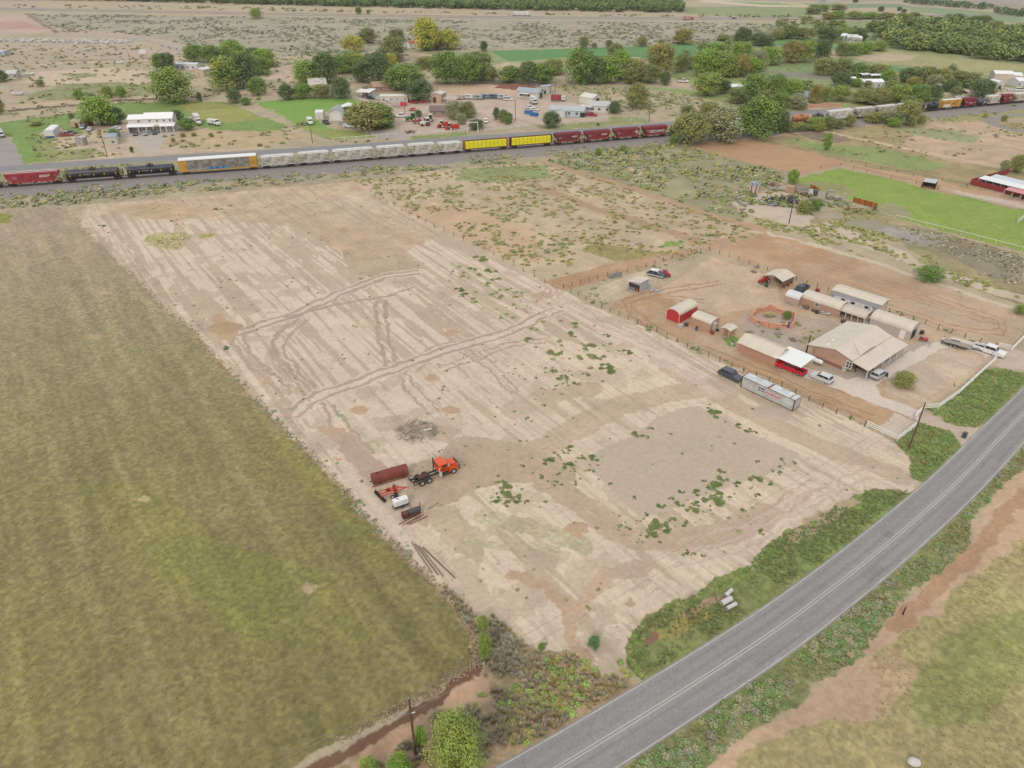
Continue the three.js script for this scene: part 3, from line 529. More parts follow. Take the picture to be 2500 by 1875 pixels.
// ---------------------------------------------------------------- vegetation
const LEAF=(hex,o={})=>M(hex,{raw:true,roughness:0.9,side:THREE.DoubleSide,vertexColors:true,...o});
const leafCols={dark:'#566840',green:'#67803f',bright:'#75903f',lime:'#7c8d46',yellow:'#a0a048',olive:'#7f8450',grey:'#858b6c',orange:'#85804a',dull:'#70794c'};
// a leaf is a small bent card with four corners; clumps of them fill the crown's lobes
function pushLeaf(P,N,C,x,y,z,s,nx,ny,nz,tint){
const n=V(nx + rr(-0.7,0.7),ny + rr(-0.5,0.9),nz + rr(-0.7,0.7)).normalize(),a=V(rr(-1,1),rr(-1,1),rr(-1,1)).cross(n).normalize(),b=n.clone().cross(a),w=s*rr(0.6,1.1),h=s*rr(0.9,1.6);
const q=[[-w,0],[0,-h],[w,0],[0,h]].map(([i,j])=>[x + a.x*i + b.x*j,y + a.y*i + b.y*j,z + a.z*i + b.z*j]);
for(const k of[0,1,2,0,2,3]){P.push(...q[k]);N.push(n.x,n.y,n.z);C.push(...tint);}
}
function leafGeo(P,N,C){const g=new THREE.BufferGeometry();g.setAttribute('position',new THREE.Float32BufferAttribute(P,3));g.setAttribute('normal',new THREE.Float32BufferAttribute(N,3));g.setAttribute('color',new THREE.Float32BufferAttribute(C,3));return g;}
// crown of height 1, width about 1, standing on a trunk; y0 = where foliage begins
function crownGeo(n,lobes,y0,leaf,sd,flat=1){
reseed(sd);const P=[],N=[],C=[],L=[];
for(let i=0;i<lobes;i++){
const t=i/lobes,a=i*2.4 + rr(0,0.7),y=y0 + 0.12 +(0.86 - y0)*Math.pow(t,0.75),wid=Math.min(1,0.72 + t)*Math.sqrt(Math.max(0.05,1.05 - t**2.2)),R=0.36*wid*rr(0.45,1.1);
L.push([Math.cos(a)*R,y*flat,Math.sin(a)*R,rr(0.16,0.24)*(1.1 - 0.3*t),1 + rr(-0.12,0.14),rr(-0.12,0.2)]);
}
for(const[lx,ly,lz,r,br,warm]of L)for(let i=0;i<n/lobes;i++){
const u=rr(-1,1),a=rr(0,6.283),q=Math.sqrt(1 - u*u),k=r*Math.pow(rnd(),0.28)*rr(0.85,1.12),nx=q*Math.cos(a),nz=q*Math.sin(a);
const b=br*rr(0.8,1.2);pushLeaf(P,N,C,lx + nx*k,Math.max(y0*0.7,ly + u*k*0.85),lz + nz*k,leaf,nx,u + 0.25,nz,[b*(1 + warm),b*(1 + warm*0.35),b*(0.9 - warm*0.4)]);
}
return leafGeo(P,N,C);
}
const CROWNS=[crownGeo(6000,30,0.03,0.019,11),crownGeo(6000,34,0.02,0.018,23),crownGeo(5600,26,0.05,0.02,37),crownGeo(6000,32,0.01,0.018,51),crownGeo(4500,34,0.0,0.019,67),crownGeo(6000,28,0.04,0.019,83),crownGeo(15000,44,0.0,0.0105,97)];
const TRUNKS=[3,7].map((sd)=>{reseed(sd);const b=new MB();b.bar([0,0,0],[rr(-0.03,0.03),0.3,0],0.026,7,0.018);for(let i=0;i<6;i++){const a=i*1.05 + rr(0,0.5),y=rr(0.18,0.34);b.bar([0,y - 0.02,0],[Math.cos(a)*rr(0.15,0.3),rr(0.5,0.78),Math.sin(a)*rr(0.15,0.3)],0.013,5,0.004);}return b.geo();});
const BARK=M('#8d7f70',{map:T.bark});
let treeN=0;
function tree(u,vb,vt,wpx,kind,label,group,opt={}){
const[x,f]=G(u,vb),h=Math.max(1.2,heightTo(f +(opt.back??0),vt)),w=wpx*depthOf(f,h/2)/FOC,i=treeN++;
const t=thing(opt.name??(h<3.2?'bush':'broadleaf_tree'),label,h<3.2?'bush':'tree',[x,f],(i*137)% 360,group);
const tr=new THREE.Mesh(TRUNKS[i % 2],BARK);tr.name='trunk';tr.scale.set(w*0.9,h,w*0.9);t.add(tr);
const c=new THREE.Mesh(CROWNS[opt.crown??(h<5?[4,3][i % 2]:i % 6)],LEAF(leafCols[kind]??kind));c.name='crown';c.scale.set(w*1.12,h,w*1.12);t.add(c);
for(const m of[tr,c])m.castShadow=m.receiveShadow=true;return t;
}
const KINDN={dark:'dark green',green:'mid green',bright:'bright green',lime:'yellow green',yellow:'golden yellow',olive:'olive green',grey:'grey green',orange:'orange tinged',dull:'dull green'};
const ORD=['leftmost','second','third','fourth','fifth','sixth','seventh','eighth','ninth','tenth','eleventh','twelfth','thirteenth','fourteenth'];
const trees=(where,group,list)=>{ // a tree without a label of its own is told apart by its colour and its place in the row
const plain=list.filter((a)=>!a[5]),order={};for(const k of new Set(plain.map((a)=>a[4])))order[k]=plain.filter((a)=>a[4]===k).sort((p,q)=>p[0]- q[0]);
list.forEach((a)=>{const o=order[a[4]],i=o?.indexOf(a);tree(a[0],a[1],a[2],a[3]*1.12,a[4],a[5]??(o.length===1?`only ${KINDN[a[4]]} tree ${where}`:i===0?`leftmost ${KINDN[a[4]]} tree ${where}`:i===o.length - 1?`rightmost ${KINDN[a[4]]} tree ${where}`:`${ORD[i]} ${KINDN[a[4]]} tree from the left ${where}`),group,a[6]);});
};
// behind the dirt roads at the upper left
trees('among the trees left of the tan shed','trees round the white mobile home',[
[424,250,168,98,'lime','large round tree with yellow crown top in front of the white mobile home'],[392,174,132,34,'green','narrow light green tree left of the white mobile home'],[413,176,131,40,'dark','narrow dark green tree left of the white mobile home'],
[554,220,142,78,'lime','tall yellow green tree right of the tan box shed'],[605,214,130,70,'dark'],[476,152,110,46,'green','bright tree at the left end of the cluster behind the mobile home'],[516,152,112,48,'green'],[566,146,100,62,'bright','rounded light green tree at the back of the mobile home cluster'],[622,150,118,46,'dark'],[640,182,140,50,'green'],[590,160,126,50,'bright'],[648,164,121,58,'bright','round bright green tree alone on dirt right of the cluster'],
[632,232,190,44,'green'],[574,251,217,36,'dark','dark round bush at the corner of the bright green field'],[489,248,226,14,'dark','small dark bush beside the dirt road'],[600,256,238,26,'green']]);
trees('standing in the grass by the dirt road','small trees by the left dirt road',[[265,240,211,28,'lime'],[298,238,211,24,'bright'],[194,243,220,24,'bright'],[8,200,172,26,'dark','dark tree at the left edge beside a grey roof'],[4,280,236,22,'olive','olive tree cut by the left edge'],[100,212,194,20,'grey']]);
trees('beside the white two storey house','trees beside the two storey house',[[250,306,238,88,'bright','tall bright tree with leaning trunk left of the white two storey house'],[282,303,262,44,'dark','dark tree between the leaning tree and the white house'],[281,342,315,28,'green','leafy tree at the end of the grey mobile home'],[432,302,270,36,'dark','dark round tree at the right end of the white house'],[457,317,290,40,'green','green bush left of the parked white trucks'],[323,373,358,9,'dark','small dark cypress at the white house driveway'],[176,292,276,14,'dull'],[447,334,325,13,'olive'],[474,332,324,14,'olive'],[516,334,325,12,'olive'],[424,348,337,10,'olive'],[90,306,297,28,'olive']]);
// the band of trees across the upper middle
trees('alone in the desert scrub below the highway','lone trees in the scrub below the highway',[[626,46,21,30,'lime','yellow green tree beside the far highway'],[876,34,17,16,'green','small round green bush above the far highway'],[899,34,24,10,'lime','tiny yellow bush above the far highway'],[864,126,89,54,'yellow','bright yellow round tree alone above the trailer grove'],[898,106,70,44,'dull','dull green tree behind the bright yellow one'],[969,100,72,40,'dull'],[962,150,90,68,'dull','large dull green tree left of the red roofed house'],[1040,124,46,66,'yellow','tallest golden tree beside the red roofed house'],[1092,120,74,62,'yellow','drooping golden tree right of the tallest golden tree'],[1041,124,90,34,'bright','green tree at the foot of the tallest golden tree'],[1068,121,84,36,'olive'],[1181,126,101,20,'dark','small dark tree at the left end of the dark crop field'],
[1425,118,91,24,'dull'],[1451,117,104,14,'grey'],[1486,116,98,18,'dull'],[1566,113,89,25,'olive'],[1613,110,97,14,'dull'],[1667,107,73,50,'orange','orange tinged round tree above the dark crop field']]);
trees('in the grove behind the white trailer','grove behind the white trailer',[[749,202,150,72,'bright'],[800,202,131,62,'dark','tall dark tree with bare lower trunk in the trailer grove'],[835,180,136,52,'green'],[866,175,126,62,'lime'],[884,200,156,54,'dark'],[926,202,130,78,'dark','broadest dark tree at the right of the trailer grove'],[954,168,131,30,'yellow','thin yellow tree at the right edge of the trailer grove'],[990,219,160,94,'green','large green tree above the tan mobile home'],[1025,247,196,66,'dark','round dark tree touching the tan mobile home'],
[702,243,207,40,'dark'],[741,240,206,46,'green'],[785,238,207,50,'olive'],[834,240,190,54,'dark','dark tree at the right end of the hedge over the bright green field'],[895,232,210,24,'grey'],[1090,205,128,74,'green','largest tree of the row behind the brown paddock'],[1140,205,135,70,'green'],[1172,195,130,74,'dull'],[1040,168,139,52,'olive'],[1058,166,145,30,'dull'],[1195,202,165,40,'dull'],[1245,202,163,58,'green'],[1290,204,153,60,'dark'],[1325,204,156,62,'green'],[1352,182,146,54,'olive']]);
trees('in the big cottonwood row at the upper middle','cottonwood row at the upper middle',[[1415,204,122,78,'green','tallest deep green cottonwood at the left end of the row'],[1448,205,140,60,'dark'],[1482,202,140,66,'bright'],[1512,192,125,62,'bright'],[1502,140,108,38,'dull'],[1610,184,109,74,'orange','tall yellow tinged cottonwood at the right end of the row'],[1552,197,145,62,'olive'],[1586,202,158,52,'dull'],[1623,208,176,24,'dark'],[1540,205,168,40,'dull'],[1420,205,172,40,'green'],[1662,176,133,36,'dull'],[1690,168,136,40,'olive']]);
trees('in the grove right of the crop field','bright grove right of the dark crop field',[[1722,186,122,66,'bright','broad bright green tree at the left of the bright grove'],[1762,187,128,70,'lime'],[1806,187,134,50,'orange','orange topped tree in the bright grove'],[1838,184,144,44,'bright'],[1745,142,106,56,'bright'],[1808,145,104,58,'bright'],[1720,128,104,32,'olive'],[1812,106,69,44,'dark'],[1853,111,82,46,'dark'],[1766,99,84,36,'olive'],[1850,174,124,46,'grey','grey green spindly tree right of the bright grove'],[1877,158,116,60,'bright'],[1870,112,87,42,'dark'],[1784,188,150,40,'lime'],
[1555,264,205,56,'olive','rounded olive tree standing alone in the scrub field'],[1729,233,180,66,'lime','yellow green tree above the scrub field'],[1766,228,196,34,'dark'],[1838,248,182,72,'green'],[1870,246,195,60,'olive'],[1800,252,215,50,'dull']]);
// by the railway
trees('in the thicket where the train disappears','thicket beside the railway and arena',[[1680,352,276,86,'olive','leftmost broad tree hiding the train end'],[1761,346,265,88,'grey','grey green tree in the middle of the railway thicket'],[1848,336,241,100,'green','tallest tree of the railway thicket above the arena corner'],[1677,280,258,36,'dull'],[1732,284,250,52,'olive'],[1810,300,262,50,'dark'],[1900,322,270,52,'dark'],[1925,322,298,38,'olive'],[1990,319,287,46,'lime','yellow green bushy tree in front of the orange tank car'],[2020,316,285,38,'dull'],[2045,313,292,32,'dull'],[2073,309,281,28,'olive'],[1955,320,300,36,'olive'],
[2130,301,275,38,'olive'],[2158,299,272,42,'grey'],[2211,305,246,66,'olive','large olive tree in front of the pale hopper cars'],[2180,309,287,32,'bright'],[2246,301,281,26,'olive'],[2017,367,326,20,'bright','slender lone tree in the green strip behind the arena'],[1934,450,416,30,'bright','bush at the corner of the bright pasture'],[1640,352,330,16,'bright'],[1460,380,361,16,'lime','tall yellow weed bush right of the railway scrub'],[1520,372,354,18,'lime'],[2480,420,380,40,'olive','olive tree behind the red walled stables'],[2450,418,392,22,'grey'],[2475,262,256,12,'bright'],[2405,286,276,12,'yellow'],[2450,296,282,16,'olive']]);
trees('in the yards along the frontage road','yard trees along the frontage road',[[905,314,252,106,'olive','broad low olive tree covering the grey roofed house'],[935,312,258,60,'green'],[870,308,262,50,'olive'],[1108,291,249,44,'grey','grey green tree in front of the brown roofed house'],[1142,287,250,44,'dull'],[1126,303,278,28,'grey'],[1164,316,293,38,'dark'],[1212,292,263,17,'dark','conical conifer right of the brown roofed house'],[1230,298,269,28,'dull'],[1239,304,283,15,'green'],[1022,286,270,18,'dark','small dark bush behind the green tractor'],[1500,277,247,32,'dark','dark tree at the corner of the white house with carport'],[1344,311,274,42,'dark','round dark tree in front of the pale blue house'],[1243,300,276,18,'dark'],[1460,306,300,8,'dull']]);
trees('on the far side of the frontage road','trees beyond the right end of the frontage road',[[1945,266,231,46,'grey','grey green tree beside the red roofed cottage'],[1990,252,208,36,'orange','rusty orange tree above the adobe wall'],[2015,248,212,28,'lime'],[2050,246,210,48,'lime','yellow green rounded tree right of the rusty orange one'],[2105,252,218,56,'olive'],[2150,250,215,52,'olive'],[2190,248,207,54,'lime'],[2240,248,207,58,'green'],[2276,245,210,42,'dark'],[2130,256,228,40,'dull'],[2215,258,235,40,'dull'],[2052,210,178,44,'dark'],[2090,212,192,28,'bright'],
[2010,182,143,56,'olive'],[2055,184,144,52,'dull'],[2095,187,155,48,'green'],[2140,189,158,48,'olive'],[2165,200,172,36,'bright'],[2215,207,168,52,'dark'],[2255,207,165,52,'dull'],[2292,210,168,46,'olive'],[2228,217,188,38,'orange','orange topped tree behind the long white shed'],[2277,217,183,42,'grey'],[2318,224,195,36,'dark'],[2340,207,175,50,'dull'],[2370,207,178,42,'olive'],[2395,240,197,68,'dark','big dark tree left of the white buildings at the right edge'],[2333,236,212,28,'dull'],[2378,190,178,14,'dark'],[2425,196,182,22,'olive'],[2480,200,188,16,'dark'],
[1890,246,184,60,'green'],[1930,246,196,52,'bright'],[1905,262,226,40,'green'],[1860,262,222,44,'dull']]);
trees('in the far tree belt at the upper right','far tree belt at the upper right',[[1930,153,100,56,'orange','largest golden orange tree of the upper right belt'],[1965,152,99,44,'lime'],[2003,151,100,42,'dark'],[1925,94,60,52,'dull'],[1960,95,68,44,'olive'],[2016,102,67,48,'dark'],[2062,92,67,42,'lime'],[2097,99,70,38,'dark'],[2055,136,105,36,'dull'],[2085,135,105,36,'bright'],[2112,131,103,36,'bright'],[2145,124,100,38,'lime'],[1898,96,72,38,'olive'],[2020,48,31,34,'orange'],[2045,46,26,36,'bright'],[2085,47,28,44,'lime'],[2125,46,30,44,'bright'],[2165,46,31,40,'olive'],[2205,46,32,38,'lime'],[2230,44,30,30,'olive'],[1985,34,18,40,'dull'],[2010,28,12,30,'green'],[2045,24,11,40,'olive'],[1990,20,12,30,'green'],[2150,28,16,16,'dark'],[2195,26,17,14,'dark'],[2206,32,22,12,'dark'],[2330,55,34,50,'dark'],[2380,62,40,44,'dark'],[2400,58,38,36,'dull'],[2425,80,52,44,'dull'],[2445,90,62,40,'bright'],[2470,80,60,44,'lime'],[2285,62,42,40,'dark'],[2150,66,52,34,'grey'],[2190,64,50,40,'grey'],[2240,66,52,40,'dull'],[1650,3,-4,8,'dark'],[2088,6,-2,14,'dark']]);
// near plants
trees('beside the compound','bushes round the house compound',[[2267,684,652,62,'green','big rounded green bush on the far edge of the brown field'],[2204,944,912,50,'olive','rounded bush on the dirt island inside the driveway'],[1962,519,492,38,'olive','green bush in front of the tyre heap'],[1990,514,488,30,'green','darker bush right of the one before the tyre heap'],[2490,765,745,30,'lime']]);
trees('at the bottom edge','shrubs by the road at the bottom edge',[[1120,1895,1762,130,'#7f8f48','large yellow green shrub at the bottom beside the paved road',{crown:6}],[1028,1815,1780,34,'bright'],[980,1895,1850,56,'bright'],[1178,1535,1508,30,'lime','yellow green bush at the corner of the hay field, upper one',{crown:4}],[1185,1612,1548,32,'lime','yellow green bush at the corner of the hay field, lower one',{crown:4}],[900,1890,1862,50,'lime'],[1450,1580,1558,30,'#55774f','bluish green weed alone on pale sand by the road',{crown:4}],[1322,1586,1574,18,'green','small round weed on sand above the lower brush',{crown:4}]]);

// clumps for scrub that nobody could count
function clumpGeo(n,leaf,sd,tall=0.8){
reseed(sd);const P=[],N=[],C=[];
for(let i=0;i<n;i++){const u=rnd(),a=rr(0,6.283),q=Math.sqrt(1 - u*u),k=Math.pow(rnd(),0.3)*rr(0.75,1.1),b=rr(0.75,1.25);pushLeaf(P,N,C,q*Math.cos(a)*k*0.5,0.02 + u*k*tall*0.55,q*Math.sin(a)*k*0.5,leaf,q*Math.cos(a),u + 0.4,q*Math.sin(a),[b,b,b*rr(0.9,1.05)]);}
return leafGeo(P,N,C);
}
function tuftGeo(n,sd){ // upright blades fanning out
reseed(sd);const P=[],N=[],C=[];
for(let i=0;i<n;i++){const a=rr(0,6.283),r0=rr(0,0.2),r1=r0 + rr(0.15,0.4),h=rr(0.5,1),w=rr(0.03,0.06),ca=Math.cos(a),sa=Math.sin(a),b=rr(0.8,1.2);for(const[x,y,z]of[[ca*r0 - sa*w,0,sa*r0 + ca*w],[ca*r0 + sa*w,0,sa*r0 - ca*w],[ca*r1,h,sa*r1]]){P.push(x,y,z);N.push(0,1,0);C.push(b,b,b);}}
const g=leafGeo(P,N,C);g.computeVertexNormals();return g;
}
const CL=[clumpGeo(46,0.14,101),clumpGeo(40,0.15,113,0.65),clumpGeo(90,0.1,127)],TUFT=tuftGeo(26,131);
const inside=(p,poly)=>{let c=false;for(let i=0,j=poly.length - 1;i<poly.length;j=i++){const a=poly[i],b=poly[j];if(a[1]>p[1]!==b[1]>p[1]&&p[0]<((b[0]- a[0])*(p[1]- a[1]))/(b[1]- a[1])+ a[0])c=!c;}return c;};
const nearRoad=(p)=>ROADC.some((q)=>Math.hypot(q[0]- p[0],q[1]- p[1])<4.25);
function scatter(name,label,category,geo,polysP,density,[s0,s1],hexes,sd,o={}){ // density per square metre
reseed(sd);const at=[];
for(const pp of polysP){
const poly=W(pp),xs=poly.map((p)=>p[0]),fs=poly.map((p)=>p[1]),x0=Math.min(...xs),x1=Math.max(...xs),f0=Math.min(...fs),f1=Math.max(...fs),n=(x1 - x0)*(f1 - f0)*density;
for(let i=0;i<n;i++){const p=[rr(x0,x1),rr(f0,f1)];if(!inside(p,poly))continue;const c=fbm(p[0]/(o.patch??9)+ sd,p[1]/(o.patch??9),3);if(c<(o.gap??0.42)+ rr(-0.08,0.08))continue;if(o.not&&o.not.some((q)=>inside(p,q)))continue;if(p[1]<135&&p[0]>-5&&nearRoad(p))continue;at.push([p[0],p[1],c]);}
}
const mt=LEAF('#ffffff'),im=new THREE.InstancedMesh(geo,mt,at.length),m=new THREE.Matrix4(),cols=hexes.map((h)=>new THREE.Color(h)),q=new THREE.Quaternion(),c=new THREE.Color();
at.forEach(([x,f,k],i)=>{const s=rr(s0,s1)*(0.75 + 0.5*k),y=s*rr(0.6,1)*(o.tall??1);im.setMatrixAt(i,m.compose(V(x,0.005,-f),q.setFromAxisAngle(V(0,1,0),rr(0,6.28)),V(s,y,s)));im.setColorAt(i,c.copy(cols[Math.min(cols.length - 1,Math.floor(rnd()*cols.length))]).multiplyScalar(rr(0.82,1.12)));});
im.name=numbered(name);im.castShadow=im.receiveShadow=true;scene.add(im);return tag(im,label,category,null,'stuff');
}
const SAGE=['#8d9272','#8f9066','#7f8a66','#99967a','#9b9560','#83866f'],WEED=['#6f8a42','#7d8f48','#648040','#8b944e'],DRY=['#9a8f5c','#a39466','#8f8a55','#8b7d52','#a5945c'];
const roadside=[[-60,484],[0,478],[300,450],[640,430],[900,406],[1240,378],[1640,343],[1640,366],[1240,402],[900,428],[640,454],[300,484],[200,500],[-60,512]];
scatter('sagebrush','band of grey green sagebrush along the foot of the railway','scrub',CL[0],[roadside],0.2,[1.1,2.8],SAGE,201,{gap:0.36});
scatter('sagebrush','thick scrub between the dirt track and the tan arena','scrub',CL[0],[[[1326,390],[1500,365],[1640,345],[1690,364],[1880,413],[1926,430],[1850,470],[1835,520],[1800,546],[1690,503],[1505,441]]],0.24,[1.1,2.9],[...SAGE,'#8f9a56','#9a9a58'],211,{gap:0.38});
scatter('dry_weeds','scattered olive weeds on the sandy land behind the wire fence','weeds',CL[1],[[[860,442],[1240,400],[1326,398],[1505,450],[1690,512],[1870,566],[1735,606],[1505,645],[1330,680],[1206,618],[1000,520]]],0.26,[0.6,2],[...DRY,'#868a58','#8f8f62','#7f8a55'],223,{gap:0.45,patch:7,tall:0.7});
scatter('desert_scrub','grey green desert scrub below the far highway','scrub',CL[1],[[[60,34],[620,42],[1260,52],[1880,57],[1900,96],[1740,108],[1520,112],[1200,120],[900,126],[640,138],[480,116],[330,84],[160,78]]],0.035,[1.6,4.4],['#8c9078','#949480','#85886e','#8b8468','#7f8468'],227,{gap:0.44,patch:30,tall:0.8});
scatter('desert_scrub','pale scrub on the open ground beyond the barns','scrub',CL[0],[[[1330,205],[1560,214],[1700,236],[1800,262],[1750,290],[1600,292],[1500,268],[1400,230]],[[850,132],[1060,150],[1060,200],[960,190]],[[640,190],[700,160],[860,128],[700,142],[560,126]]],0.07,[1.3,3],['#999a70','#8d9470','#a09a72'],229,{gap:0.46,patch:14});
scatter('olive_scrub','olive scrub between the dirt path and the pasture rail','scrub',CL[1],[[[1960,556],[2060,534],[2130,560],[2240,605],[2330,655],[2480,720],[2500,738],[2330,690],[2150,615]],[[2040,520],[2130,512],[2130,550],[2060,535]],[[1800,520],[1963,560],[2060,600],[2160,645],[2060,612],[1880,562]],[[2290,700],[2420,735],[2500,755],[2440,742]]],0.55,[0.8,2],['#8c8f54','#9a9a58','#85854e','#949060'],233,{gap:0.4,tall:0.8});
scatter('scrap_yard_scrub','shrubs and weeds growing through the scrap yard','scrub',CL[0],[[[1800,470],[1916,465],[1990,470],[2090,500],[2140,520],[2080,530],[1980,515],[1880,500],[1830,505]],[[1940,500],[2010,505],[2030,530],[1950,528]]],0.22,[0.8,2.6],['#7a8a4c','#868c58','#6f7f48','#94906a'],237,{gap:0.44,patch:6});
scatter('dry_brush','grey dead brush below the white pasture rail','brush',CL[1],[[[2120,548],[2190,540],[2500,622],[2500,700],[2380,665],[2240,600]]],0.4,[0.8,1.8],['#a39a88','#958c7a','#8f8a70','#a8a08c','#8a8668'],239,{gap:0.42});
scatter('track_brush','low brush between the railway and the frontage road','brush',CL[1],[[[-60,426],[250,405],[640,385],[1126,351],[1640,313],[1640,322],[1126,362],[640,396],[250,420],[-60,445]],[[2180,298],[2300,275],[2500,258],[2500,276],[2400,282],[2260,300]]],0.09,[1,2.2],['#8f935c','#9a9660','#858a5c'],241,{gap:0.46});
scatter('yard_weeds','weeds in the dusty yards along the frontage road','weeds',CL[1],[[[60,330],[300,290],[300,380],[90,396]],[[0,280],[190,262],[200,300],[60,320]],[[130,235],[330,205],[390,232],[120,246]],[[195,255],[430,243],[420,248],[200,264]],[[70,266],[195,257],[195,268],[70,276]],[[820,345],[960,334],[960,342],[820,352]]],0.08,[0.8,2.2],['#7f8c52','#8f9058','#7a6e50','#8a7c58'],251,{gap:0.46});
scatter('field_weeds','weeds in the pale fields right of the railway thicket','weeds',CL[1],[[[1870,340],[1903,332],[2170,302],[2330,290],[2500,300],[2500,340],[2300,390],[2083,388],[1990,372]]],0.05,[0.8,2.2],['#8f8f5c','#84905a','#9a9266','#7d7a56'],257,{gap:0.46});
// verges and brush near the camera
scatter('verge_grass','tall green weeds on the verge between the sand lot and the road','grass',TUFT,[VERGE_A],10,[0.22,0.5],['#78894e','#6e8244','#828d5a','#8c9270','#7f9066','#968c62'],263,{gap:0.44,patch:4});
scatter('verge_weeds','dark green weed bank along the edge of the sand lot','weeds',CL[2],[[[1533,1548],[1570,1522],[1632,1478],[1703,1453],[1746,1416],[1834,1376],[1875,1327],[2030,1242],[2100,1200],[2130,1205],[2040,1255],[1900,1345],[1840,1395],[1760,1440],[1710,1475],[1640,1500],[1590,1535],[1560,1580],[1590,1640],[1560,1650],[1530,1600]]],2.6,[0.4,0.95],['#6b823f','#738a46','#61783c','#7f8a4e','#858652'],269,{gap:0.38,patch:4,tall:0.8});
scatter('verge_grass','green grass on the verge below the white gate','grass',TUFT,[VERGE_B,VERGE_C],9,[0.25,0.65],['#88a05c','#7d9650','#8f9f5e','#9ca066','#7e9462','#a89c70'],271,{gap:0.32,patch:5});
scatter('verge_weeds','bushy weeds beside the utility pole and gate','weeds',CL[2],[[[2225,1100],[2320,1060],[2336,1100],[2260,1170],[2225,1150]],[[2270,1005],[2330,985],[2400,915],[2450,905],[2480,920],[2380,1010],[2320,1035]]],1.0,[0.5,1.6],['#6c8344','#788a4a','#80895a','#667c42'],277,{gap:0.42,tall:0.7});
scatter('roadside_brush','mixed green brush along the right side of the paved road','brush',CL[2],[VERGE_D],2.6,[0.4,1.3],['#6c8048','#768652','#808660','#888866','#667c46','#8f8a68','#84846f','#708656'],281,{gap:0.34,patch:4,tall:0.85});
scatter('roadside_grass','grass between the brush on the right side of the road','grass',TUFT,[VERGE_D],9,[0.22,0.5],['#8f9c66','#86965a','#a09c6c','#a89c74'],283,{gap:0.4,patch:4});
scatter('lower_brush','tangled dry brush and weeds in the lower corner by the ditch','brush',TUFT,[BRUSH],6,[0.35,0.95],['#b8ac7e','#aca288','#a2a06c','#b39d7e','#9e9e8c','#b09864'],293,{gap:0.44,patch:4,not:[W([[1163,1610],[1200,1620],[1110,1710],[950,1815],[780,1900],[690,1900],[930,1760]])]});
scatter('lower_weeds','green weeds in the lower brush beside the road','weeds',CL[2],[[[1330,1600],[1410,1600],[1445,1690],[1440,1730],[1390,1720],[1350,1650]],[[1410,1595],[1440,1610],[1490,1690],[1470,1700],[1430,1640]],[[1508,1612],[1530,1625],[1545,1655],[1525,1660]],[[1080,1745],[1130,1740],[1160,1700],[1200,1690],[1190,1740],[1110,1780]],[[1210,1700],[1330,1640],[1380,1720],[1290,1800],[1230,1790]],[[1260,1690],[1400,1700],[1400,1760],[1300,1830],[1240,1860]]],1.5,[0.45,1.1],['#7a964c','#8b9f54','#949656','#9f9556','#83924a'],307,{gap:0.34,patch:4});
scatter('grass_field_tufts','sparse green tufts on the field at the lower right corner','grass',TUFT,[RFIELD],3,[0.15,0.34],['#b3b078','#bdb07e','#a8ac6a','#c4b488'],311,{gap:0.42,patch:6});
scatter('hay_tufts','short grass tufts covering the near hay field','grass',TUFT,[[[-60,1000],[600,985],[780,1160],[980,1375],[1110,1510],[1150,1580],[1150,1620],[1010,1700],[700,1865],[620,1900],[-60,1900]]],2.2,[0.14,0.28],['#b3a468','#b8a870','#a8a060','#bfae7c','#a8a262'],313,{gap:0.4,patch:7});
scatter('bank_brush','grey brown dry brush down the lower bank of the hay field','brush',TUFT,[[[1000,1350],[1080,1420],[1160,1500],[1240,1540],[1320,1600],[1300,1650],[1200,1640],[1170,1560],[1110,1480],[1010,1375]],[[1060,1740],[1200,1680],[1300,1700],[1400,1760],[1290,1838],[1240,1880],[1180,1890],[1060,1860]],[[900,1860],[1010,1800],[1060,1830],[1000,1890],[880,1890]]],7,[0.4,1.1],['#aa9f8a','#a0957e','#b0a482','#9a9384','#a89a70'],315,{gap:0.42,patch:4});
scatter('field_edge_weeds','grey green weeds along the bank between hay field and sand lot','weeds',CL[1],[[[530,880],[560,870],[620,950],[760,1100],[860,1190],[940,1270],[1010,1350],[1100,1450],[1160,1520],[1150,1545],[1050,1430],[900,1278],[790,1155],[640,1000]]],0.5,[0.4,1.1],['#8a917a','#80886c','#93907a','#9a9274','#7f8c66'],317,{gap:0.47,patch:4});
scatter('sand_weeds','small weed tufts dotted over the sand lot','weeds',CL[1],[LOT],0.035,[0.3,0.8],['#87885a','#7d8a50','#8f8560','#857a5c'],331,{gap:0.5,patch:12,tall:0.8});
scatter('sand_weeds','weed tufts on the upper right of the sand lot','weeds',CL[1],[[[1080,640],[1180,660],[1300,720],[1420,780],[1500,830],[1460,910],[1340,880],[1260,800],[1140,740]]],0.1,[0.5,1.6],['#87905a','#7d8a50','#8f8a58','#75864c'],337,{gap:0.48,patch:6,tall:0.75});
scatter('pad_weeds','loose small weeds round the rim of the grey lot','weeds',CL[1],[[[1500,1230],[1600,1240],[1720,1200],[1820,1150],[1930,1110],[1960,1150],[1860,1220],[1700,1280],[1560,1330],[1490,1290]],[[1290,1110],[1420,1080],[1480,1130],[1400,1190],[1290,1180]],[[1180,1170],[1280,1190],[1270,1260],[1190,1250]],[[1230,880],[1420,900],[1380,960],[1250,940]]],0.7,[0.2,0.65],['#6f7f48','#7d8652','#667640','#858658'],341,{gap:0.5,patch:3,tall:0.7});
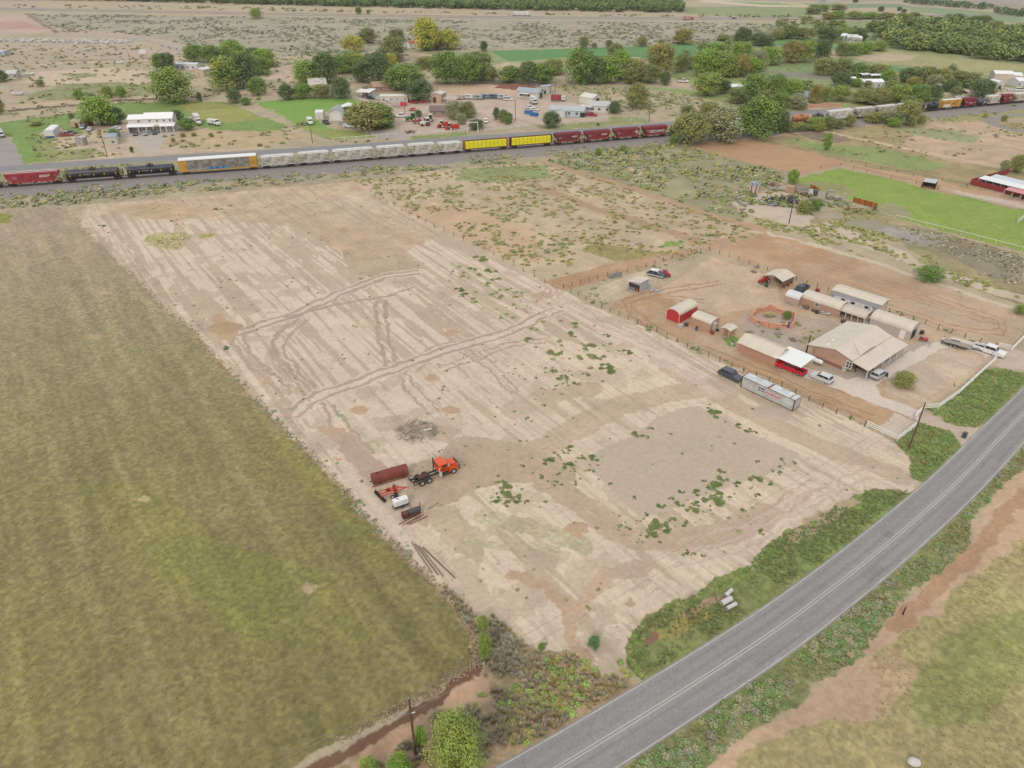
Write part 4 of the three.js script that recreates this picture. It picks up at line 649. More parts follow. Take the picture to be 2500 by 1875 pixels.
scatter('compound_weeds','weeds along the wire fences round the compound','weeds',CL[1],[[[1375,700],[1500,668],[1710,612],[1715,622],[1560,668],[1450,700],[1490,750],[1480,760]],[[1500,755],[1640,822],[1830,908],[1990,985],[2110,1030],[2100,1042],[1980,990],[1820,918],[1600,818]],[[2150,745],[2300,800],[2380,835],[2330,830],[2200,785]],[[1820,800],[1960,780],[2050,800],[2000,840],[1900,830]]],0.22,[0.5,1.5],['#85905a','#7a8c50','#8f8f60','#93906c'],347,{gap:0.42,patch:5});
scatter('green_patch','yellow green grass patch at the top left of the sand lot','grass',TUFT,[[[352,585],[380,570],[450,566],[468,578],[438,608],[402,606]]],2,[0.25,0.55],['#a3a052','#97a052','#aaa45c'],349,{gap:0.45,patch:4});
scatter('corner_brush','grey dry brush on the bank at the corner of the hay field','brush',TUFT,[[[1185,1520],[1240,1540],[1310,1600],[1330,1660],[1290,1690],[1200,1640],[1200,1580]]],6,[0.4,1.0],['#b3aea4','#a6a298','#bcb5a5','#a8a494','#beb398'],353,{gap:0.35,patch:3});
scatter('verge_dry','dry russet weeds in the hollow of the verge','weeds',TUFT,[[[1555,1560],[1605,1540],[1640,1512],[1720,1470],[1740,1480],[1650,1540],[1600,1590],[1565,1600]]],4,[0.3,0.6],['#96705a','#a08058','#8a6a4c'],359,{gap:0.45,patch:3});
scatter('orchard','dense pecan orchard in rows along the top of the photo','orchard',crownGeo(150,9,0.1,0.075,401),[[[-260,-8],[505,8],[505,-14],[-260,-30]],[[518,9.5],[805,15.5],[1260,25.5],[1600,31],[1665,31.5],[1665,17],[1508,-2],[1300,-10],[1000,-16],[518,-16]]],0.024,[9,12],['#5b7044','#647848','#566a42','#6d7f48'],409,{gap:-1,tall:0.8});
scatter('orchard','dark young orchard rows at the far upper right','orchard',crownGeo(120,8,0.1,0.08,421),[[[2210,2],[2300,8],[2420,19],[2420,25],[2300,16],[2210,8]],[[2430,26],[2560,36],[2560,48],[2430,34]]],0.016,[7,10],['#66785a','#6f8064','#5f7458'],419,{gap:-1,tall:0.75});
scatter('far_wood','far cottonwood wood filling the upper right','wood',crownGeo(420,12,0.1,0.048,431),[[[2105,78],[2180,68],[2330,66],[2380,80],[2440,92],[2560,84],[2560,158],[2420,146],[2300,132],[2190,120],[2150,96]]],0.018,[10,17],['#6f8048','#667848','#7c8a50','#788256','#848e54','#5f724a'],433,{gap:0.3,patch:30,tall:0.75});
scatter('far_thicket','mixed trees and thicket filling the gaps of the upper right belt','thicket',crownGeo(300,10,0.02,0.055,435),[[[1880,60],[2000,55],[2110,70],[2150,96],[2060,118],[2000,92],[1900,92]],[[1640,128],[1720,112],[1880,130],[1880,175],[1800,185],[1700,180]],[[2040,205],[2200,170],[2330,178],[2420,195],[2330,225],[2200,232],[2080,238]],[[1880,205],[1960,215],[1990,240],[1900,255]]],0.006,[5,11],['#70804c','#64764a','#7c864f','#808c50','#6a774c'],436,{gap:0.4,patch:24,tall:0.75});
scatter('yard_scrub','scattered scrub over the dusty lots beyond the railway','scrub',CL[0],[[[-60,110],[440,110],[640,180],[640,250],[200,262],[-60,280]],[[640,130],[900,125],[1060,140],[1060,200],[860,205],[640,230]],[[400,330],[760,300],[800,345],[640,362],[420,374]],[[1330,205],[1700,230],[1760,290],[1600,292],[1490,262],[1380,235]],[[1640,190],[1880,190],[2000,225],[1880,270],[1780,262]],[[1880,150],[2060,140],[2040,190],[1900,180]]],0.02,[1,3.2],['#8f9366','#858a5e','#9a966a','#7f8658','#8f865f'],437,{gap:0.44,patch:18});
scatter('far_hedge','scrubby hedge dots beside the far highway','scrub',CL[0],[[[1700,36],[1990,38],[1990,44],[1700,42]],[[-20,12],[500,16],[1260,34],[1660,36],[1660,42],[1260,38],[600,26],[-20,18]],[[1880,48],[2010,48],[2060,66],[1900,62]]],0.012,[2.5,5],['#8a8a68','#7f8462','#8f8464'],439,{gap:0.46,patch:25});
// weed clumps one can count on the sand lot
const weedProto=(()=>{const t=thing('weed_clump','low spreading green weed clump on bare sand','weed',[0,-500],0,'green weed clumps on the sand lot');const c=new THREE.Mesh((()=>{reseed(443);const P=[],N=[],C=[];for(let l=0;l<9;l++){const cx=rr(-0.38,0.38),cz=rr(-0.38,0.38),R=rr(0.1,0.24),h=rr(0.4,1);for(let i=0;i<40;i++){const a=rr(0,6.283),q=Math.sqrt(rnd()),b=rr(0.7,1.25);pushLeaf(P,N,C,cx + Math.cos(a)*q*R,h*(1 - q*q*0.8)*rr(0.35,1)*0.55,cz + Math.sin(a)*q*R,0.045,Math.cos(a)*q,0.8,Math.sin(a)*q,[b,b,b*0.95]);}}return leafGeo(P,N,C);})(),LEAF('#73883f'));c.name='foliage';c.castShadow=true;t.add(c);return t;})();
const weedMats=['#5f723c','#6c7744','#586c38','#757a4a'].map((h)=>LEAF(h));
let firstWeed=true;
for(const[u,v,w,label]of[[1340,1128,34,'weed clump left of the grey lot beside the wheel track'],[1388,1138,32,'weed clump touching the left corner of the grey lot'],[1393,1095,26],[1420,1116,16],[1452,1118,30,'long weed clump on the left edge of the grey lot'],[1363,1156,14],[1320,1164,18],[1275,1138,14],[1558,1060,32,'large weed clump at the upper left of the grey lot'],[1588,1047,17],[1579,1067,15],[1636,1060,11],[1730,1001,24],[1752,1012,38,'weed clump at the top corner of the grey lot'],[1805,1040,22],[1825,1050,24],[1842,1056,16],[1490,1182,13],[1551,1215,14],[1614,1234,24],[1577,1256,15],[1639,1219,17],[1660,1230,26],[1704,1230,22],[1690,1248,34,'weed clump below the right part of the grey lot'],[1740,1226,54,'wide weed row below the grey lot near the road'],[1719,1173,14],[1765,1168,30],[1762,1150,22],[1727,1188,16],[1755,1192,52,'largest weed patch on the right rim of the grey lot'],[1703,1203,26],[1664,1200,18],[1845,1172,36,'weed clump at the right tip of the grey lot'],[1802,1183,24],[1768,1152,12],[1612,1275,40],[1600,1296,48,'big weed patch at the bottom corner of the grey lot'],[1625,1292,30],[1642,1270,22],[1590,1310,30],[1674,1274,15],[1670,1282,14],[1860,1300,20],[1676,1348,18],[1693,1354,15],[1717,1356,14],[1237,1195,40],[1252,1208,44,'weed patch right of the orange truck, broadest one'],[1225,1180,26],[1262,1222,24],[1212,1220,26],[1240,1230,26],[1286,1226,16],[1365,922,24],[1377,920,22],[1407,935,20],[1353,906,20],[1480,905,44,'olive weed patch above the damp wheel band'],[1430,915,22],[1327,990,12],[1287,1022,14],[1850,1128,14],[1910,1122,14],[1938,1130,14],[1905,1140,12],[1905,1155,16],[1885,1150,12],[1880,1180,18],[1850,1210,18],[1815,1245,16],[1290,830,26],[1355,860,40,'olive weed strip on the furrows right of the centre'],[1440,848,40],[1460,870,40],[1480,895,36],[1400,818,24],[1530,860,30],[1480,820,20],[1120,708,30],[1135,720,24],[1170,632,44],[1200,660,34],[550,850,22,'grey green bush on the field bank by the brown mound'],[248,552,22,'bush at the top of the bank beside the hay field'],[533,510,24],[560,503,14],[420,540,12]]){
const[x,f]=G(u,v),w2=w*depthOf(f)/FOC,lab=label??'low spreading green weed clump on bare sand';
let o=weedProto;if(firstWeed){o.position.set(x,0,-f);tag(o,lab);firstWeed=false;}else o=dup(weedProto,lab,[x,f],(u*7)% 360);
const lo=u>1480||v>1080;recolor(o,{foliage:weedMats[lo?u % 3:1 +(u % 3)]});o.scale.set(w2*0.92,Math.min(0.8,0.3 + w2*0.22),w2*0.92);
}
// ---------------------------------------------------------------- buildings, fences, poles
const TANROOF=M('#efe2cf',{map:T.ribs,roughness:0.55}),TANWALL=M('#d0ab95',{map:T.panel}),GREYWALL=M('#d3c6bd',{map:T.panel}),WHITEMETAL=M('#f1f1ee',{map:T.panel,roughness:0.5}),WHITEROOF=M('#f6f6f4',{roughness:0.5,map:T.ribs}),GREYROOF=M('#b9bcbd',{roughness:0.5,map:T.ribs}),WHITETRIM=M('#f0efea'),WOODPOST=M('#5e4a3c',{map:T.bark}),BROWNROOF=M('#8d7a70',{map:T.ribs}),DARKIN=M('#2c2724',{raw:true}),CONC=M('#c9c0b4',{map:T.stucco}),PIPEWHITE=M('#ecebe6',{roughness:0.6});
function edge(a,b,depth,o={}){ // footprint of a building from its front bottom edge (photo points)
const A=G(...a),B=G(...b),w=o.w??Math.hypot(B[0]- A[0],B[1]- A[1]),ang=o.ang!==undefined?o.ang*Math.PI/180:Math.atan2(B[1]- A[1],B[0]- A[0]),m=o.w?[A[0]+ Math.cos(ang)*w/2,A[1]+ Math.sin(ang)*w/2]:[(A[0]+ B[0])/2,(A[1]+ B[1])/2];
return{c:[m[0]- Math.sin(ang)*depth/2,m[1]+ Math.cos(ang)*depth/2],ang:ang*180/Math.PI,w,d:depth};
}
function profile(type,half,h,rise){
if(type==='arch')return[[-half,h],[-half*0.94,h + rise*0.34],[-half*0.72,h + rise*0.68],[-half*0.38,h + rise*0.92],[0,h + rise],[half*0.38,h + rise*0.92],[half*0.72,h + rise*0.68],[half*0.94,h + rise*0.34],[half,h]];
if(type==='shed')return[[-half,h],[half,h + rise]];
if(type==='flat')return[[-half,h + 0.02],[half,h + 0.02]];
return[[-half,h],[0,h + rise],[half,h]];
}
function roofShell(b,type,half,len,h,rise,oh,axis,t=0.1){
const p=profile(type,half,h,rise),s0=[p[0][0]-(p[1][0]- p[0][0]),p[0][1]-(p[1][1]- p[0][1])],ext=(q,r)=>{const dx=q[0]- r[0],dy=q[1]- r[1],l=Math.hypot(dx,dy)||1;return[q[0]+ dx/l*oh,q[1]+ dy/l*oh];};
const lo=[ext(p[0],p[1]),...p.slice(1,-1),ext(p[p.length - 1],p[p.length - 2])],up=lo.map(([x,y],i)=>[x*(1 +(i===0||i===lo.length - 1?0:0.0)),y + t]).reverse();
b.prism([...lo,...up],len + 2*oh,0,0,0,axis==='x'?Math.PI/2:0);
}
function bldg(name,label,category,fp,o){ // o: h, rise, type, axis, wall, roof, oh, group, open
const t=thing(name,label,category,fp.c,fp.ang,o.group),{w,d}=fp,axis=o.axis??'x',half=(axis==='x'?d:w)/2,len=axis==='x'?w:d,p=profile(o.type,half,o.h,o.rise??0);
if(!o.open){const b=new MB();b.prism([[-half,0],...p.map(([x,y])=>[x*0.999,y - 0.015]),[half,0]],len,0,0,0,axis==='x'?Math.PI/2:0);b.build('wall',o.wall,t);}
one((b)=>roofShell(b,o.type,half,len,o.h,o.rise??0,o.oh??0.3,axis,o.t)).build('roof',o.roof,t);
if(o.open){const n=o.posts??4;for(let i=0;i<n;i++)for(const s of[-1,1]){const k=-len/2 + 0.15 +(len - 0.3)*i/(n - 1),[x,z]=axis==='x'?[k,s*(half - 0.12)]:[s*(half - 0.12),k],hh=o.type==='shed'?(((axis==='x'?-s:s)>0)?o.h + o.rise:o.h):o.h;one((b)=>b.box(0.12,hh,0.12,x,hh/2,z)).build('post',o.postMat??PIPEWHITE,t);}}
t.userData.dim=undefined;return Object.assign(t,{fp:{w,d,h:o.h}});
}
const PANE=M('#3d474d',{roughness:0.15,raw:true});
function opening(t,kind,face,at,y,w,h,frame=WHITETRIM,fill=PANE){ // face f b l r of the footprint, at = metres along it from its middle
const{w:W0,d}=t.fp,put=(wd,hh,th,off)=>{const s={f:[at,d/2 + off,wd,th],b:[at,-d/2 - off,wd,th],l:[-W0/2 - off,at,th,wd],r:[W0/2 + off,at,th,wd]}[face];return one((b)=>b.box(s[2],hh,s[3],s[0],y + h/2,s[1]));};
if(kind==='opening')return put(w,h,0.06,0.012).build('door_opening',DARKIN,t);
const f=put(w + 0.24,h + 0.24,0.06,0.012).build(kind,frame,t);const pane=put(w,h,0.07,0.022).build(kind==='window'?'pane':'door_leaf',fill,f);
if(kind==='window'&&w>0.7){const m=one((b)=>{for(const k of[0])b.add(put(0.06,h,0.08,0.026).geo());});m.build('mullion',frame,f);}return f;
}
function fence(name,label,category,ptsP,o){
const pts=ptsP.map((p)=>G(...p)),t=thing(name,label,category,pts[0],0,o.group),L=pts.map(([x,f])=>[x - pts[0][0],-(f - pts[0][1])]);
const pg=one((b)=>(o.round?b.cyl(o.post??0.06,o.post??0.06,o.h,0,o.h/2,0,0,0,0,7):b.box(o.post??0.12,o.h,o.post??0.12,0,o.h/2,0))).geo();
const put=(x,z,k)=>{const m=new THREE.Mesh(pg,o.mat);m.name='post';m.position.set(x,0,z);if(o.lean){m.rotation.set(rr(-0.07,0.07),0,rr(-0.07,0.07));m.scale.y=rr(0.9,1.1);}m.castShadow=m.receiveShadow=true;t.add(m);};
put(...L[0]);
for(let i=1;i<L.length;i++){
const a=L[i - 1],b=L[i],len=Math.hypot(b[0]- a[0],b[1]- a[1]),n=Math.max(1,Math.round(len/o.step));
for(let k=1;k<=n;k++)put(a[0]+(b[0]- a[0])*k/n,a[1]+(b[1]- a[1])*k/n);
for(const y of o.rails??[])one((q)=>(o.round?q.bar([a[0],y,a[1]],[b[0],y,b[1]],o.rail??0.05,7):q.beam([a[0],y,a[1]],[b[0],y,b[1]],0.05,o.rail??0.12))).build('rail',o.railMat??o.mat,t);
for(const y of o.wires??[])one((q)=>q.bar([a[0],y,a[1]],[b[0],y,b[1]],0.008,3)).build('wire',M('#8a8580',{metalness:0.5}),t);
}
return t;
}
function utilityPole(label,base,topV,o={}){
const[x,f]=G(...base),h=o.h??heightTo(f,topV),t=thing('utility_pole',label,'utility pole',[x,f],o.ang??0,o.group),mat=o.mat??M('#8a644c',{map:T.bark});
one((b)=>b.cyl(0.17,0.11,h,0,h/2,0,0,0,0,9)).build('pole',mat,t);
if(o.arm!==false)one((b)=>b.box(2.0,0.11,0.1,0,h - 0.5,0.14)).build('crossarm',mat,t);
for(const k of o.arm!==false?[-0.9,0.9]:[])one((b)=>b.cyl(0.05,0.03,0.18,k,h - 0.36,0.14,0,0,0,6)).build('insulator',M('#cfd2d2',{roughness:0.3}),t);
one((b)=>b.cyl(0.045,0.03,0.3,0,h + 0.15,0,0,0,0,6)).build('insulator',M('#d8dada',{roughness:0.3}),t);
if(o.can)one((b)=>b.cyl(0.28,0.28,0.9,0.32,h - 1.6,0.05)).build('transformer',M('#cdd0d0',{roughness:0.4}),t);
return Object.assign(t,{topH:h});
}
function cable(label,pts,r=0.018){ // sagging wire through points [x, f, y]
const P=[];for(let i=0;i + 1<pts.length;i++){const a=pts[i],b=pts[i + 1],L=Math.hypot(b[0]- a[0],b[1]- a[1]);for(let k=i?1:0;k<=16;k++){const t=k/16;P.push(V(a[0]+(b[0]- a[0])*t,a[2]+(b[2]- a[2])*t - 4*t*(1 - t)*L*0.012,-(a[1]+(b[1]- a[1])*t)));}}
const g=new THREE.TubeGeometry(new THREE.CatmullRomCurve3(P),P.length*2,r,4),m=new THREE.Mesh(g,M('#9b958d',{roughness:0.6}));m.name=numbered('power_cable');m.castShadow=true;scene.add(m);return tag(m,label,'cable');
}
function decal(t,lines,w,h,x,y,z,o={}){ // flat print on a surface; ry turns it
const c=document.createElement('canvas');c.width=o.px??256;c.height=Math.round(c.width*h/w);const k=c.getContext('2d');if(o.bg){k.fillStyle=o.bg;k.fillRect(0,0,c.width,c.height);}
k.textAlign='center';k.textBaseline='middle';if(o.draw)o.draw(k,c.width,c.height);else lines.forEach((l,i)=>{k.fillStyle=o.color??'#fff';k.font=`${o.italic ? 'italic ' : ''}bold ${Math.round(c.height / lines.length * 0.82)}px sans-serif`;k.save();k.translate(c.width/2,c.height*(i + 0.54)/lines.length);const m=k.measureText(l).width;k.scale(Math.min(1.25,c.width*0.96/m),1);k.fillText(l,0,0);k.restore();});
const tx=texOf(c);tx.wrapS=tx.wrapT=THREE.ClampToEdgeWrapping;const mt=new THREE.MeshStandardMaterial({map:tx,transparent:!o.bg,roughness:0.7});mt.color.setScalar(1/K);
const m=new THREE.Mesh(new THREE.PlaneGeometry(w,h),mt);m.position.set(x,y,z);m.rotation.y=o.ry??0;m.name=o.name??'lettering';t.add(m);return m;
}

// ---- the tan house and its compound
{
const t=thing('ranch_house','large tan metal roofed ranch house in the wire fenced compound','house',[76.7,142],40);t.fp={w:16.8,d:8};
// roof planes: ridge at z = 0, long slope behind, front slope then the lower porch
one((b)=>{b.prism([[-3.3,0],[-3.3,3.02],[0,4.02],[4.6,3.02],[4.6,0]],16.6,0,0,0,Math.PI/2);}).build('wall',TANWALL,t);
one((b)=>{b.box(0.06,0.75,7.95,-8.32,0.375,0.66 - 1.3);}).build('brick_base',M('#a9765f',{map:T.stucco}),t);
one((b)=>{b.prism([[6.6,2.66],[0,4.2],[0,4.3],[6.6,2.76]],17.6,0,0,0,Math.PI/2);b.prism([[-4.1,3.1],[0,4.2],[0,4.3],[-4.1,3.2]],17.6,0,0,0,Math.PI/2);}).build('roof',TANROOF,t);
one((b)=>b.prism([[-7.9,2.42],[-4.15,3.0],[-4.15,3.09],[-7.9,2.51]],17.9,0,0,0,Math.PI/2)).build('porch_roof',TANROOF,t);
// small cross gable on the front slope
one((b)=>{b.poly([[-2.2,4.26,0.3],[-5.6,3.32,4.1],[-1.6,3.72,4.1]]);b.poly([[-2.2,4.26,0.3],[-1.6,3.72,4.1],[1.4,3.32,4.1]]);}).build('cross_gable',M('#efe2cf',{map:T.ribs,roughness:0.55,side:THREE.DoubleSide}),t);
one((b)=>b.poly([[-5.6,3.2,4.1],[1.4,3.2,4.1],[-1.6,3.72,4.1]])).build('gable_face',M('#b9a18e',{side:THREE.DoubleSide}),t);
for(let i=0;i<6;i++)one((b)=>b.box(0.13,2.45,0.13,-8.5 + i*3.4,1.22,7.6)).build('porch_post',PIPEWHITE,t);
one((b)=>{for(const[x0,x1]of[[-1.2,2.2],[2.4,5.6]])for(const y of[0.5,1.0])b.box(x1 - x0,0.07,0.07,(x0 + x1)/2,y,7.6);}).build('porch_rail',PIPEWHITE,t);
one((b)=>b.box(17.2,0.1,4.2,0,0.05,5.9)).build('porch_floor',CONC,t);
for(const[x,z]of[[-3.9,-3.2],[-6.7,-2.8]])one((b)=>b.box(1.2,0.04,0.5,x,4.34 - Math.abs(z)*1.54/6.6,z,-1.54/6.6,0,0)).build('skylight',M('#fbfbf8',{roughness:0.25}),t);
for(const[x,z]of[[1,-4.5],[4.2,1.6]])one((b)=>b.cyl(0.09,0.09,0.4,x,4.3 - Math.abs(z)*0.24,z)).build('vent_pipe',CHROME,t);
const f={...t.fp};t.fp={w:16.64,d:9.2};
const win=one((b)=>b.box(0.08,1.75,1.35,-8.33,1.75,3.4)).build('window',WHITETRIM,t);for(const[y,z]of[[1.37,3.1],[1.37,3.7],[2.13,3.1],[2.13,3.7]])one((b)=>b.box(0.06,0.66,0.46,-8.36,y,z)).build('pane',PANE,win);
for(const x of[-3,1.2,4.5])opening(t,'window','f',x,0.9,1.1,1.1);opening(t,'door','f',-0.9,0.05,0.95,2.05,WHITETRIM,M('#e9e4da'));
one((b)=>{b.box(0.05,0.16,0.9,-8.34,2.55,-0.3);b.box(0.08,0.45,0.2,-8.34,2.3,-0.3);}).build('wall_ornament',M('#a08d80'),t);
}
{
let t=bldg('metal_garage','long brown walled garage with tan gable roof left of the white carport','garage',edge([1800,857],[1882,893],5.6,{ang:-48,w:9.4}),{h:2.3,rise:1.1,type:'gable',axis:'x',wall:M('#cd9e88',{map:T.panel}),roof:TANROOF,oh:0.35});
opening(t,'door','l',0,0.05,2.6,2.1,WHITETRIM,M('#a98975'));
// white carport over the red pickup
t=thing('carport','white roofed carport sheltering the red pickup','carport',[61.4,136.1],-48);t.fp={w:6,d:5.6};
one((b)=>roofShell(b,'shed',2.8,6,2.35,0.35,0.15,'x')).build('roof',M('#f8faf9',{roughness:0.45}),t);
for(const[x,z,h]of[[0.9,2.55,2.35],[2.8,-2.55,2.6],[-2.8,-2.5,2.6]])one((b)=>b.box(0.13,h,0.13,x,h/2,z)).build('post',PIPEWHITE,t);
one((b)=>b.box(0.1,2.3,5.2,-2.9,1.15,0)).build('end_wall',M('#8b6a58',{map:T.panel}),t);
// sheds
t=bldg('red_shed','red barn style shed with cream arched roof','shed',edge([1626,778],[1653,790.5],7.6,{ang:-46,w:3.7}),{h:2.25,rise:0.95,type:'arch',axis:'z',wall:M('#d23d44',{map:T.panel,roughness:0.5}),roof:M('#f0e3cf',{map:T.ribs,roughness:0.5}),oh:0.12});
one((b)=>{for(const s of[-1.88,1.88])b.box(0.12,2.3,0.1,s,1.15,3.82);for(const[x0,y0,x1,y1]of[[-1.88,2.3,-1.3,2.9],[-1.3,2.9,0,3.2],[0,3.2,1.3,2.9],[1.3,2.9,1.88,2.3]])b.beam([x0,y0,3.82],[x1,y1,3.82],0.1,0.12);}).build('corner_trim',M('#e9d5c0'),t);
t=bldg('tan_shed','tan shed with barrel roof beside the red shed','shed',edge([1687,792.5],[1731,810.5],3.6,{ang:-46,w:5.2}),{h:2.2,rise:0.6,type:'arch',axis:'x',wall:M('#d3a78f',{map:T.panel}),roof:TANROOF,oh:0.2});
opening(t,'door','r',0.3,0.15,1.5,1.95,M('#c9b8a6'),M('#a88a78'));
{const[x,f]=G(1742,806);const k=thing('water_tank','grey upright tank at the end of the tan shed','tank',[x,f]);one((b)=>b.cyl(0.62,0.62,2,0,1,0,0,0,0,18)).build('shell',M('#b9b2b2',{roughness:0.5}),k);one((b)=>b.cyl(0.62,0.15,0.3,0,2.15,0,0,0,0,18)).build('dome',M('#c4bdbc'),k);}
t=bldg('small_shed','smallest tan shed with flat square roof right of the barrel roofed shed','shed',edge([1761,817.5],[1777,823.5],2.5,{ang:-46,w:2.1}),{h:1.95,rise:0.28,type:'gable',axis:'z',wall:M('#d3a78f',{map:T.panel}),roof:TANROOF,oh:0.3});
opening(t,'door','f',0,0.1,0.9,1.6,M('#b0907c'),M('#a27f6c'));
// loafing shed at the back left
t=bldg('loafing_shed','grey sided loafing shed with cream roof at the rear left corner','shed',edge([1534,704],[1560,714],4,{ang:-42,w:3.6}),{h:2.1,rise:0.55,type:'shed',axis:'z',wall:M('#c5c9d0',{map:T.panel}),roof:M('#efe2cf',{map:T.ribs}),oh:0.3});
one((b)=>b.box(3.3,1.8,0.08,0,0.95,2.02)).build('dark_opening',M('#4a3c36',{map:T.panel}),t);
one((b)=>{for(let i=0;i<4;i++)b.box(2.4,0.09,0.05,-0.2,0.3 + i*0.32,3.3);for(const x of[-1.3,0.9])b.box(0.1,1.4,0.1,x,0.7,3.3);}).build('gate',M('#b9bcc2'),t);
// tall shelter over the trailer
t=bldg('trailer_shelter','tall open shelter with cream roof and grey skirt over the travel trailer','shelter',edge([2026,740],[2101,769],4.4,{ang:-46,w:12.2}),{h:3.75,rise:0.5,type:'gable',axis:'x',roof:TANROOF,oh:0.3,open:true,posts:6,postMat:M('#9aa0a6')});
one((b)=>{b.box(12.2,1.15,0.06,0,3.15,2.24);b.box(12.2,1.15,0.06,0,3.15,-2.24);b.prism([[-2.2,3.0],[-2.2,3.72],[0,4.2],[2.2,3.72],[2.2,3.0]],0.06,6.1,0,0,Math.PI/2);}).build('skirt',M('#bfc3cb',{map:T.panel}),t);
// long workshop
t=bldg('long_shed','long tan barrel roofed shed between white hut and arched carport','shed',edge([1954,744],[2040,773.5],4.4,{ang:-47,w:9.8}),{h:2.25,rise:0.95,type:'arch',axis:'x',wall:M('#c9a28d',{map:T.panel}),roof:TANROOF,oh:0.2});
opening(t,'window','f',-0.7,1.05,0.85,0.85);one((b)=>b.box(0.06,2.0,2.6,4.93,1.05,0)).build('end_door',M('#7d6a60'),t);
t=bldg('white_hut','white arched hut at the left end of the long tan shed','shed',edge([1915,737.5],[1949,748.5],3.4,{ang:-46,w:3.6}),{h:1.9,rise:0.9,type:'arch',axis:'x',wall:M('#cbb0a7',{map:T.panel}),roof:M('#f2f4f8',{map:T.ribs,roughness:0.4}),oh:0.12});
// arched open carport
t=bldg('arched_carport','tan arched carport open on the sides behind the house','carport',edge([2045,774],[2099,792.5],4.2,{ang:-46,w:6.4}),{h:1.9,rise:0.85,type:'arch',axis:'x',roof:M('#e6d4c3',{map:T.ribs,roughness:0.55}),oh:0.1,open:true,posts:5});
// big workshop
t=bldg('workshop','tan walled workshop with rounded roof and open roll up door behind the house','workshop',edge([2119,799],[2211,832.5],5,{ang:-47,w:9.4}),{h:2.5,rise:1.15,type:'arch',axis:'x',wall:GREYWALL,roof:TANROOF,oh:0.15});
opening(t,'door','f',3.1,0.05,1,2.05,WHITETRIM,M('#f4f6f7'));one((b)=>b.box(0.05,2.8,4.7,4.72,1.4,0)).build('end_wall',M('#d8d3cc',{map:T.panel}),t);{const k={...t.fp};t.fp={w:9.52,d:5};opening(t,'opening','r',0.2,0.02,2.5,2.15);t.fp=k;}
{const[x,f]=G(2172,790,3.4);const k=thing('storage_tank','white tank showing behind the workshop roof','tank',[x + 1.5,f + 2.2],-47);one((b)=>b.rbox(4.4,2.6,1.9,0,1.6,0,0.4,3)).build('shell',M('#f5f6f6'),k);one((b)=>{b.box(3.6,0.3,1.4,0,0.15,0);}).build('skid',M('#8a8a88'),k);}
// equipment shelter
t=bldg('equipment_shelter','open fronted shelter with cream roof full of red farm machinery','shelter',edge([1862,690],[1902,702],5.8,{ang:-50,w:5.6}),{h:2.3,rise:0.9,type:'gable',axis:'z',roof:M('#efe2cf',{map:T.ribs}),oh:0.25,open:true,posts:3,postMat:M('#7d6a5c')});
one((b)=>{b.box(5.4,2.2,0.06,0,1.1,-2.85);b.box(0.06,1.4,5.6,2.75,1.6,0);}).build('back_wall',M('#857064',{map:T.panel}),t);
}
// adobe courtyard
{
const c=G(1885,778),t=thing('courtyard_wall','low scalloped terracotta courtyard wall behind the sheds','wall',c,-3),ADO=M('#eeb093',{map:T.stucco,roughness:0.95});
const corner=[[1832,783],[1876,800],[1934,800],[1939,777],[1879,757],[1845,765]].map((p)=>{const g=G(...p),dx=g[0]- c[0],df=g[1]- c[1],a=-3*Math.PI/180;return[dx*Math.cos(a)+ df*Math.sin(a),-(-dx*Math.sin(a)+ df*Math.cos(a))];});
corner.forEach((p,i)=>{const q=corner[(i + 1)% corner.length],L=Math.hypot(q[0]- p[0],q[1]- p[1]),s=new THREE.Shape();s.moveTo(0,0);s.lineTo(L,0);const n=16;for(let k=n;k>=0;k--)s.lineTo(L*k/n,1.25 + 0.28*Math.cos(k/n*Math.PI*2*Math.max(1,Math.round(L/5))));const hole=new THREE.Path();hole.absarc(L/2,0.85,0.28,0,6.29,true);if(L>3.2)s.holes.push(hole);
const g=new THREE.ExtrudeGeometry(s,{depth:0.28,bevelEnabled:true,bevelSize:0.04,bevelThickness:0.04,bevelSegments:1,curveSegments:10});const b=new MB();b.add(g,p[0],0,p[1],0,Math.atan2(-(q[1]- p[1]),q[0]- p[0]),0);b.build('wall_panel',ADO,t);});
one((b)=>b.box(0.9,1.5,0.08,corner[2][0]- 0.9,0.95,corner[2][1]+ 0.35,0,0.4,0)).build('blue_door',M('#3d4c9b'),t);
const bush=thing('bush','bright green bush inside the terracotta courtyard','bush',G(1920,779));const f=new THREE.Mesh(CROWNS[4],LEAF('#62793a'));f.name='foliage';f.scale.set(2.8,2.1,2.2);f.castShadow=true;bush.add(f);
const dr=thing('bush','dry grey shrub inside the terracotta courtyard','bush',G(1878,772));const f2=new THREE.Mesh(CROWNS[4],LEAF('#a39a78'));f2.name='foliage';f2.scale.set(3.6,0.9,2.4);f2.castShadow=true;dr.add(f2);
}
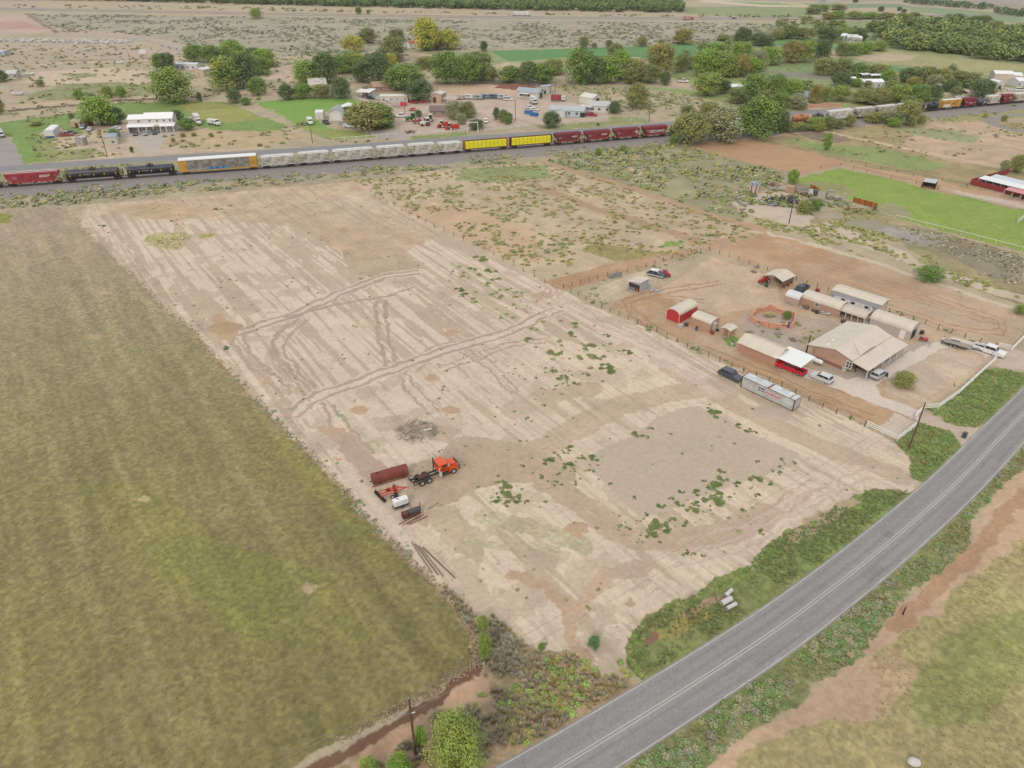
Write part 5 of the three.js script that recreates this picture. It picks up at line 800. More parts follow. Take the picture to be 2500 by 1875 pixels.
// container
{
const e=edge([1806.5,944.5],[1930.5,1003],2.44,{ang:-49,w:12.19}),t=thing('shipping_container','long grey corrugated shipping container with patched white roof by the fence','container',e.c,e.ang),SC=M('#d6dad6',{map:T.wear,roughness:0.6}),H0=2.6;
const wave=(len)=>{const p=[];const n=Math.round(len/0.28);for(let i=0;i<=n;i++){const x=-len/2 + len*i/n,k=i % 2?0.035:0;p.push([x - 0.05,k],[x + 0.05,k]);}return p;};
one((b)=>{for(const s of[1,-1]){const p=wave(11.7).map(([x,k])=>[Math.max(-5.85,Math.min(5.85,x)),k]);const g=new THREE.ExtrudeGeometry(new THREE.Shape([...p,[5.85,-0.05],[-5.85,-0.05]].map((q)=>new THREE.Vector2(...q))),{depth:2.3,bevelEnabled:false});g.rotateX(Math.PI/2);b.add(g,0,2.48,s*1.17,0,s>0?0:Math.PI,0);}}).build('corrugated_side',SC,t);
one((b)=>b.box(12.0,2.36,2.2,0,1.3,0)).build('core',M('#8d8f8d'),t);
one((b)=>{for(const x of[-6.02,6.02])for(const z of[-1.14,1.14])b.box(0.16,2.56,0.16,x,1.32,z);for(const z of[-1.15,1.15]){b.box(12.19,0.16,0.14,0,0.12,z);b.box(12.19,0.12,0.14,0,2.56,z);}for(const x of[-6.03,6.03]){b.box(0.14,0.12,2.44,x,2.562,0);b.box(0.14,0.16,2.44,x,0.122,0);}}).build('frame',M('#8d7f78',{map:T.rust}),t);
for(const[x,w,c]of[[-3.05,5.7,'#e4e8ec'],[2.55,4.5,'#e9ecee'],[5.55,1.0,'#eef0f0']])one((b)=>b.box(w,0.05,2.3,x,2.6,0)).build('roof_sheet',M(c,{map:T.wear,roughness:0.5}),t);
for(const[x,w]of[[0.05,0.5],[4.92,0.24]])one((b)=>b.box(w,0.03,2.3,x,2.59,0)).build('rusty_gap',M('#b09a8c',{map:T.rust}),t);
one((b)=>{for(const z of[-0.56,0.56])b.box(0.05,2.3,1.06,6.06,1.32,z);}).build('door',M('#d8d9d6',{map:T.wear}),t);one((b)=>{for(const z of[-0.8,-0.3,0.3,0.8])b.bar([6.11,0.2,z],[6.11,2.4,z],0.025);}).build('lock_rod',CHROME,t);
decal(t,['P&O'],1.55,0.8,-1.35,1.62,1.225,{bg:'#2c3260',color:'#f2f2f2'});decal(t,['Nedlloyd'],3.4,0.85,1.25,1.55,1.225,{bg:'#e3c6c4',color:'#b8324a',px:512});
decal(t,['www.ponl.com'],2.2,0.25,0.9,0.85,1.225,{color:'#e8e8e8'});
}
// fences
reseed(61);
const WFENCE={h:1.35,step:2.6,rails:[0.45,0.85,1.25],round:true,post:0.085,rail:0.075,mat:M('#fbfaf6',{roughness:0.55})};
fence('pipe_fence','white pipe fence at the lower right corner of the compound by the pole','fence',[[2116,1042],[2190,1077],[2240,1039],[2231,1021]],WFENCE);
fence('pipe_fence','long white pipe fence running along the dirt island to the white pickup','fence',[[2257,1000],[2290,998],[2341,962],[2429,881],[2417,865]],WFENCE);
fence('pipe_gate','white gate standing open at the driveway entrance','gate',[[2257,1000],[2231,1021]],{...WFENCE,step:5});
fence('pipe_fence','white pipe fence leaving the right edge behind the white pickup','fence',[[2437,849],[2469,857],[2500,826],[2560,762]],WFENCE);
const WIRE={h:1.35,step:3.2,wires:[0.5,0.9,1.25],mat:WOODPOST,post:0.11,lean:true};
fence('wire_fence','dark post wire fence along the front of the compound and container','fence',[[1375,705],[1489,762],[1579,800],[1653,836],[1729,871],[1815,909],[1908,946],[2008,996],[2110,1041]],WIRE);
fence('wire_fence','dark post wire fence on the left rear side of the compound','fence',[[1375,705],[1458,681],[1555,658],[1640,632],[1732,613]],WIRE);
fence('wire_fence','dark post wire fence between compound and brown field','fence',[[1732,613],[1828,645],[1943,686],[2021,712],[2141,754],[2259,792],[2355,825],[2430,848]],WIRE);
fence('wire_fence','old leaning wire fence crossing the upper edge of the sand lot','fence',[[905,470],[928,489],[999,524],[1061,555],[1132,588],[1206,623],[1330,692]],{...WIRE,step:5});
fence('rail_fence','white top rail fence along the near side of the green pasture','fence',[[2186,533],[2260,553],[2345,574],[2430,596],[2560,630]],{h:1.3,step:6.5,rails:[1.25],round:true,post:0.06,rail:0.07,mat:PIPEWHITE});
fence('pipe_fence','pale pipe corral fence along the far edge of the green pasture','fence',[[2296,467],[2370,487],[2440,502],[2540,522]],{h:1.5,step:3.5,rails:[0.5,0.95,1.4],round:true,post:0.07,rail:0.07,mat:M('#dcd2ca')});
fence('wire_fence','rusty post fence between pasture and tan lane','fence',[[2002,412],[2051,406],[2116,421],[2175,436],[2236,449],[2290,462]],{...WIRE,step:7,rails:[1.1],rail:0.05});
fence('wire_fence','post fence on the far side of the tan lane','fence',[[2078,398],[2150,413],[2230,430],[2300,442],[2360,458]],{...WIRE,step:8,rails:[1.1],rail:0.05});
fence('board_fence','white board fence along the frontage road left of the farm driveway','fence',[[812,345],[870,341],[920,337],[969,332]],{h:1.5,step:4.5,rails:[1.4],post:0.2,rail:0.2,mat:WHITETRIM});
fence('board_fence','white board fence in front of the red farm machinery','fence',[[1002,333],[1060,328],[1120,324],[1141,322]],{h:1.5,step:4.5,rails:[1.4,0.8],post:0.2,rail:0.18,mat:WHITETRIM});
fence('board_fence','white board fence right of the arched white gate','fence',[[1166,324],[1205,320],[1245,316],[1290,311]],{h:1.5,step:4.5,rails:[1.4,0.8],post:0.18,rail:0.16,mat:WHITETRIM});
fence('board_fence','pale fence round the pale blue house yard','fence',[[1257,292],[1300,302],[1330,310],[1440,301],[1515,297]],{h:1.3,step:5,rails:[1.2,0.6],post:0.15,rail:0.1,mat:M('#d6d0c6')});
fence('board_fence','white fence round the lawn of the house with carport','fence',[[1521,296],[1581,292],[1590,288],[1545,276]],{h:1.3,step:4,rails:[1.2,0.6],post:0.15,rail:0.1,mat:M('#e3e0da')});
{const[x,f]=G(1142,326),t=thing('gateway','white square entrance arch over a farm driveway','gateway',[x,f],G(1166,324)[1]>f?8:0),w=Math.hypot(G(1166,324)[0]- x,G(1166,324)[1]- f);for(const k of[0,w])one((b)=>b.box(0.3,5,0.3,k,2.5,0)).build('post',WHITETRIM,t);one((b)=>b.box(w + 0.3,0.3,0.25,w/2,5.0,0)).build('beam',WHITETRIM,t);}
fence('pole_fence','dark low wall and fence along the brown paddock','fence',[[1060,206],[1150,205],[1240,203],[1330,212]],{h:1.6,step:6,rails:[0.5,1.0,1.4],post:0.25,rail:0.22,mat:M('#8a8582')});
fence('board_fence','white fence at the edge of the bright green field by the canopy','fence',[[855,238],[880,246],[903,253]],{h:1.6,step:4,rails:[1.5,0.9],post:0.2,rail:0.2,mat:WHITETRIM});
// utility poles and wires
const P1=utilityPole('brown utility pole at the bottom edge beside the ditch',[1015,1843],1706,{arm:false,ang:20}),P2=utilityPole('brown utility pole leaning over the white gate by the road',[2218,1097],983,{arm:false});
P2.rotation.z=-0.0;one((b)=>{b.box(0.5,0.1,0.1,0.25,P1.topH - 2.5,0.1);}).build('bracket',CHROME,P1);
{const a=G(1015,1843),b=G(2218,1097),dx=b[0]- a[0],df=b[1]- a[1],far=[a[0]- dx*1.0,a[1]- df*1.0];
for(const[h,n]of[[0.15,'upper power wire from the bottom pole along the ditch'],[-2.5,'lower power wire from the bottom pole along the ditch']])cable(n,[[a[0]- 42,a[1]- 23,10.5 + h],[a[0],a[1],P1.topH + h],[a[0]+ 84.4,a[1]+ 58.5,P2.topH + h]],0.022);}
utilityPole('leaning dark pole by the tyre heap in the scrap yard',[1926,545],500,{arm:false,mat:WOODPOST});
utilityPole('thin pole left of the pump house in the scrap yard',[1832,474],446,{arm:false,mat:WOODPOST});utilityPole('thin pole right of the pump house in the scrap yard',[1843,478],448,{arm:false,mat:WOODPOST});
utilityPole('tall brown pole beside the grey mobile home',[262,381],316,{can:false});utilityPole('utility pole beside the frontage road at the dirt field',[763,349],303,{arm:false});utilityPole('utility pole with transformer in front of the broad olive tree',[903,333],285,{can:true});utilityPole('utility pole left of the blue dumpsters',[1258,294],243,{});utilityPole('utility pole at the right end of the white lawn fence',[1584,298],256,{});utilityPole('thin pole behind the white barn',[1481,252],228,{arm:false});utilityPole('leaning thin pole behind the blue roofed barn',[1355,230],200,{arm:false});utilityPole('pole at the paddock beside the tall tan shed',[1068,226],196,{arm:false});utilityPole('pole in the dirt lot at the upper left',[318,150],120,{arm:false});utilityPole('tall pole at the lower right of the far tree group',[1868,262],220,{});
cable('power wire crossing above the green field to the transformer pole',[[...G(200,340),9],[...G(262,381),10.2],[...G(763,349),7.6],[...G(903,333),7.9],[...G(1258,294),8.8],[...G(1584,298),7.4]],0.03);
utilityPole('dark meter pole in front of the left end of the tan house',[1968,863],818,{arm:false,mat:M('#3d332d',{map:T.bark})});
// ---------------------------------------------------------------- the freight train
T.grime=noiseTex(256,(x,y)=>{const n=per(x,y,5,4),v=per(x*1,y*0.12 + 0.3,40,2);return[0.8 + 0.2*sstep(0.3,0.6,n)- 0.14*sstep(0.55,0.75,v),0.77 + 0.22*sstep(0.3,0.6,n)- 0.17*sstep(0.55,0.75,v),0.73 + 0.24*sstep(0.3,0.6,n)- 0.18*sstep(0.55,0.75,v)].map((q)=>Math.max(0,Math.min(1,q)));},5);
const railS=[0];for(let i=1;i<RAILC.length;i++)railS.push(railS[i - 1]+ Math.hypot(RAILC[i][0]- RAILC[i - 1][0],RAILC[i][1]- RAILC[i - 1][1]));
function railAt(u){for(let i=1;i<RAILC.length;i++){const a=uOf(...RAILC[i - 1],RAIL_Y),b=uOf(...RAILC[i],RAIL_Y);if(a<=u&&u<=b){const t=(u - a)/(b - a);return[RAILC[i - 1][0]+(RAILC[i][0]- RAILC[i - 1][0])*t,RAILC[i - 1][1]+(RAILC[i][1]- RAILC[i - 1][1])*t];}}return u<0?RAILC[0]:RAILC[RAILC.length - 1];}
const wheelG=one((b)=>{b.cyl(0.46,0.46,0.12,0,0,0,Math.PI/2,0,0,14);b.cyl(0.51,0.51,0.04,0,0,-0.07,Math.PI/2,0,0,14);}).geo(),STEEL=M('#4c4541',{roughness:0.7,raw:true}),bogieG=one((b)=>{for(const z of[-0.98,0.98]){b.prism([[-1.15,0.35],[-0.55,0.3],[0.55,0.3],[1.15,0.35],[1.15,0.62],[0.5,0.85],[-0.5,0.85],[-1.15,0.62]],0.16,0,0,z);}b.box(0.4,0.3,2.1,0,0.65,0);for(const x of[-0.88,0.88])b.bar([x,0.48,-0.8],[x,0.48,0.8],0.08);}).geo();
function bogies(t,L){
for(const s of[-1,1]){const b=new THREE.Mesh(bogieG,DARK);b.name='bogie';b.position.x=s*(L/2 - 1.9);t.add(b);for(const x of[-0.88,0.88])for(const z of[-0.75,0.75]){const w=new THREE.Mesh(wheelG,STEEL);w.name='wheel';w.position.set(x,0.48,z);if(z<0)w.rotation.y=Math.PI;w.castShadow=true;b.add(w);}b.castShadow=true;}
one((b)=>{for(const s of[-1,1]){b.box(0.5,0.28,0.25,s*(L/2 + 0.12),0.85,0);}b.box(L - 0.4,0.22,0.5,0,0.95,0);}).build('coupler_and_sill',DARK,t);
}
function carAt(u0,u1,name,label,group){const a=railAt(u0),b=railAt(u1),L=Math.hypot(b[0]- a[0],b[1]- a[1])- 0.9,t=thing(name,label,'rail car',[(a[0]+ b[0])/2,(a[1]+ b[1])/2],Math.atan2(b[1]- a[1],b[0]- a[0])*180/Math.PI,group,RAIL_Y);t.L=L;return t;}
function hopper(u0,u1,hex,label,o={}){
const t=carAt(u0,u1,'hopper_car',label,o.group??'covered hopper cars of the freight train'),L=t.L,h=o.h??4.55,W2=1.55,m=M(hex,{map:T.grime,roughness:0.6}),e=L/2;
bogies(t,L);
one((b)=>b.prism([[-e + 2.6,1.15],[-e + 0.75,3.2],[-e + 0.45,h - 0.25],[e - 0.45,h - 0.25],[e - 0.75,3.2],[e - 2.6,1.15]],W2*2 - 0.1)).build('body',m,t);
one((b)=>{b.prism([[-W2,h - 0.3],[-W2 + 0.35,h],[W2 - 0.35,h],[W2,h - 0.3]],L - 0.7,0,0,0,Math.PI/2);}).build('roof',M(o.roof??hex,{map:T.wear,roughness:0.6}),t);
one((b)=>{b.box(L - 1.2,0.06,0.7,0,h + 0.12,0.9);b.box(L - 1.2,0.06,0.7,0,h + 0.12,-0.9);}).build('running_board',M(o.board??'#9a9694'),t);
for(let i=0;i<4;i++)one((b)=>b.box((L - 3)/4 - 0.4,0.16,0.8,-e + 1.5 +(i + 0.5)*(L - 3)/4,h + 0.08,0)).build('hatch',M(o.roof??hex),t);
one((b)=>{const n=Math.round((L - 5)/1.3);for(let i=0;i<=n;i++)for(const z of[-1,1])b.box(0.1,h - 1.9,0.06,-e + 2.7 +(L - 5.4)*i/n,(h + 1.15)/2,z*(W2 - 0.02));b.box(L - 1,0.22,W2*2 + 0.06,0,h - 0.34,0);}).build('side_ribs',m,t);
one((b)=>{b.box(L,0.28,0.12,0,1.2,W2);b.box(L,0.28,0.12,0,1.2,-W2);}).build('side_sill',m,t);
for(const s of[-1,1])one((b)=>{for(const z of[-1.4,1.4]){b.beam([s*(e - 0.1),1.2,z],[s*(e - 0.5),h - 0.3,z],0.1,0.1);b.beam([s*(e - 0.15),1.3,z],[s*(e - 2.3),1.4,z*0.9],0.1,0.1);b.beam([s*(e - 1.5),1.2,z],[s*(e - 0.8),3.0,z],0.12,0.12);}for(let k=0;k<7;k++)b.box(0.04,0.04,0.5,s*(e - 0.12),1.5 + k*0.4,1.2);b.box(0.9,0.08,2.9,s*(e - 0.5),1.3,0);}).build('end_frame',M(o.end??hex,{map:T.wear}),t);
for(const x of[-L/4,0,L/4])one((b)=>{const g=new THREE.CylinderGeometry(1.5,0.4,0.75,4,1);g.rotateY(Math.PI/4);b.add(g,x,0.82,0);}).build('chute',m,t);
if(o.logo)decal(t,o.logo.lines,o.logo.w,o.logo.h,o.logo.x??L*0.22,o.logo.y??3.2,W2 + 0.03,{color:o.logo.color??'#eee3df',italic:true,draw:o.logo.draw,px:256});
if(o.num!==false)decal(t,['ATSF','314208'].map((s,i)=>o.mark?.[i]??s),1.5,0.9,-L*0.3,3.0,W2 + 0.03,{color:o.markCol??'#ded5d0'});
if(o.stripes)for(let i=0;i<9;i++)one((b)=>b.box(0.5,0.18,0.03,-e + 2 +(L - 4)*i/8,1.2,W2 + 0.07)).build('reflector_stripe',M('#e0b84a'),t);
return t;
}
function tankCar(u0,u1,hex,label,o={}){
const t=carAt(u0,u1,'tank_car',label,'tank cars of the freight train'),L=t.L,r=o.r??1.45,yc=1.25 + r,m=M(hex,{map:T.wear,roughness:o.rough??0.45,raw:o.raw});
bogies(t,L);
one((b)=>{b.cyl(r,r,L - 2.6,0,yc,0,0,0,Math.PI/2,24);for(const s of[-1,1]){const g=new THREE.SphereGeometry(r,24,8,0,Math.PI*2,0,Math.PI/2);g.scale(1,0.42,1);g.rotateZ(-s*Math.PI/2);b.add(g,s*(L/2 - 1.3),yc,0);}}).build('tank',m,t);
one((b)=>{b.box(L - 0.6,0.2,2.2,0,1.12,0);for(const s of[-1,1])b.box(0.9,0.55,2.4,s*(L/2 - 1.9),1.35,0);}).build('underframe',o.frame??DARK,t);
one((b)=>{b.box(2.4,0.06,2.2,0,yc + r + 0.05,0);b.cyl(0.4,0.4,0.55,0,yc + r + 0.3,0);for(const x of[-1.2,1.2])for(const z of[-1.05,1.05])b.bar([x,yc + r,z],[x,yc + r + 0.9,z],0.03);for(const z of[-1.05,1.05])b.bar([-1.2,yc + r + 0.9,z],[1.2,yc + r + 0.9,z],0.03);}).build('platform',o.raw?M('#3a3634',{raw:true}):M(hex),t);
one((b)=>{for(const z of[-0.25,0.25])b.bar([z,1.1,r + 0.12],[z,yc + r,0.9],0.035);for(let k=0;k<6;k++)b.bar([-0.25,1.3 + k*0.42,r + 0.1 - k*0.04],[0.25,1.3 + k*0.42,r + 0.1 - k*0.04],0.03);b.bar([-L/2 + 1,1.6,r + 0.1],[L/2 - 1,1.6,r + 0.1],0.035);}).build('ladder',o.raw?DARK:M(hex),t);
if(o.marks){for(const x of[-L*0.4,-L*0.22,L*0.02,L*0.2,L*0.4])one((b)=>b.box(0.3,0.55,0.03,x,yc - 0.45,r + 0.0)).build('reflector_stripe',M('#e9c62e'),t);decal(t,['UTLX 641203'],2.6,0.4,-L*0.1,yc - 0.25,r + 0.02,{color:'#d8d4d0'});}
if(o.panels)one((b)=>{for(const s of[-1,1])b.box(1.1,1.9,2.3,s*(L/2 - 0.2),2.3,0);}).build('end_panel',M('#8b8a5c',{map:T.wear}),t);
return t;
}
function lumberCar(u0,u1,label,end){
const t=carAt(u0,u1,'lumber_car',label,'yellow lumber cars of the freight train'),L=t.L;bogies(t,L);
one((b)=>{b.box(L,0.3,2.7,0,1.15,0);}).build('deck',M('#8b5a3c',{map:T.rust}),t);
for(const s of[-1,1])one((b)=>{b.box(0.22,3.3,2.8,s*(L/2 - 0.3),2.9,0);b.beam([s*(L/2 - 0.3),1.3,1.2],[s*(L/2 - 0.1),4.4,1.2],0.12,0.12);}).build('bulkhead',M(end,{map:T.rust}),t);
one((b)=>{b.box(L - 0.8,0.3,0.35,0,4.45,0);for(let i=0;i<=12;i++)b.box(0.14,3.2,0.2,-L/2 + 0.6 +(L - 1.2)*i/12,2.9,0);}).build('centre_beam',M('#8b5a3c',{map:T.rust}),t);
const Y=['#fff32a','#fbee22','#fff63a'].map((h)=>M(h,{roughness:0.5})),n=10,bw=(L - 1.2)/n,g=one((b)=>b.rbox(bw - 0.1,0.66,1.06,0,0,0,0.05)).geo();
for(const z of[-1,1])for(let k=0;k<4;k++)for(let i=0;i<n;i++){const m=new THREE.Mesh(g,Y[(i*7 + k*5 +(z + 1))% 3]);m.name='lumber_bundle';m.position.set(-L/2 + 0.6 +(i + 0.5)*bw,1.68 + k*0.72,z*0.72);m.castShadow=m.receiveShadow=true;t.add(m);}
one((b)=>{for(let i=0;i<22;i++)b.box(0.3,0.16,0.3,-L/2 + 0.8 +(L - 1.6)*i/21,4.22,0.55);}).build('tie_blocks',M('#9a7a20'),t);
return t;
}
function autorack(u0,u1,label,seen=true){
const t=carAt(u0,u1,'autorack_car',label),L=t.L,h=5.7,YL=M('#d8a848',{map:T.wear});bogies(t,L);
one((b)=>{b.box(L - 0.3,h - 1.4,2.7,0,1.1 +(h - 1.4)/2,0);}).build('body',M('#8f9296',{map:T.wear}),t);
one((b)=>b.prism([[-1.5,h - 0.55],[-1.42,h - 0.15],[-0.9,h + 0.1],[0.9,h + 0.1],[1.42,h - 0.15],[1.5,h - 0.55]],L - 0.1,0,0,0,Math.PI/2)).build('roof',M('#f7f7f5',{roughness:0.5}),t);
one((b)=>{b.box(L,0.42,2.9,0,1.05,0);for(let i=1;i<10;i++)for(const z of[-1.4,1.4])b.box(0.14,h - 1.5,0.12,-L/2 + L*i/10,3.1,z);}).build('posts',YL,t);
for(let i=0;i<10;i++)for(const z of[-1,1])for(const k of[0,1,2]){if(i===0||i===9)continue;one((b)=>b.box(L/10 - 0.3,1.1,0.05,-L/2 + L*(i + 0.5)/10,1.95 + k*1.22,z*1.38)).build('side_panel',M(['#a6a9ad','#9da1a6','#adb0b3'][(i + k)% 3],{map:T.grime,metalness:0.15}),t);}
for(const s of[-1,1])one((b)=>{b.box(L/10,h - 1.45,2.86,s*(L/2 - L/20),3.15,0);for(const z of[-0.5,0.5])b.box(0.06,h - 1.8,0.06,s*(L/2 + 0.02),3.1,z);}).build('end_door',YL,t);
decal(t,[],L*0.27,1.15,-L*0.02,1.75,1.46,{draw:(k,w,h2)=>{k.lineWidth=h2*0.3;k.lineJoin='round';for(let i=0;i<7;i++){k.strokeStyle=i % 2?'#1f62b4':'#2f9fe0';const x=w*(i + 0.5)/7;k.beginPath();k.moveTo(x - w*0.06,h2*0.85);k.lineTo(x - w*0.02,h2*0.18);k.lineTo(x + w*0.05,h2*(0.75 -(i % 3)*0.2));k.lineTo(x - w*0.05,h2*0.5);k.stroke();}},name:'graffiti',px:512});
decal(t,[],L*0.24,0.85,-L*0.3,1.62,1.46,{draw:(k,w,h2)=>{k.lineWidth=h2*0.1;k.strokeStyle='#d5d8de';for(let i=0;i<8;i++){const x=w*(i + 0.5)/8;k.beginPath();k.moveTo(x - w*0.05,h2*0.8);k.quadraticCurveTo(x,-h2*0.2,x + w*0.05,h2*0.75);k.lineTo(x - w*0.04,h2*0.4);k.stroke();}},name:'graffiti',px:256});
decal(t,['TTGX 963'],2.4,0.45,-L*0.16,3.6,1.44,{color:'#caa040'});
return t;
}
function boxCar(u0,u1,hex,label,o={}){
const t=carAt(u0,u1,'box_car',label,'box cars at the right end of the train'),L=t.L,m=M(hex,{map:T.wear});bogies(t,L);
one((b)=>b.box(L - 0.3,3.6,2.9,0,2.9,0)).build('body',m,t);one((b)=>b.prism([[-1.5,4.65],[0,4.95],[1.5,4.65]],L - 0.1,0,0,0,Math.PI/2)).build('roof',M(o.roof??'#d8d6d2'),t);
one((b)=>{for(let i=0;i<=10;i++)for(const z of[-1.47,1.47])b.box(0.12,3.5,0.08,-L/2 + 0.3 +(L - 0.6)*i/10,2.9,z);}).build('side_ribs',m,t);
one((b)=>{for(const z of[-1.5,1.5])b.box(3,3.2,0.08,0,2.85,z);}).build('door',M(o.door??hex),t);
if(o.band){one((b)=>b.box(L*0.34,1.3,0.03,-L*0.28,2.0,1.53)).build('painted_patch',M('#e6e2da'),t);}
if(o.logo)decal(t,o.logo,L*0.26,2.6,0.4,2.9,1.56,{color:'#2d3148',italic:true});return t;
}
const BN={lines:['BNSF'],w:4.6,h:1.1};
hopper(-60,13.5,'#a83a44','maroon hopper car cut by the left edge of the photo',{end:'#8b8262'});
hopper(15,158,'#b43a48','longest maroon hopper car with white logo at the left',{logo:{...BN,w:5.4,h:1.4},board:'#d0cdca',stripes:true,end:'#8f8560'});
tankCar(160,305,'#38383a','black tank car next to the long maroon hopper',{raw:true,marks:true,panels:true,r:1.55});
tankCar(306,438,'#31343c','glossy black tank car next to the yellow autorack',{raw:true,marks:true,r:1.45,rough:0.3});
autorack(440,634,'yellow autorack car with white roof and blue graffiti');
const WH={end:'#c9c8c4',board:'#e8e7e4',roof:'#f2f1ee',markCol:'#8a8a8c',h:4.7};
hopper(636,725.5,'#dddcd8','first pale grey hopper car right of the autorack',{...WH,h:4.5});
hopper(726.5,809,'#d6d5d2','second pale grey hopper car, purple streak along its sill',WH);
{const t=hopper(810,916,'#dedddb','longest pale grey hopper car with grey graffiti',WH);decal(t,[],t.L*0.42,1.0,t.L*0.12,1.75,1.6,{draw:(k,w,h)=>{k.strokeStyle='#5c5c60';k.lineWidth=h*0.08;for(let i=0;i<9;i++){const x=w*(i + 0.5)/9;k.beginPath();k.moveTo(x - w*0.06,h*0.8);k.bezierCurveTo(x - w*0.02,-h*0.2,x + w*0.03,h*1.2,x + w*0.06,h*0.3);k.stroke();}},name:'graffiti'});}
hopper(917,991.5,'#d8d7d3','fourth pale grey hopper car of the white run',WH);hopper(992.5,1064,'#dcdbd8','fifth pale grey hopper car of the white run',WH);hopper(1065,1128,'#e3e3e1','short white hopper car touching the yellow lumber car',{...WH,h:4.4});
lumberCar(1129,1240.5,'left yellow lumber car with orange ends','#c98a3a');lumberCar(1241.5,1347.5,'right yellow lumber car with brown ends','#7a3a34');
const MR={board:'#7a3a3c',end:'#6b2f36',stripes:true,h:4.6};
hopper(1348.5,1420,'#8f3444','first maroon hopper car right of the yellow lumber cars',{...MR,logo:{...BN,w:3.6}});hopper(1421,1490.5,'#9d3742','second maroon hopper car right of the yellow lumber cars',{...MR,logo:{...BN,w:3.6}});
hopper(1491.5,1561,'#9b3640','third maroon hopper car with round white emblem',{...MR,logo:{w:1.5,h:1.5,x:4.6,y:3.1,draw:(k,w,h)=>{k.lineWidth=w*0.12;k.strokeStyle='#e8dedc';k.beginPath();k.arc(w/2,h/2,w*0.4,0,6.3);k.stroke();k.fillStyle='#e8dedc';k.fillRect(w*0.42,h*0.15,w*0.16,h*0.7);k.fillRect(w*0.15,h*0.42,w*0.7,h*0.16);}}});
hopper(1562,1628,'#a33b45','maroon hopper car with big white graffiti letters',{...MR,logo:{lines:['TAZLOWVE'],w:8,h:2.0,x:0.6,y:2.7,color:'#f0ece8'}});
tankCar(1629,1690,'#2c2e33','dark tank car going behind the railway thicket',{raw:true});tankCar(1691,1760,'#33353a','dark tank car hidden by the railway thicket',{raw:true});hopper(1761,1835,'#c9c6c0','pale hopper car hidden by the railway thicket',WH);
tankCar(1868,1926,'#dcdcdc','white tank car left of the orange tank car');tankCar(1927,1975,'#cf8a56','rusty orange tank car among the railway bushes',{frame:M('#8f5c3a')});tankCar(1976,2011,'#3a3634','dark brown tank car right of the orange one',{raw:true,r:1.2});
hopper(2012,2078,'#f1f1ef','bright white hopper car behind the bushes',WH);hopper(2079,2130,'#d5d2c4','cream grey hopper car left of the large olive tree',{...WH,roof:'#e0ddd2'});hopper(2131,2184,'#d9d6ca','cream hopper car touching the large olive tree',{...WH,roof:'#e4e1d8'});hopper(2185,2234,'#cfcbc0','cream hopper car behind the large olive tree',WH);
tankCar(2235,2257,'#3b3d40','short dark tank car right of the large olive tree',{raw:true,r:1.2});tankCar(2258,2290,'#2f3034','black tank car left of the yellow box car',{raw:true,r:1.3});
boxCar(2291,2339,'#dba94a','yellow box car with dark emblem at the right',{roof:'#eceae4',logo:['H'],band:true});hopper(2340,2377,'#9c3440','maroon hopper car right of the yellow box car',{...MR,stripes:false,logo:{lines:['BNSF'],w:3.4,h:1,x:0.5,y:2.4}});tankCar(2378,2400,'#6c7480','blue grey tank car at the right',{r:1.35});
hopper(2401,2434,'#e4e2dc','pale hopper car right of the blue grey tank car',WH);hopper(2435,2465,'#9b3540','last maroon hopper car near the right edge',{...MR,stripes:false,logo:{...BN,w:3.2}});hopper(2466,2499,'#dcd6c6','cream hopper car at the right edge',WH);hopper(2500,2545,'#dcd8cc','pale hopper car cut by the right edge',WH);
// ---------------------------------------------------------------- cars, trucks, farm machines
const RIM=M('#b9bbbd',{metalness:0.6,roughness:0.4,raw:true}),LAMP=M('#e9e9e4',{roughness:0.2}),TAIL=M('#a3202a',{roughness:0.3});
const tyreG={},rimG={};
function wheel(t,x,z,r,w,rim=RIM){
const k=r + '_' + w;tyreG[k]??=one((b)=>{const g=new THREE.LatheGeometry([[r*0.58,-w/2],[r*0.93,-w/2],[r,-w*0.3],[r,w*0.3],[r*0.93,w/2],[r*0.58,w/2]].map((p)=>new THREE.Vector2(...p)),16);g.rotateX(Math.PI/2);b.add(g);b.cyl(r*0.58,r*0.58,w*0.6,0,0,0,Math.PI/2);}).geo();rimG[k]??=one((b)=>{b.cyl(r*0.56,r*0.56,0.03,0,0,w*0.36,Math.PI/2,0,0,14);b.cyl(r*0.18,r*0.16,0.06,0,0,w*0.4,Math.PI/2,0,0,8);}).geo();
const m=new THREE.Mesh(tyreG[k],RUBBER);m.name='wheel';m.position.set(x,r,z);if(z<0)m.rotation.y=Math.PI;m.castShadow=true;t.add(m);const q=new THREE.Mesh(rimG[k],rim);q.name='rim';m.add(q);
}
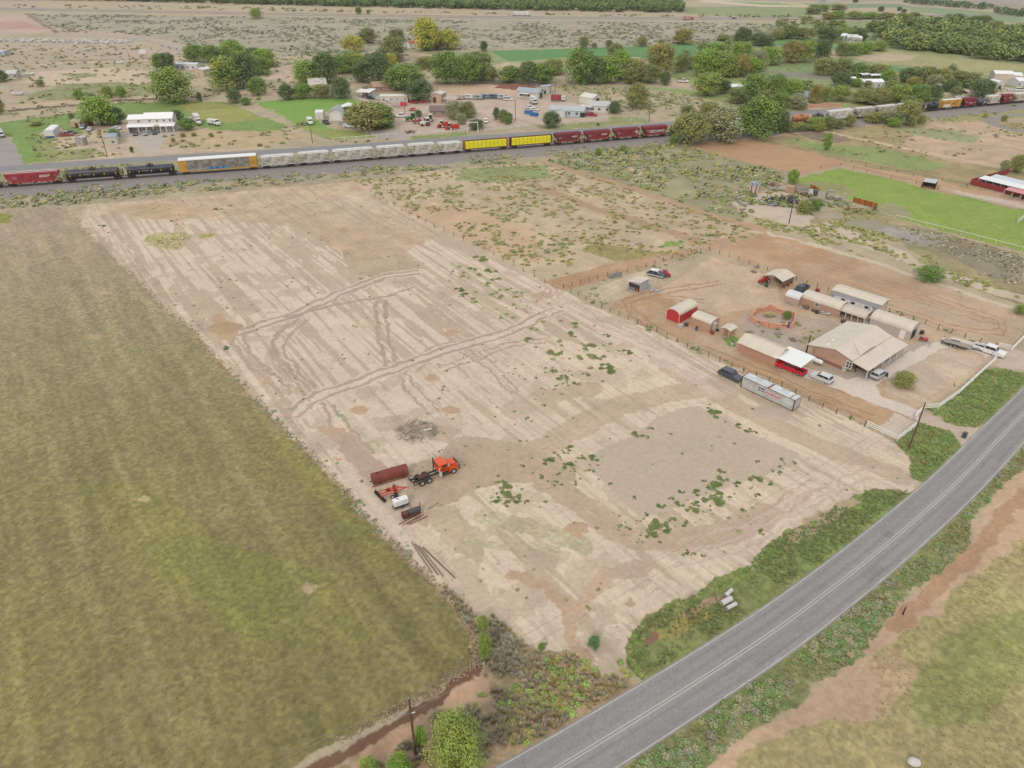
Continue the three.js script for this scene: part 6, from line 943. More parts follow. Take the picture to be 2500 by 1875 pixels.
// kind: [length, width, belt height, roof height, wheel radius, lower profile, cabin (rear, roof rear, roof front, front)]
const KIND={suv:[4.6,1.86,1.02,1.66,0.36,[-2.15,-1.6,0.35,1.15]],sedan:[4.7,1.8,0.93,1.42,0.33,[-1.75,-1.0,0.4,1.2]],van:[5.0,1.95,1.05,1.78,0.34,[-2.4,-2.2,0.7,1.6]],pickup:[5.9,2.0,1.12,1.88,0.4,[-0.75,-0.55,0.75,1.35]],crew:[6.5,2.05,1.18,1.95,0.42,[-0.95,-0.75,1.1,1.7]]};
function buildCar(t,kind,mat,o={}){
const[L,Wd,belt,top,r,[c0,c1,c2,c3]]=KIND[kind],e=L/2,truck=kind==='pickup'||kind==='crew',f0=0.32,wx=L*0.31;
const bedEnd=c0 - 0.06;
if(truck){
one((b)=>{b.prism([[bedEnd,f0],[e - 0.1,f0 + 0.08],[e,0.62],[e - 0.06,belt - 0.16],[c3 + 0.1,belt],[bedEnd,belt]],Wd,0,0,0,0,0.05);for(const z of[-1,1])b.box(bedEnd + e - 0.03,belt - 0.5,0.16,(bedEnd - e)/2,belt/2 + 0.25,z*(Wd/2 - 0.1));b.box(0.1,belt - 0.55,Wd - 0.1,-e + 0.06,belt/2 + 0.24,0);b.box(bedEnd + e,0.14,Wd - 0.2,(bedEnd - e)/2,0.58,0);}).build('body',mat,t);
one((b)=>b.box(bedEnd + e - 0.2,0.05,Wd - 0.38,(bedEnd - e)/2 + 0.02,0.68,0)).build('bed_liner',DARK,t);
}else one((b)=>b.prism([[-e + 0.05,f0 + 0.08],[e - 0.12,f0],[e,0.6],[e - 0.08,belt - 0.22],[c3 + 0.05,belt - 0.02],[c0 - 0.05,belt],[-e + 0.02,belt - 0.1]],Wd,0,0,0,0,0.06)).build('body',mat,t);
one((b)=>b.prism([[c0,belt - 0.02],[c1,top - 0.07],[c2,top - 0.07],[c3,belt - 0.02]],Wd - 0.2,0,0,0,0,0.03)).build('windows',GLASS,t);
one((b)=>{b.prism([[c1 - 0.08,top - 0.1],[c1 + 0.02,top],[c2 - 0.02,top],[c2 + 0.1,top - 0.1]],Wd - 0.24,0,0,0,0,0.04);const mid=(c1 + c2)/2;for(const z of[-1,1]){const zz=z*(Wd/2 - 0.085);b.beam([mid,belt,zz],[mid,top - 0.08,zz - z*0.02],0.05,0.08);b.beam([c3,belt,zz],[c2 + 0.05,top - 0.08,zz],0.06,0.07);b.beam([c0,belt,zz],[c1,top - 0.08,zz],0.07,0.12);}}).build('roof',o.roof??mat,t);
for(const x of[-wx,wx])for(const z of[-1,1])wheel(t,x,z*(Wd/2 - 0.13),r,0.24,o.rim);
for(const z of[-1,1]){one((b)=>b.box(0.08,0.16,0.36,e - 0.02,0.74,z*(Wd/2 - 0.26))).build('headlight',LAMP,t);one((b)=>b.box(0.08,0.28,0.16,-e + 0.01,belt - 0.26,z*(Wd/2 - 0.14))).build('tail_light',TAIL,t);}
one((b)=>{b.box(0.14,0.2,Wd - 0.1,e - 0.02,0.46,0);}).build('front_bumper',o.bumper??M('#55565a'),t);one((b)=>b.box(0.14,0.2,Wd - 0.1,-e + 0.02,0.5,0)).build('rear_bumper',o.bumper??M('#55565a'),t);
for(const z of[-1,1])one((b)=>b.box(0.12,0.12,0.18,c3 - 0.25,belt + 0.1,z*(Wd/2 + 0.04))).build('mirror',mat,t);
return t;
}
const vproto={};
function car(kind,hex,label,uv,ang,o={}){
const nm={suv:'suv',sedan:'sedan',van:'minivan',pickup:'pickup_truck',crew:'pickup_truck'}[kind],t=thing(nm,label,{suv:'suv',sedan:'car',van:'van',pickup:'pickup',crew:'pickup'}[kind],G(...uv),ang,o.group);
buildCar(t,kind,M(hex,{roughness:0.32,raw:o.raw}),o);if(o.scale)t.scale.setScalar(o.scale);return t;
}
// near cars
car('crew','#d8243c','red crew cab pickup parked under the white carport',[1930,905],134,{});
car('suv','#d9dcdf','silver crossover car on the driveway below the red pickup',[2005,928],133);
{const t=car('suv','#c9cacc','small silver hatchback with open doors in front of the porch',[2144,920],38);one((b)=>{b.box(0.95,0.95,0.06,0.75,0.9,1.3,0,0.9,0);b.box(0.95,0.95,0.06,0.75,0.9,-1.3,0,-0.9,0);}).build('open_door',M('#4a4d52',{roughness:0.3}),t);}
car('crew','#f4f5f5','white crew cab pickup pulling a flatbed trailer at the right',[2413,861],-47,{bumper:CHROME});
car('crew','#2c3547','black pickup parked behind the white arched hut',[1954,713],226);
car('suv','#505660','dark grey suv parked at the left end of the container',[1782,922],-47,{raw:false,scale:1.1});
{const t=car('suv','#33415a','two tone blue and white suv by the loafing shed',[1602,674],-32,{roof:M('#eceeee',{roughness:0.35}),scale:1.08});one((b)=>b.prism([[-2.25,0.36],[2.2,0.36],[2.25,0.66],[-2.25,0.66]],1.92)).build('lower_panel',M('#c9ccc8',{roughness:0.4}),t);}
// flatbed trailer
{const t=thing('flatbed_trailer','empty flatbed trailer hitched to the white pickup','trailer',G(2331,845),-38);one((b)=>{b.box(5.2,0.12,2.1,0,0.72,0);}).build('deck',M('#b8aca0',{map:T.dirt}),t);one((b)=>{for(const z of[-1.06,1.06])b.box(5.3,0.22,0.1,0,0.68,z);b.box(0.1,0.22,2.1,-2.6,0.68,0);b.beam([2.6,0.6,0.9],[4.2,0.55,0],0.1,0.12);b.beam([2.6,0.6,-0.9],[4.2,0.55,0],0.1,0.12);for(const z of[-1.15,1.15])b.box(1.9,0.08,0.3,-0.3,0.84,z);}).build('frame',M('#4a4542'),t);for(const x of[-0.75,0.1])for(const z of[-1.12,1.12])wheel(t,x,z,0.36,0.22);}
// orange semi truck
{
const a=G(1041,1183),b2=G(1106,1157),ang=Math.atan2(b2[1]- a[1],b2[0]- a[0])*180/Math.PI,t=thing('semi_truck','bright orange day cab truck without trailer, bare black frame','truck',[(a[0]+ b2[0])/2 - Math.sin(ang*Math.PI/180)*1.1,(a[1]+ b2[1])/2 + Math.cos(ang*Math.PI/180)*1.1],ang),OR=M('#ee5a26',{roughness:0.35}),wb=Math.hypot(b2[0]- a[0],b2[1]- a[1])+ 0.0,fx=wb/2 + 0.2,BLK=M('#2a2727',{raw:true});
one((b)=>{for(const z of[-0.43,0.43])b.box(wb + 4.0,0.28,0.12,-0.4,0.95,z);for(let i=0;i<6;i++)b.box(0.14,0.2,0.86,-wb/2 - 1.6 + i*1.35,0.95,0);b.box(0.18,0.3,2.3,-wb/2 - 2.2,0.85,0);}).build('frame',BLK,t);
one((b)=>b.box(0.06,0.14,0.8,-wb/2 - 2.32,0.9,0.5)).build('rear_light_bar',M('#e6e3dd'),t);
one((b)=>{b.prism([[-0.85,0],[0.7,0],[0.3,0.12],[-0.6,0.12]],1.0,-wb/2 + 0.1,1.14,0);b.cyl(0.25,0.25,0.9,-wb/2 - 0.7,1.0,0,Math.PI/2);b.cyl(0.25,0.25,0.9,-wb/2 + 0.7,1.0,0,Math.PI/2);}).build('fifth_wheel',M('#6a5248',{map:T.rust}),t);
one((b)=>{b.rbox(1.75,1.55,2.2,fx - 1.95,2.15,0,0.12,2);b.prism([[fx - 2.8,1.3],[fx - 1.1,1.3],[fx - 1.1,2.1],[fx - 2.8,2.1]],2.2);}).build('cab',OR,t);
one((b)=>b.prism([[fx - 1.12,1.0],[fx + 0.85,0.9],[fx + 0.95,1.6],[fx + 0.6,1.95],[fx - 1.12,2.2]],1.5,0,0,0,0,0.08)).build('hood',OR,t);
one((b)=>{for(const z of[-1,1])b.prism([[fx - 0.95,0.85],[fx - 0.7,1.25],[fx - 0.3,1.45],[fx + 0.45,1.4],[fx + 0.95,1.1],[fx + 0.95,0.75],[fx + 0.7,0.8],[fx + 0.35,1.18],[fx - 0.35,1.18],[fx - 0.7,0.8]],0.5,0,0,z*0.92);}).build('fender',OR,t);
one((b)=>{b.box(0.05,0.62,1.8,fx - 1.06,2.5,0,0,0,0.12);}).build('windscreen',GLASS,t);one((b)=>{for(const z of[-1.1,1.1])b.box(0.85,0.52,0.04,fx - 1.75,2.45,z);}).build('side_window',GLASS,t);one((b)=>b.box(0.04,0.45,1.3,fx - 2.84,2.5,0)).build('rear_window',GLASS,t);
one((b)=>{b.box(0.1,0.95,1.1,fx + 0.98,1.35,0);b.box(0.12,0.35,2.3,fx + 1.12,0.72,0);b.bar([fx + 1.15,0.6,-1.1],[fx + 1.15,1.7,-1.1],0.05);b.bar([fx + 1.15,1.7,-1.1],[fx + 1.15,1.7,1.1],0.05);b.bar([fx + 1.15,0.6,1.1],[fx + 1.15,1.7,1.1],0.05);}).build('grille_guard',BLK,t);
for(const z of[-0.72,0.72])one((b)=>b.box(0.06,0.2,0.25,fx + 1.0,1.25,z)).build('headlight',LAMP,t);
one((b)=>{b.box(0.42,0.95,0.3,fx - 2.6,1.05,1.15);b.cyl(0.11,0.11,1.7,fx - 2.75,1.55,1.15);}).build('exhaust_shield',M('#d9cfc0'),t);one((b)=>b.cyl(0.09,0.09,3.0,fx - 2.95,2.0,-0.95)).build('exhaust_stack',BLK,t);
one((b)=>{b.cyl(0.32,0.32,1.3,fx - 1.7,0.75,1.0,0,0,Math.PI/2);b.cyl(0.32,0.32,1.3,fx - 1.7,0.75,-1.0,0,0,Math.PI/2);}).build('fuel_tank',BLK,t);
for(const z of[-1.25,1.25])one((b)=>{b.box(0.1,0.45,0.25,fx - 1.0,2.4,z);}).build('mirror',M('#d9cfc0'),t);
const GR=M('#c4c6c8',{metalness:0.5,roughness:0.4,raw:true});for(const z of[-1.0,1.0]){wheel(t,fx,z,0.54,0.32,GR);for(const x of[-wb/2 - 0.72,-wb/2 + 0.66])wheel(t,x,z*0.92,0.54,0.58,GR);}
one((b)=>{for(const k of[-0.6,-0.3,0,0.3,0.6])b.box(0.12,0.08,0.1,fx - 1.3,2.96,k);}).build('roof_lamp',M('#e9b24a'),t);
}
// rusty tank, disc harrow, white generator, smoker, pipes
{
const a=G(912,1189),b2=G(1000,1163),ang=Math.atan2(b2[1]- a[1],b2[0]- a[0]),L=Math.hypot(b2[0]- a[0],b2[1]- a[1])- 0.3,r=1.0,t=thing('rusty_tank','large rusty steel cylinder tank lying beside the orange truck','tank',[(a[0]+ b2[0])/2 - Math.sin(ang)*r*0.8,(a[1]+ b2[1])/2 + Math.cos(ang)*r*0.8],ang*180/Math.PI),RU=M('#9a5b4e',{map:T.rust,roughness:0.85});
one((b)=>b.cyl(r,r,L,0,r + 0.12,0,0,0,Math.PI/2,28)).build('shell',RU,t);one((b)=>{for(const k of[-L/2,-L/6,L/6,L/2]){const g=new THREE.TorusGeometry(r + 0.005,0.03,5,28);g.rotateY(Math.PI/2);b.add(g,k,r + 0.12,0);}}).build('weld_band',M('#b07a66',{map:T.rust}),t);one((b)=>{b.cyl(r - 0.06,r - 0.06,0.04,-L/2 - 0.01,r + 0.12,0,0,0,Math.PI/2,28);}).build('end_cap',M('#7d4a40',{map:T.rust}),t);one((b)=>b.cyl(0.16,0.16,0.1,-L/2 + 0.9,r*2 + 0.13,0)).build('hatch',DARK,t);
one((b)=>{for(const z of[-0.75,0.75])b.box(L + 0.9,0.16,0.16,0.1,0.08,z);for(const x of[-L/3,L/3])b.box(0.2,0.22,1.5,x,0.2,0);}).build('skid',M('#a08068',{map:T.rust}),t);
}
{
const t=thing('disc_harrow','orange red disc harrow with black disc gangs','harrow',G(953,1208),27),OR=M('#e0452c',{roughness:0.5});
one((b)=>{for(const z of[-0.75,0,0.75])b.beam([-1.7,0.85,z],[1.3,0.85,z*0.8],0.12,0.12);for(const x of[-1.7,-0.6,0.5,1.3])b.beam([x,0.87,-0.8],[x,0.87,0.8],0.12,0.12);b.beam([1.3,0.85,0.5],[3.0,0.5,0],0.12,0.12);b.beam([1.3,0.85,-0.5],[3.0,0.5,0],0.12,0.12);b.beam([0.5,0.9,0],[1.4,1.3,0],0.1,0.1);b.beam([1.4,1.3,0],[2.2,0.7,0],0.1,0.1);}).build('frame',OR,t);
for(const[x,a]of[[-1.75,0.22],[0.9,-0.2]]){const g=new THREE.Group();one((b)=>{for(let i=0;i<9;i++)b.cyl(0.32,0.3,0.02,0,0.33,-1.5 + i*0.375,Math.PI/2,0,0,16);b.bar([0,0.33,-1.6],[0,0.33,1.6],0.05);b.box(0.12,0.12,3.2,0,0.75,0);}).build('disc_gang',M('#3a3432',{raw:true,metalness:0.3}),t).position.set(x,0,0);t.children[t.children.length - 1].rotation.y=a;}
for(const z of[-1.05,1.05])wheel(t,0,z,0.36,0.24,M('#eceae6'));one((b)=>b.cyl(0.09,0.09,0.9,-0.3,1.05,0,0,0,1.3)).build('hydraulic_cylinder',M('#7c2a20'),t);
}
{
const t=thing('generator','white boxed generator with black base on a small skid trailer','generator',G(979,1236),29);one((b)=>b.rbox(2.5,1.15,1.05,0,1.15,0,0.14,3)).build('housing',M('#f6f5f2',{roughness:0.45}),t);one((b)=>b.box(2.44,0.36,1.0,0,0.42,0)).build('base',M('#2b2b2d',{raw:true}),t);one((b)=>{b.box(2.8,0.1,1.25,0,0.2,0);b.beam([1.4,0.2,0],[1.4,0.2,-0.6],0.1,0.1);b.box(0.08,0.08,1.6,1.3,0.2,1.2);}).build('skid',M('#9a9690'),t);one((b)=>{b.cyl(0.1,0.1,0.06,-0.3,1.74,0.1);b.box(0.35,0.03,0.2,-0.5,1.73,-0.15);}).build('roof_vent',M('#6d6d6a'),t);one((b)=>{b.box(0.5,0.4,0.02,0.7,1.2,0.53);b.box(0.4,0.4,0.02,-0.7,1.2,0.53);}).build('panel_door',M('#e6e5e1'),t);for(const z of[-0.7,0.7])wheel(t,0,z,0.24,0.16);
}
{
const t=thing('smoker','rusty barbecue smoker with dark barrel and firebox','smoker',G(1003,1259),29),RU=M('#6e4a42',{map:T.rust,roughness:0.8});
one((b)=>{b.cyl(0.48,0.48,1.9,0.55,0.85,0,0,0,Math.PI/2,20);const g=new THREE.SphereGeometry(0.48,20,8,0,6.29,0,Math.PI/2);g.scale(1,0.6,1);g.rotateZ(-Math.PI/2);b.add(g,1.5,0.85,0);}).build('barrel',M('#4c4a52',{roughness:0.6}),t);one((b)=>b.box(0.95,0.95,0.95,-0.95,0.6,0)).build('firebox',RU,t);one((b)=>{for(const z of[-0.24,0.24])b.box(0.03,0.7,0.4,-1.44,0.6,z);}).build('firebox_door',M('#5a3c36',{map:T.rust}),t);one((b)=>b.box(0.9,0.04,0.9,-0.95,1.1,0)).build('firebox_lid',M('#87594c',{map:T.rust}),t);one((b)=>{b.bar([1.6,0.9,0],[1.75,1.6,0],0.07);b.bar([1.75,1.6,0],[1.65,2.15,0],0.07);}).build('chimney',RU,t);one((b)=>{for(const x of[-0.3,1.3])for(const z of[-0.35,0.35])b.box(0.07,0.6,0.07,x,0.3,z);b.box(2.2,0.06,0.3,0.5,0.55,0.6);}).build('stand',RU,t);
}
for(const[a,b2,r,hex,lab]of[[[974,1281],[1028,1252],0.075,'#8d5144','rusty red pipe nearest the smoker on the ground'],[[983,1282],[1035,1256],0.06,'#9a5a4c','second rusty pipe beside the smoker'],[[993,1281],[1028,1262],0.08,'#b79c86','pale brown pole on the ground below the smoker'],[[1000,1281],[1043,1261],0.09,'#a8927e','weathered pole on the ground, lowest of the bundle'],[[1046,1243],[1071,1227],0.07,'#b8ac90','pale pole lying in weeds right of the smoker']]){const A=G(...a),B=G(...b2),t=thing('pipe',lab,'pipe',A);one((q)=>q.bar([0,r,0],[B[0]- A[0],r,-(B[1]- A[1])],r,8)).build('shaft',M(hex,{map:T.rust}),t);}
for(let i=0;i<4;i++){const A=G(1005 + i*9,1325 + i*4),B=G(1055 + i*14 +(i===3?14:0),1400 + i*4),t=thing('timber',['long dark timber on the field bank, leftmost of four','second long timber from the left on the field bank','third long timber from the left on the field bank','rightmost long timber on the field bank'][i],'timber',A);one((q)=>q.beam([0,0.1,0],[B[0]- A[0],0.1,-(B[1]- A[1])],0.13,0.13)).build('plank',M(['#b09c86','#9c8a74','#b8a68e','#8f7f6c'][i],{map:T.bark}),t);}
// concrete pipes, bin, posts
for(const[a,b2,r,lab]of[[[1772,1454],[1786,1440],0.3,'short white concrete pipe with collar, uppermost of three'],[[1762,1473],[1784,1461],0.42,'thickest white concrete pipe, middle of three'],[[1775,1485],[1796,1474],0.3,'slim white concrete pipe nearest the road']]){
const A=G(...a,r),B=G(...b2,r),L=Math.hypot(B[0]- A[0],B[1]- A[1])*1.1,ang=Math.atan2(B[1]- A[1],B[0]- A[0])*180/Math.PI,t=thing('concrete_pipe',lab,'pipe',[(A[0]+ B[0])/2,(A[1]+ B[1])/2],ang,'white concrete pipes in the verge grass'),g=new THREE.LatheGeometry([[r*0.82,-L/2],[r,-L/2],[r,L/2],[r*0.82,L/2],[r*0.82,-L/2]].map((p)=>new THREE.Vector2(...p)),22);g.rotateZ(Math.PI/2);
one((b)=>{b.add(g,0,r,0);}).build('shell',M('#e2e1de',{map:T.stucco,side:THREE.DoubleSide}),t);if(r<0.35&&lab.includes('collar')){const c=new THREE.LatheGeometry([[r,-0.25],[r*1.12,-0.25],[r*1.12,0.25],[r,0.25]].map((p)=>new THREE.Vector2(...p)),22);c.rotateZ(Math.PI/2);one((b)=>b.add(c,-L/2 + 0.3,r,0)).build('collar',M('#dddcd8'),t);}
}
{const t=thing('trash_bin','dark wheeled trash bin beside the road entrance','trash bin',G(2353,1068),40);one((b)=>b.prism([[-0.28,0.08],[0.28,0.08],[0.36,1.0],[-0.36,1.0]],0.66,0,0,0,0,0.03)).build('body',M('#3c4048',{raw:true,roughness:0.5}),t);one((b)=>b.rbox(0.82,0.09,0.74,0.02,1.04,0,0.03)).build('lid',M('#353940',{raw:true,roughness:0.5}),t);one((b)=>b.bar([-0.42,0.98,-0.25],[-0.42,0.98,0.25],0.03)).build('handle',DARK,t);for(const z of[-0.3,0.3])wheel(t,-0.28,z,0.13,0.07);}
for(const[u,v,h,hex,lab]of[[979,1305,0.95,'#f5f5f2','white marker post on the bank below the pipe bundle'],[1181,1632,1.1,'#f3f3f0','white marker post at the end of the ditch'],[1825,716,1.0,'#f4f3ef','white standpipe in the middle of the compound yard'],[1745,866,0.9,'#f1f0ec','white stake by the compound fence'],[2204,1500,1.5,'#5a3a30','short brown post right of the paved road'],[1040,1862,1.6,'#c9b458','yellow guy marker behind the bottom shrub'],[2259,1112,1.6,'#b9ad68','yellowish stake in the weeds by the gate pole'],[2157,875,0.8,'#3c3630','short dark bollard at the porch end'],[741,364,1.3,'#e8e23a','yellow marker beside the frontage road']]){const t=thing('marker_post',lab,'post',G(u,v));one((b)=>b.cyl(0.1,0.09,h,0,h/2,0,0,0,0,8)).build('post',M(hex,{map:T.bark}),t);one((b)=>b.cyl(0.105,0.06,0.06,0,h + 0.03,0,0,0,0,8)).build('cap',M(hex),t);}
{reseed(90);const t=thing('rock','white rock on the grass field at the lower right corner','rock',G(2229,1864));const g=new THREE.IcosahedronGeometry(0.55,3),p=g.attributes.position;for(let i=0;i<p.count;i++){const x=p.getX(i),y=p.getY(i),z=p.getZ(i),k=0.8 + 0.4*vn(x*3 + 9,y*3 + z*2);p.setXYZ(i,x*k*1.3,y*k*0.7,z*k);}g.computeVertexNormals();one((b)=>b.add(g,0,0.3,0)).build('stone',M('#e6e2dc',{map:T.stucco}),t);}
// brush pile
{reseed(95);const t=thing('brush_pile','heap of grey dead branches on the sand behind the truck','brush pile',G(1020,1055));for(const[hex,n]of[['#c4b9aa',120],['#aa9d90',90],['#d0c5b4',90]])one((b)=>{for(let i=0;i<n;i++){const a=rr(0,6.28),r=3.6*Math.sqrt(rnd()),x=Math.cos(a)*r*1.15,z=Math.sin(a)*r,y=rr(0,0.8)*(1 - r/4.2),d=rr(0,6.28),l=rr(0.5,1.6);b.bar([x,y + 0.05,z],[x + Math.cos(d)*l,y + rr(0,0.45),z + Math.sin(d)*l],rr(0.02,0.05),4,0.012);}}).build('branches',M(hex,{map:T.bark}),t);one((b)=>b.beam([1.2,0.9,0.6],[2.8,1.0,0.2],0.3,0.06)).build('white_board',M('#dedad4'),t);}
// earth mounds
for(const[u,v,r,h,hex,lab]of[[549,800,3.2,0.6,'#cdb08a','low brown earth mound beside the hay field corner'],[1885,1008,3,0.45,'#dcc4b0','low mound of sand in front of the container'],[2025,528,3.8,2.2,'#bfb299','pointed grey sand heap in the scrap yard'],[2110,548,5,1.4,'#b3a892','broad grey sand heap right of the pointed one'],[2200,545,3.2,1.2,'#c4b58c','straw coloured heap at the pasture corner']]){reseed(u);const t=thing('earth_mound',lab,'mound',G(u,v)),g=new THREE.CylinderGeometry(0.05,1,1,26,8),p=g.attributes.position;for(let i=0;i<p.count;i++){const y=p.getY(i)+ 0.5,q=Math.hypot(p.getX(i),p.getZ(i))||1e-4,a=Math.atan2(p.getZ(i),p.getX(i)),rad=(Math.cos(y*Math.PI)*0.5 + 0.5)*(0.86 + 0.3*vn(Math.cos(a)*2 + 5,Math.sin(a)*2 + y*3));p.setXYZ(i,Math.cos(a)*rad*r*1.25,y*h*(0.95 + 0.1*vn(a*3,y*5))- 0.02,Math.sin(a)*rad*r);}g.computeVertexNormals();one((b)=>b.add(g)).build('earth',M(hex,{map:T.dirt,roughness:0.97}),t);}
// clods thrown up along the hay field edge
{reseed(99);const P=HAY.slice(6,30).map((p)=>G(...p)),n=1500,g=new THREE.IcosahedronGeometry(0.1,1),im=new THREE.InstancedMesh(g,M('#c0a68a',{map:T.dirt}),n),m=new THREE.Matrix4(),c=new THREE.Color();for(let i=0;i<n;i++){const k=Math.floor(rnd()*(P.length - 1)),t=rnd(),x=P[k][0]+(P[k + 1][0]- P[k][0])*t + rr(-0.6,1.4),f=P[k][1]+(P[k + 1][1]- P[k][1])*t + rr(-0.4,0.8),s=rr(0.4,1.7);im.setMatrixAt(i,m.compose(V(x,0.05,-f),new THREE.Quaternion().setFromEuler(new THREE.Euler(rr(0,3),rr(0,3),0)),V(s*1.3,s*0.7,s)));im.setColorAt(i,c.setScalar(rr(0.7,1.1)));}im.name='soil_clods';im.castShadow=true;scene.add(im);tag(im,'bank of brown soil clods along the edge of the hay field','soil',null,'stuff');}
// travel trailer under its shelter
{const e=edge([2030,741],[2103,770],2.4,{ang:-46}),t=thing('travel_trailer','white travel trailer parked under the tall shelter','travel trailer',e.c,-46);const L=9.6;one((b)=>b.prism([[-L/2,0.6],[-L/2,2.9],[L/2 - 0.9,2.9],[L/2 - 0.1,2.1],[L/2,1.2],[L/2 - 0.3,0.6]],2.4,1.0,0,-0.6,0,0.06)).build('body',M('#f0f2f4',{roughness:0.4}),t);one((b)=>{for(const x of[-2.5,0,3.4])b.box(0.9,0.6,0.04,x + 1,1.9,0.62);}).build('window',GLASS,t);one((b)=>b.box(0.75,1.75,0.04,2.9,1.5,0.62)).build('door',M('#dfe3e6'),t);one((b)=>b.box(L - 0.6,0.22,0.03,0.9,1.05,0.62)).build('stripe',M('#7f8fa6'),t);for(const x of[0.3,1.2])for(const z of[-1.55,0.45])wheel(t,x,z,0.34,0.2);one((b)=>{b.beam([L/2 + 0.9,0.6,0.1],[L/2 + 2.1,0.5,-0.6],0.1,0.1);b.beam([L/2 + 0.9,0.6,-1.3],[L/2 + 2.1,0.5,-0.6],0.1,0.1);}).build('hitch',DARK,t);}
// tractors and machines
function tractor(uv,ang,hex,label,o={}){
const t=thing('tractor',label,'tractor',G(...uv),ang,o.group),m=M(hex,{roughness:0.45}),s=o.s??1;one((b)=>{b.prism([[0,0.75],[1.9,0.7],[1.95,1.35],[0,1.5]],0.75,0,0,0,0,0.06);b.box(1.3,0.5,0.6,-0.4,0.85,0);}).build('hood',m,t);one((b)=>{for(const z of[-1,1])b.prism([[-1.2,1.2],[-1.0,1.55],[-0.3,1.6],[0.1,1.25],[-0.1,1.2],[-0.4,1.45],[-0.9,1.42]],0.4,0,0,z*0.75);}).build('fender',m,t);
if(o.cab){one((b)=>b.box(1.2,1.0,1.2,-0.5,1.95,0)).build('cab_glass',GLASS,t);one((b)=>{b.rbox(1.35,0.14,1.35,-0.5,2.5,0,0.05);for(const x of[-1.08,0.08])for(const z of[-0.6,0.6])b.box(0.08,1.1,0.08,x,1.95,z);}).build('cab_roof',M(o.cab,{roughness:0.5}),t);}else{one((b)=>{b.box(0.5,0.12,0.5,-0.7,1.25,0);b.box(0.1,0.5,0.5,-0.95,1.5,0);}).build('seat',DARK,t);one((b)=>{b.bar([-0.1,1.4,0],[-0.3,1.75,0],0.03);b.cyl(0.2,0.2,0.03,-0.32,1.76,0,0,0,0.4);}).build('steering_wheel',DARK,t);}
one((b)=>b.cyl(0.05,0.05,0.8,1.2,1.8,0.2)).build('exhaust',DARK,t);const rim=M(o.rim??'#c9c6bd');for(const z of[-1,1]){wheel(t,-0.55,z*0.8,0.72,0.4,rim);wheel(t,1.45,z*0.62,0.42,0.24,rim);}t.scale.setScalar(s);return t;
}
tractor([1624,673],-60,'#c8343a','small red tractor parked beside the two tone suv',{s:0.85});
tractor([1866,690],210,'#c23438','red tractor inside the cream roofed shelter',{s:0.95});
{const t=thing('hay_rake','red farm implement leaning at the right side of the shelter','implement',G(1916,700),40);one((b)=>{for(let i=0;i<5;i++)b.beam([i*0.6 - 1.2,0.1,0.2],[i*0.6 - 1.0,1.2,-0.2],0.1,0.1);b.beam([-1.4,1.1,0],[1.4,0.9,0],0.14,0.14);b.beam([-1.4,0.4,0.1],[1.4,0.4,0.1],0.12,0.12);}).build('frame',M('#c23a3e'),t);for(const x of[-1,1])wheel(t,x,0.5,0.35,0.2);}
tractor([1005,296],200,'#3d7a45','green tractor with yellow wheels by the farm driveway',{s:1.5,cab:'#3d7a45',rim:'#e3d84a',group:'old farm machinery'});tractor([1022,302],190,'#b0564a','faded red tractor beside the green one',{s:1.3,group:'old farm machinery'});tractor([1040,307],200,'#eceae4','white cab tractor with red engine',{s:1.45,cab:'#f4f2ec',rim:'#b8403c',group:'old farm machinery'});tractor([1048,297],190,'#a8473e','red tractor with cream cab behind the white one',{s:1.4,cab:'#efe9d8',group:'old farm machinery'});
function combine(uv,ang,label){const t=thing('combine_harvester',label,'combine',G(...uv),ang,'old farm machinery'),R=M('#c8302c',{roughness:0.5});one((b)=>{b.prism([[-2.6,0.9],[1.6,0.8],[1.8,2.0],[0.6,2.5],[-1.6,2.6],[-2.8,1.8]],1.9,0,0,0,0,0.08);}).build('body',R,t);one((b)=>b.box(1.2,1.1,1.5,1.9,2.6,0)).build('cab_glass',GLASS,t);one((b)=>b.rbox(1.4,0.16,1.7,1.9,3.2,0,0.06)).build('cab_roof',M('#efe9d4'),t);one((b)=>{b.prism([[2.4,0.3],[3.6,0.15],[3.6,0.9],[2.6,1.0]],4.2);b.cyl(0.5,0.5,4.0,3.5,0.8,0,Math.PI/2,0,0,8);}).build('header',M('#b8342e'),t);one((b)=>b.bar([-0.5,2.4,-0.9],[-2.4,3.0,-1.6],0.14)).build('auger',R,t);for(const z of[-1,1]){wheel(t,1.2,z*1.15,0.8,0.5,M('#eceae4'));wheel(t,-2.0,z*0.9,0.5,0.3,M('#eceae4'));}return t;}
combine([1088,311],175,'red combine harvester with white cab at left of the pair');combine([1108,317],178,'red combine harvester nearest the white board fence');
{reseed(120);const t=thing('rusty_implement','heap of rusty maroon implements at the fence corner','implement',G(1002,325));one((b)=>{for(let i=0;i<22;i++){const x=rr(-2.5,2.5),z=rr(-1.2,1.2);b.beam([x,rr(0.1,0.6),z],[x + rr(-1.6,1.6),rr(0.3,2.2),z + rr(-0.8,0.8)],0.16,0.16);}b.box(3.2,0.3,1.2,0,0.7,0);}).build('bars',M('#8f5a54',{map:T.rust}),t);for(const x of[-1.4,1.4])wheel(t,x,0.9,0.5,0.3);}
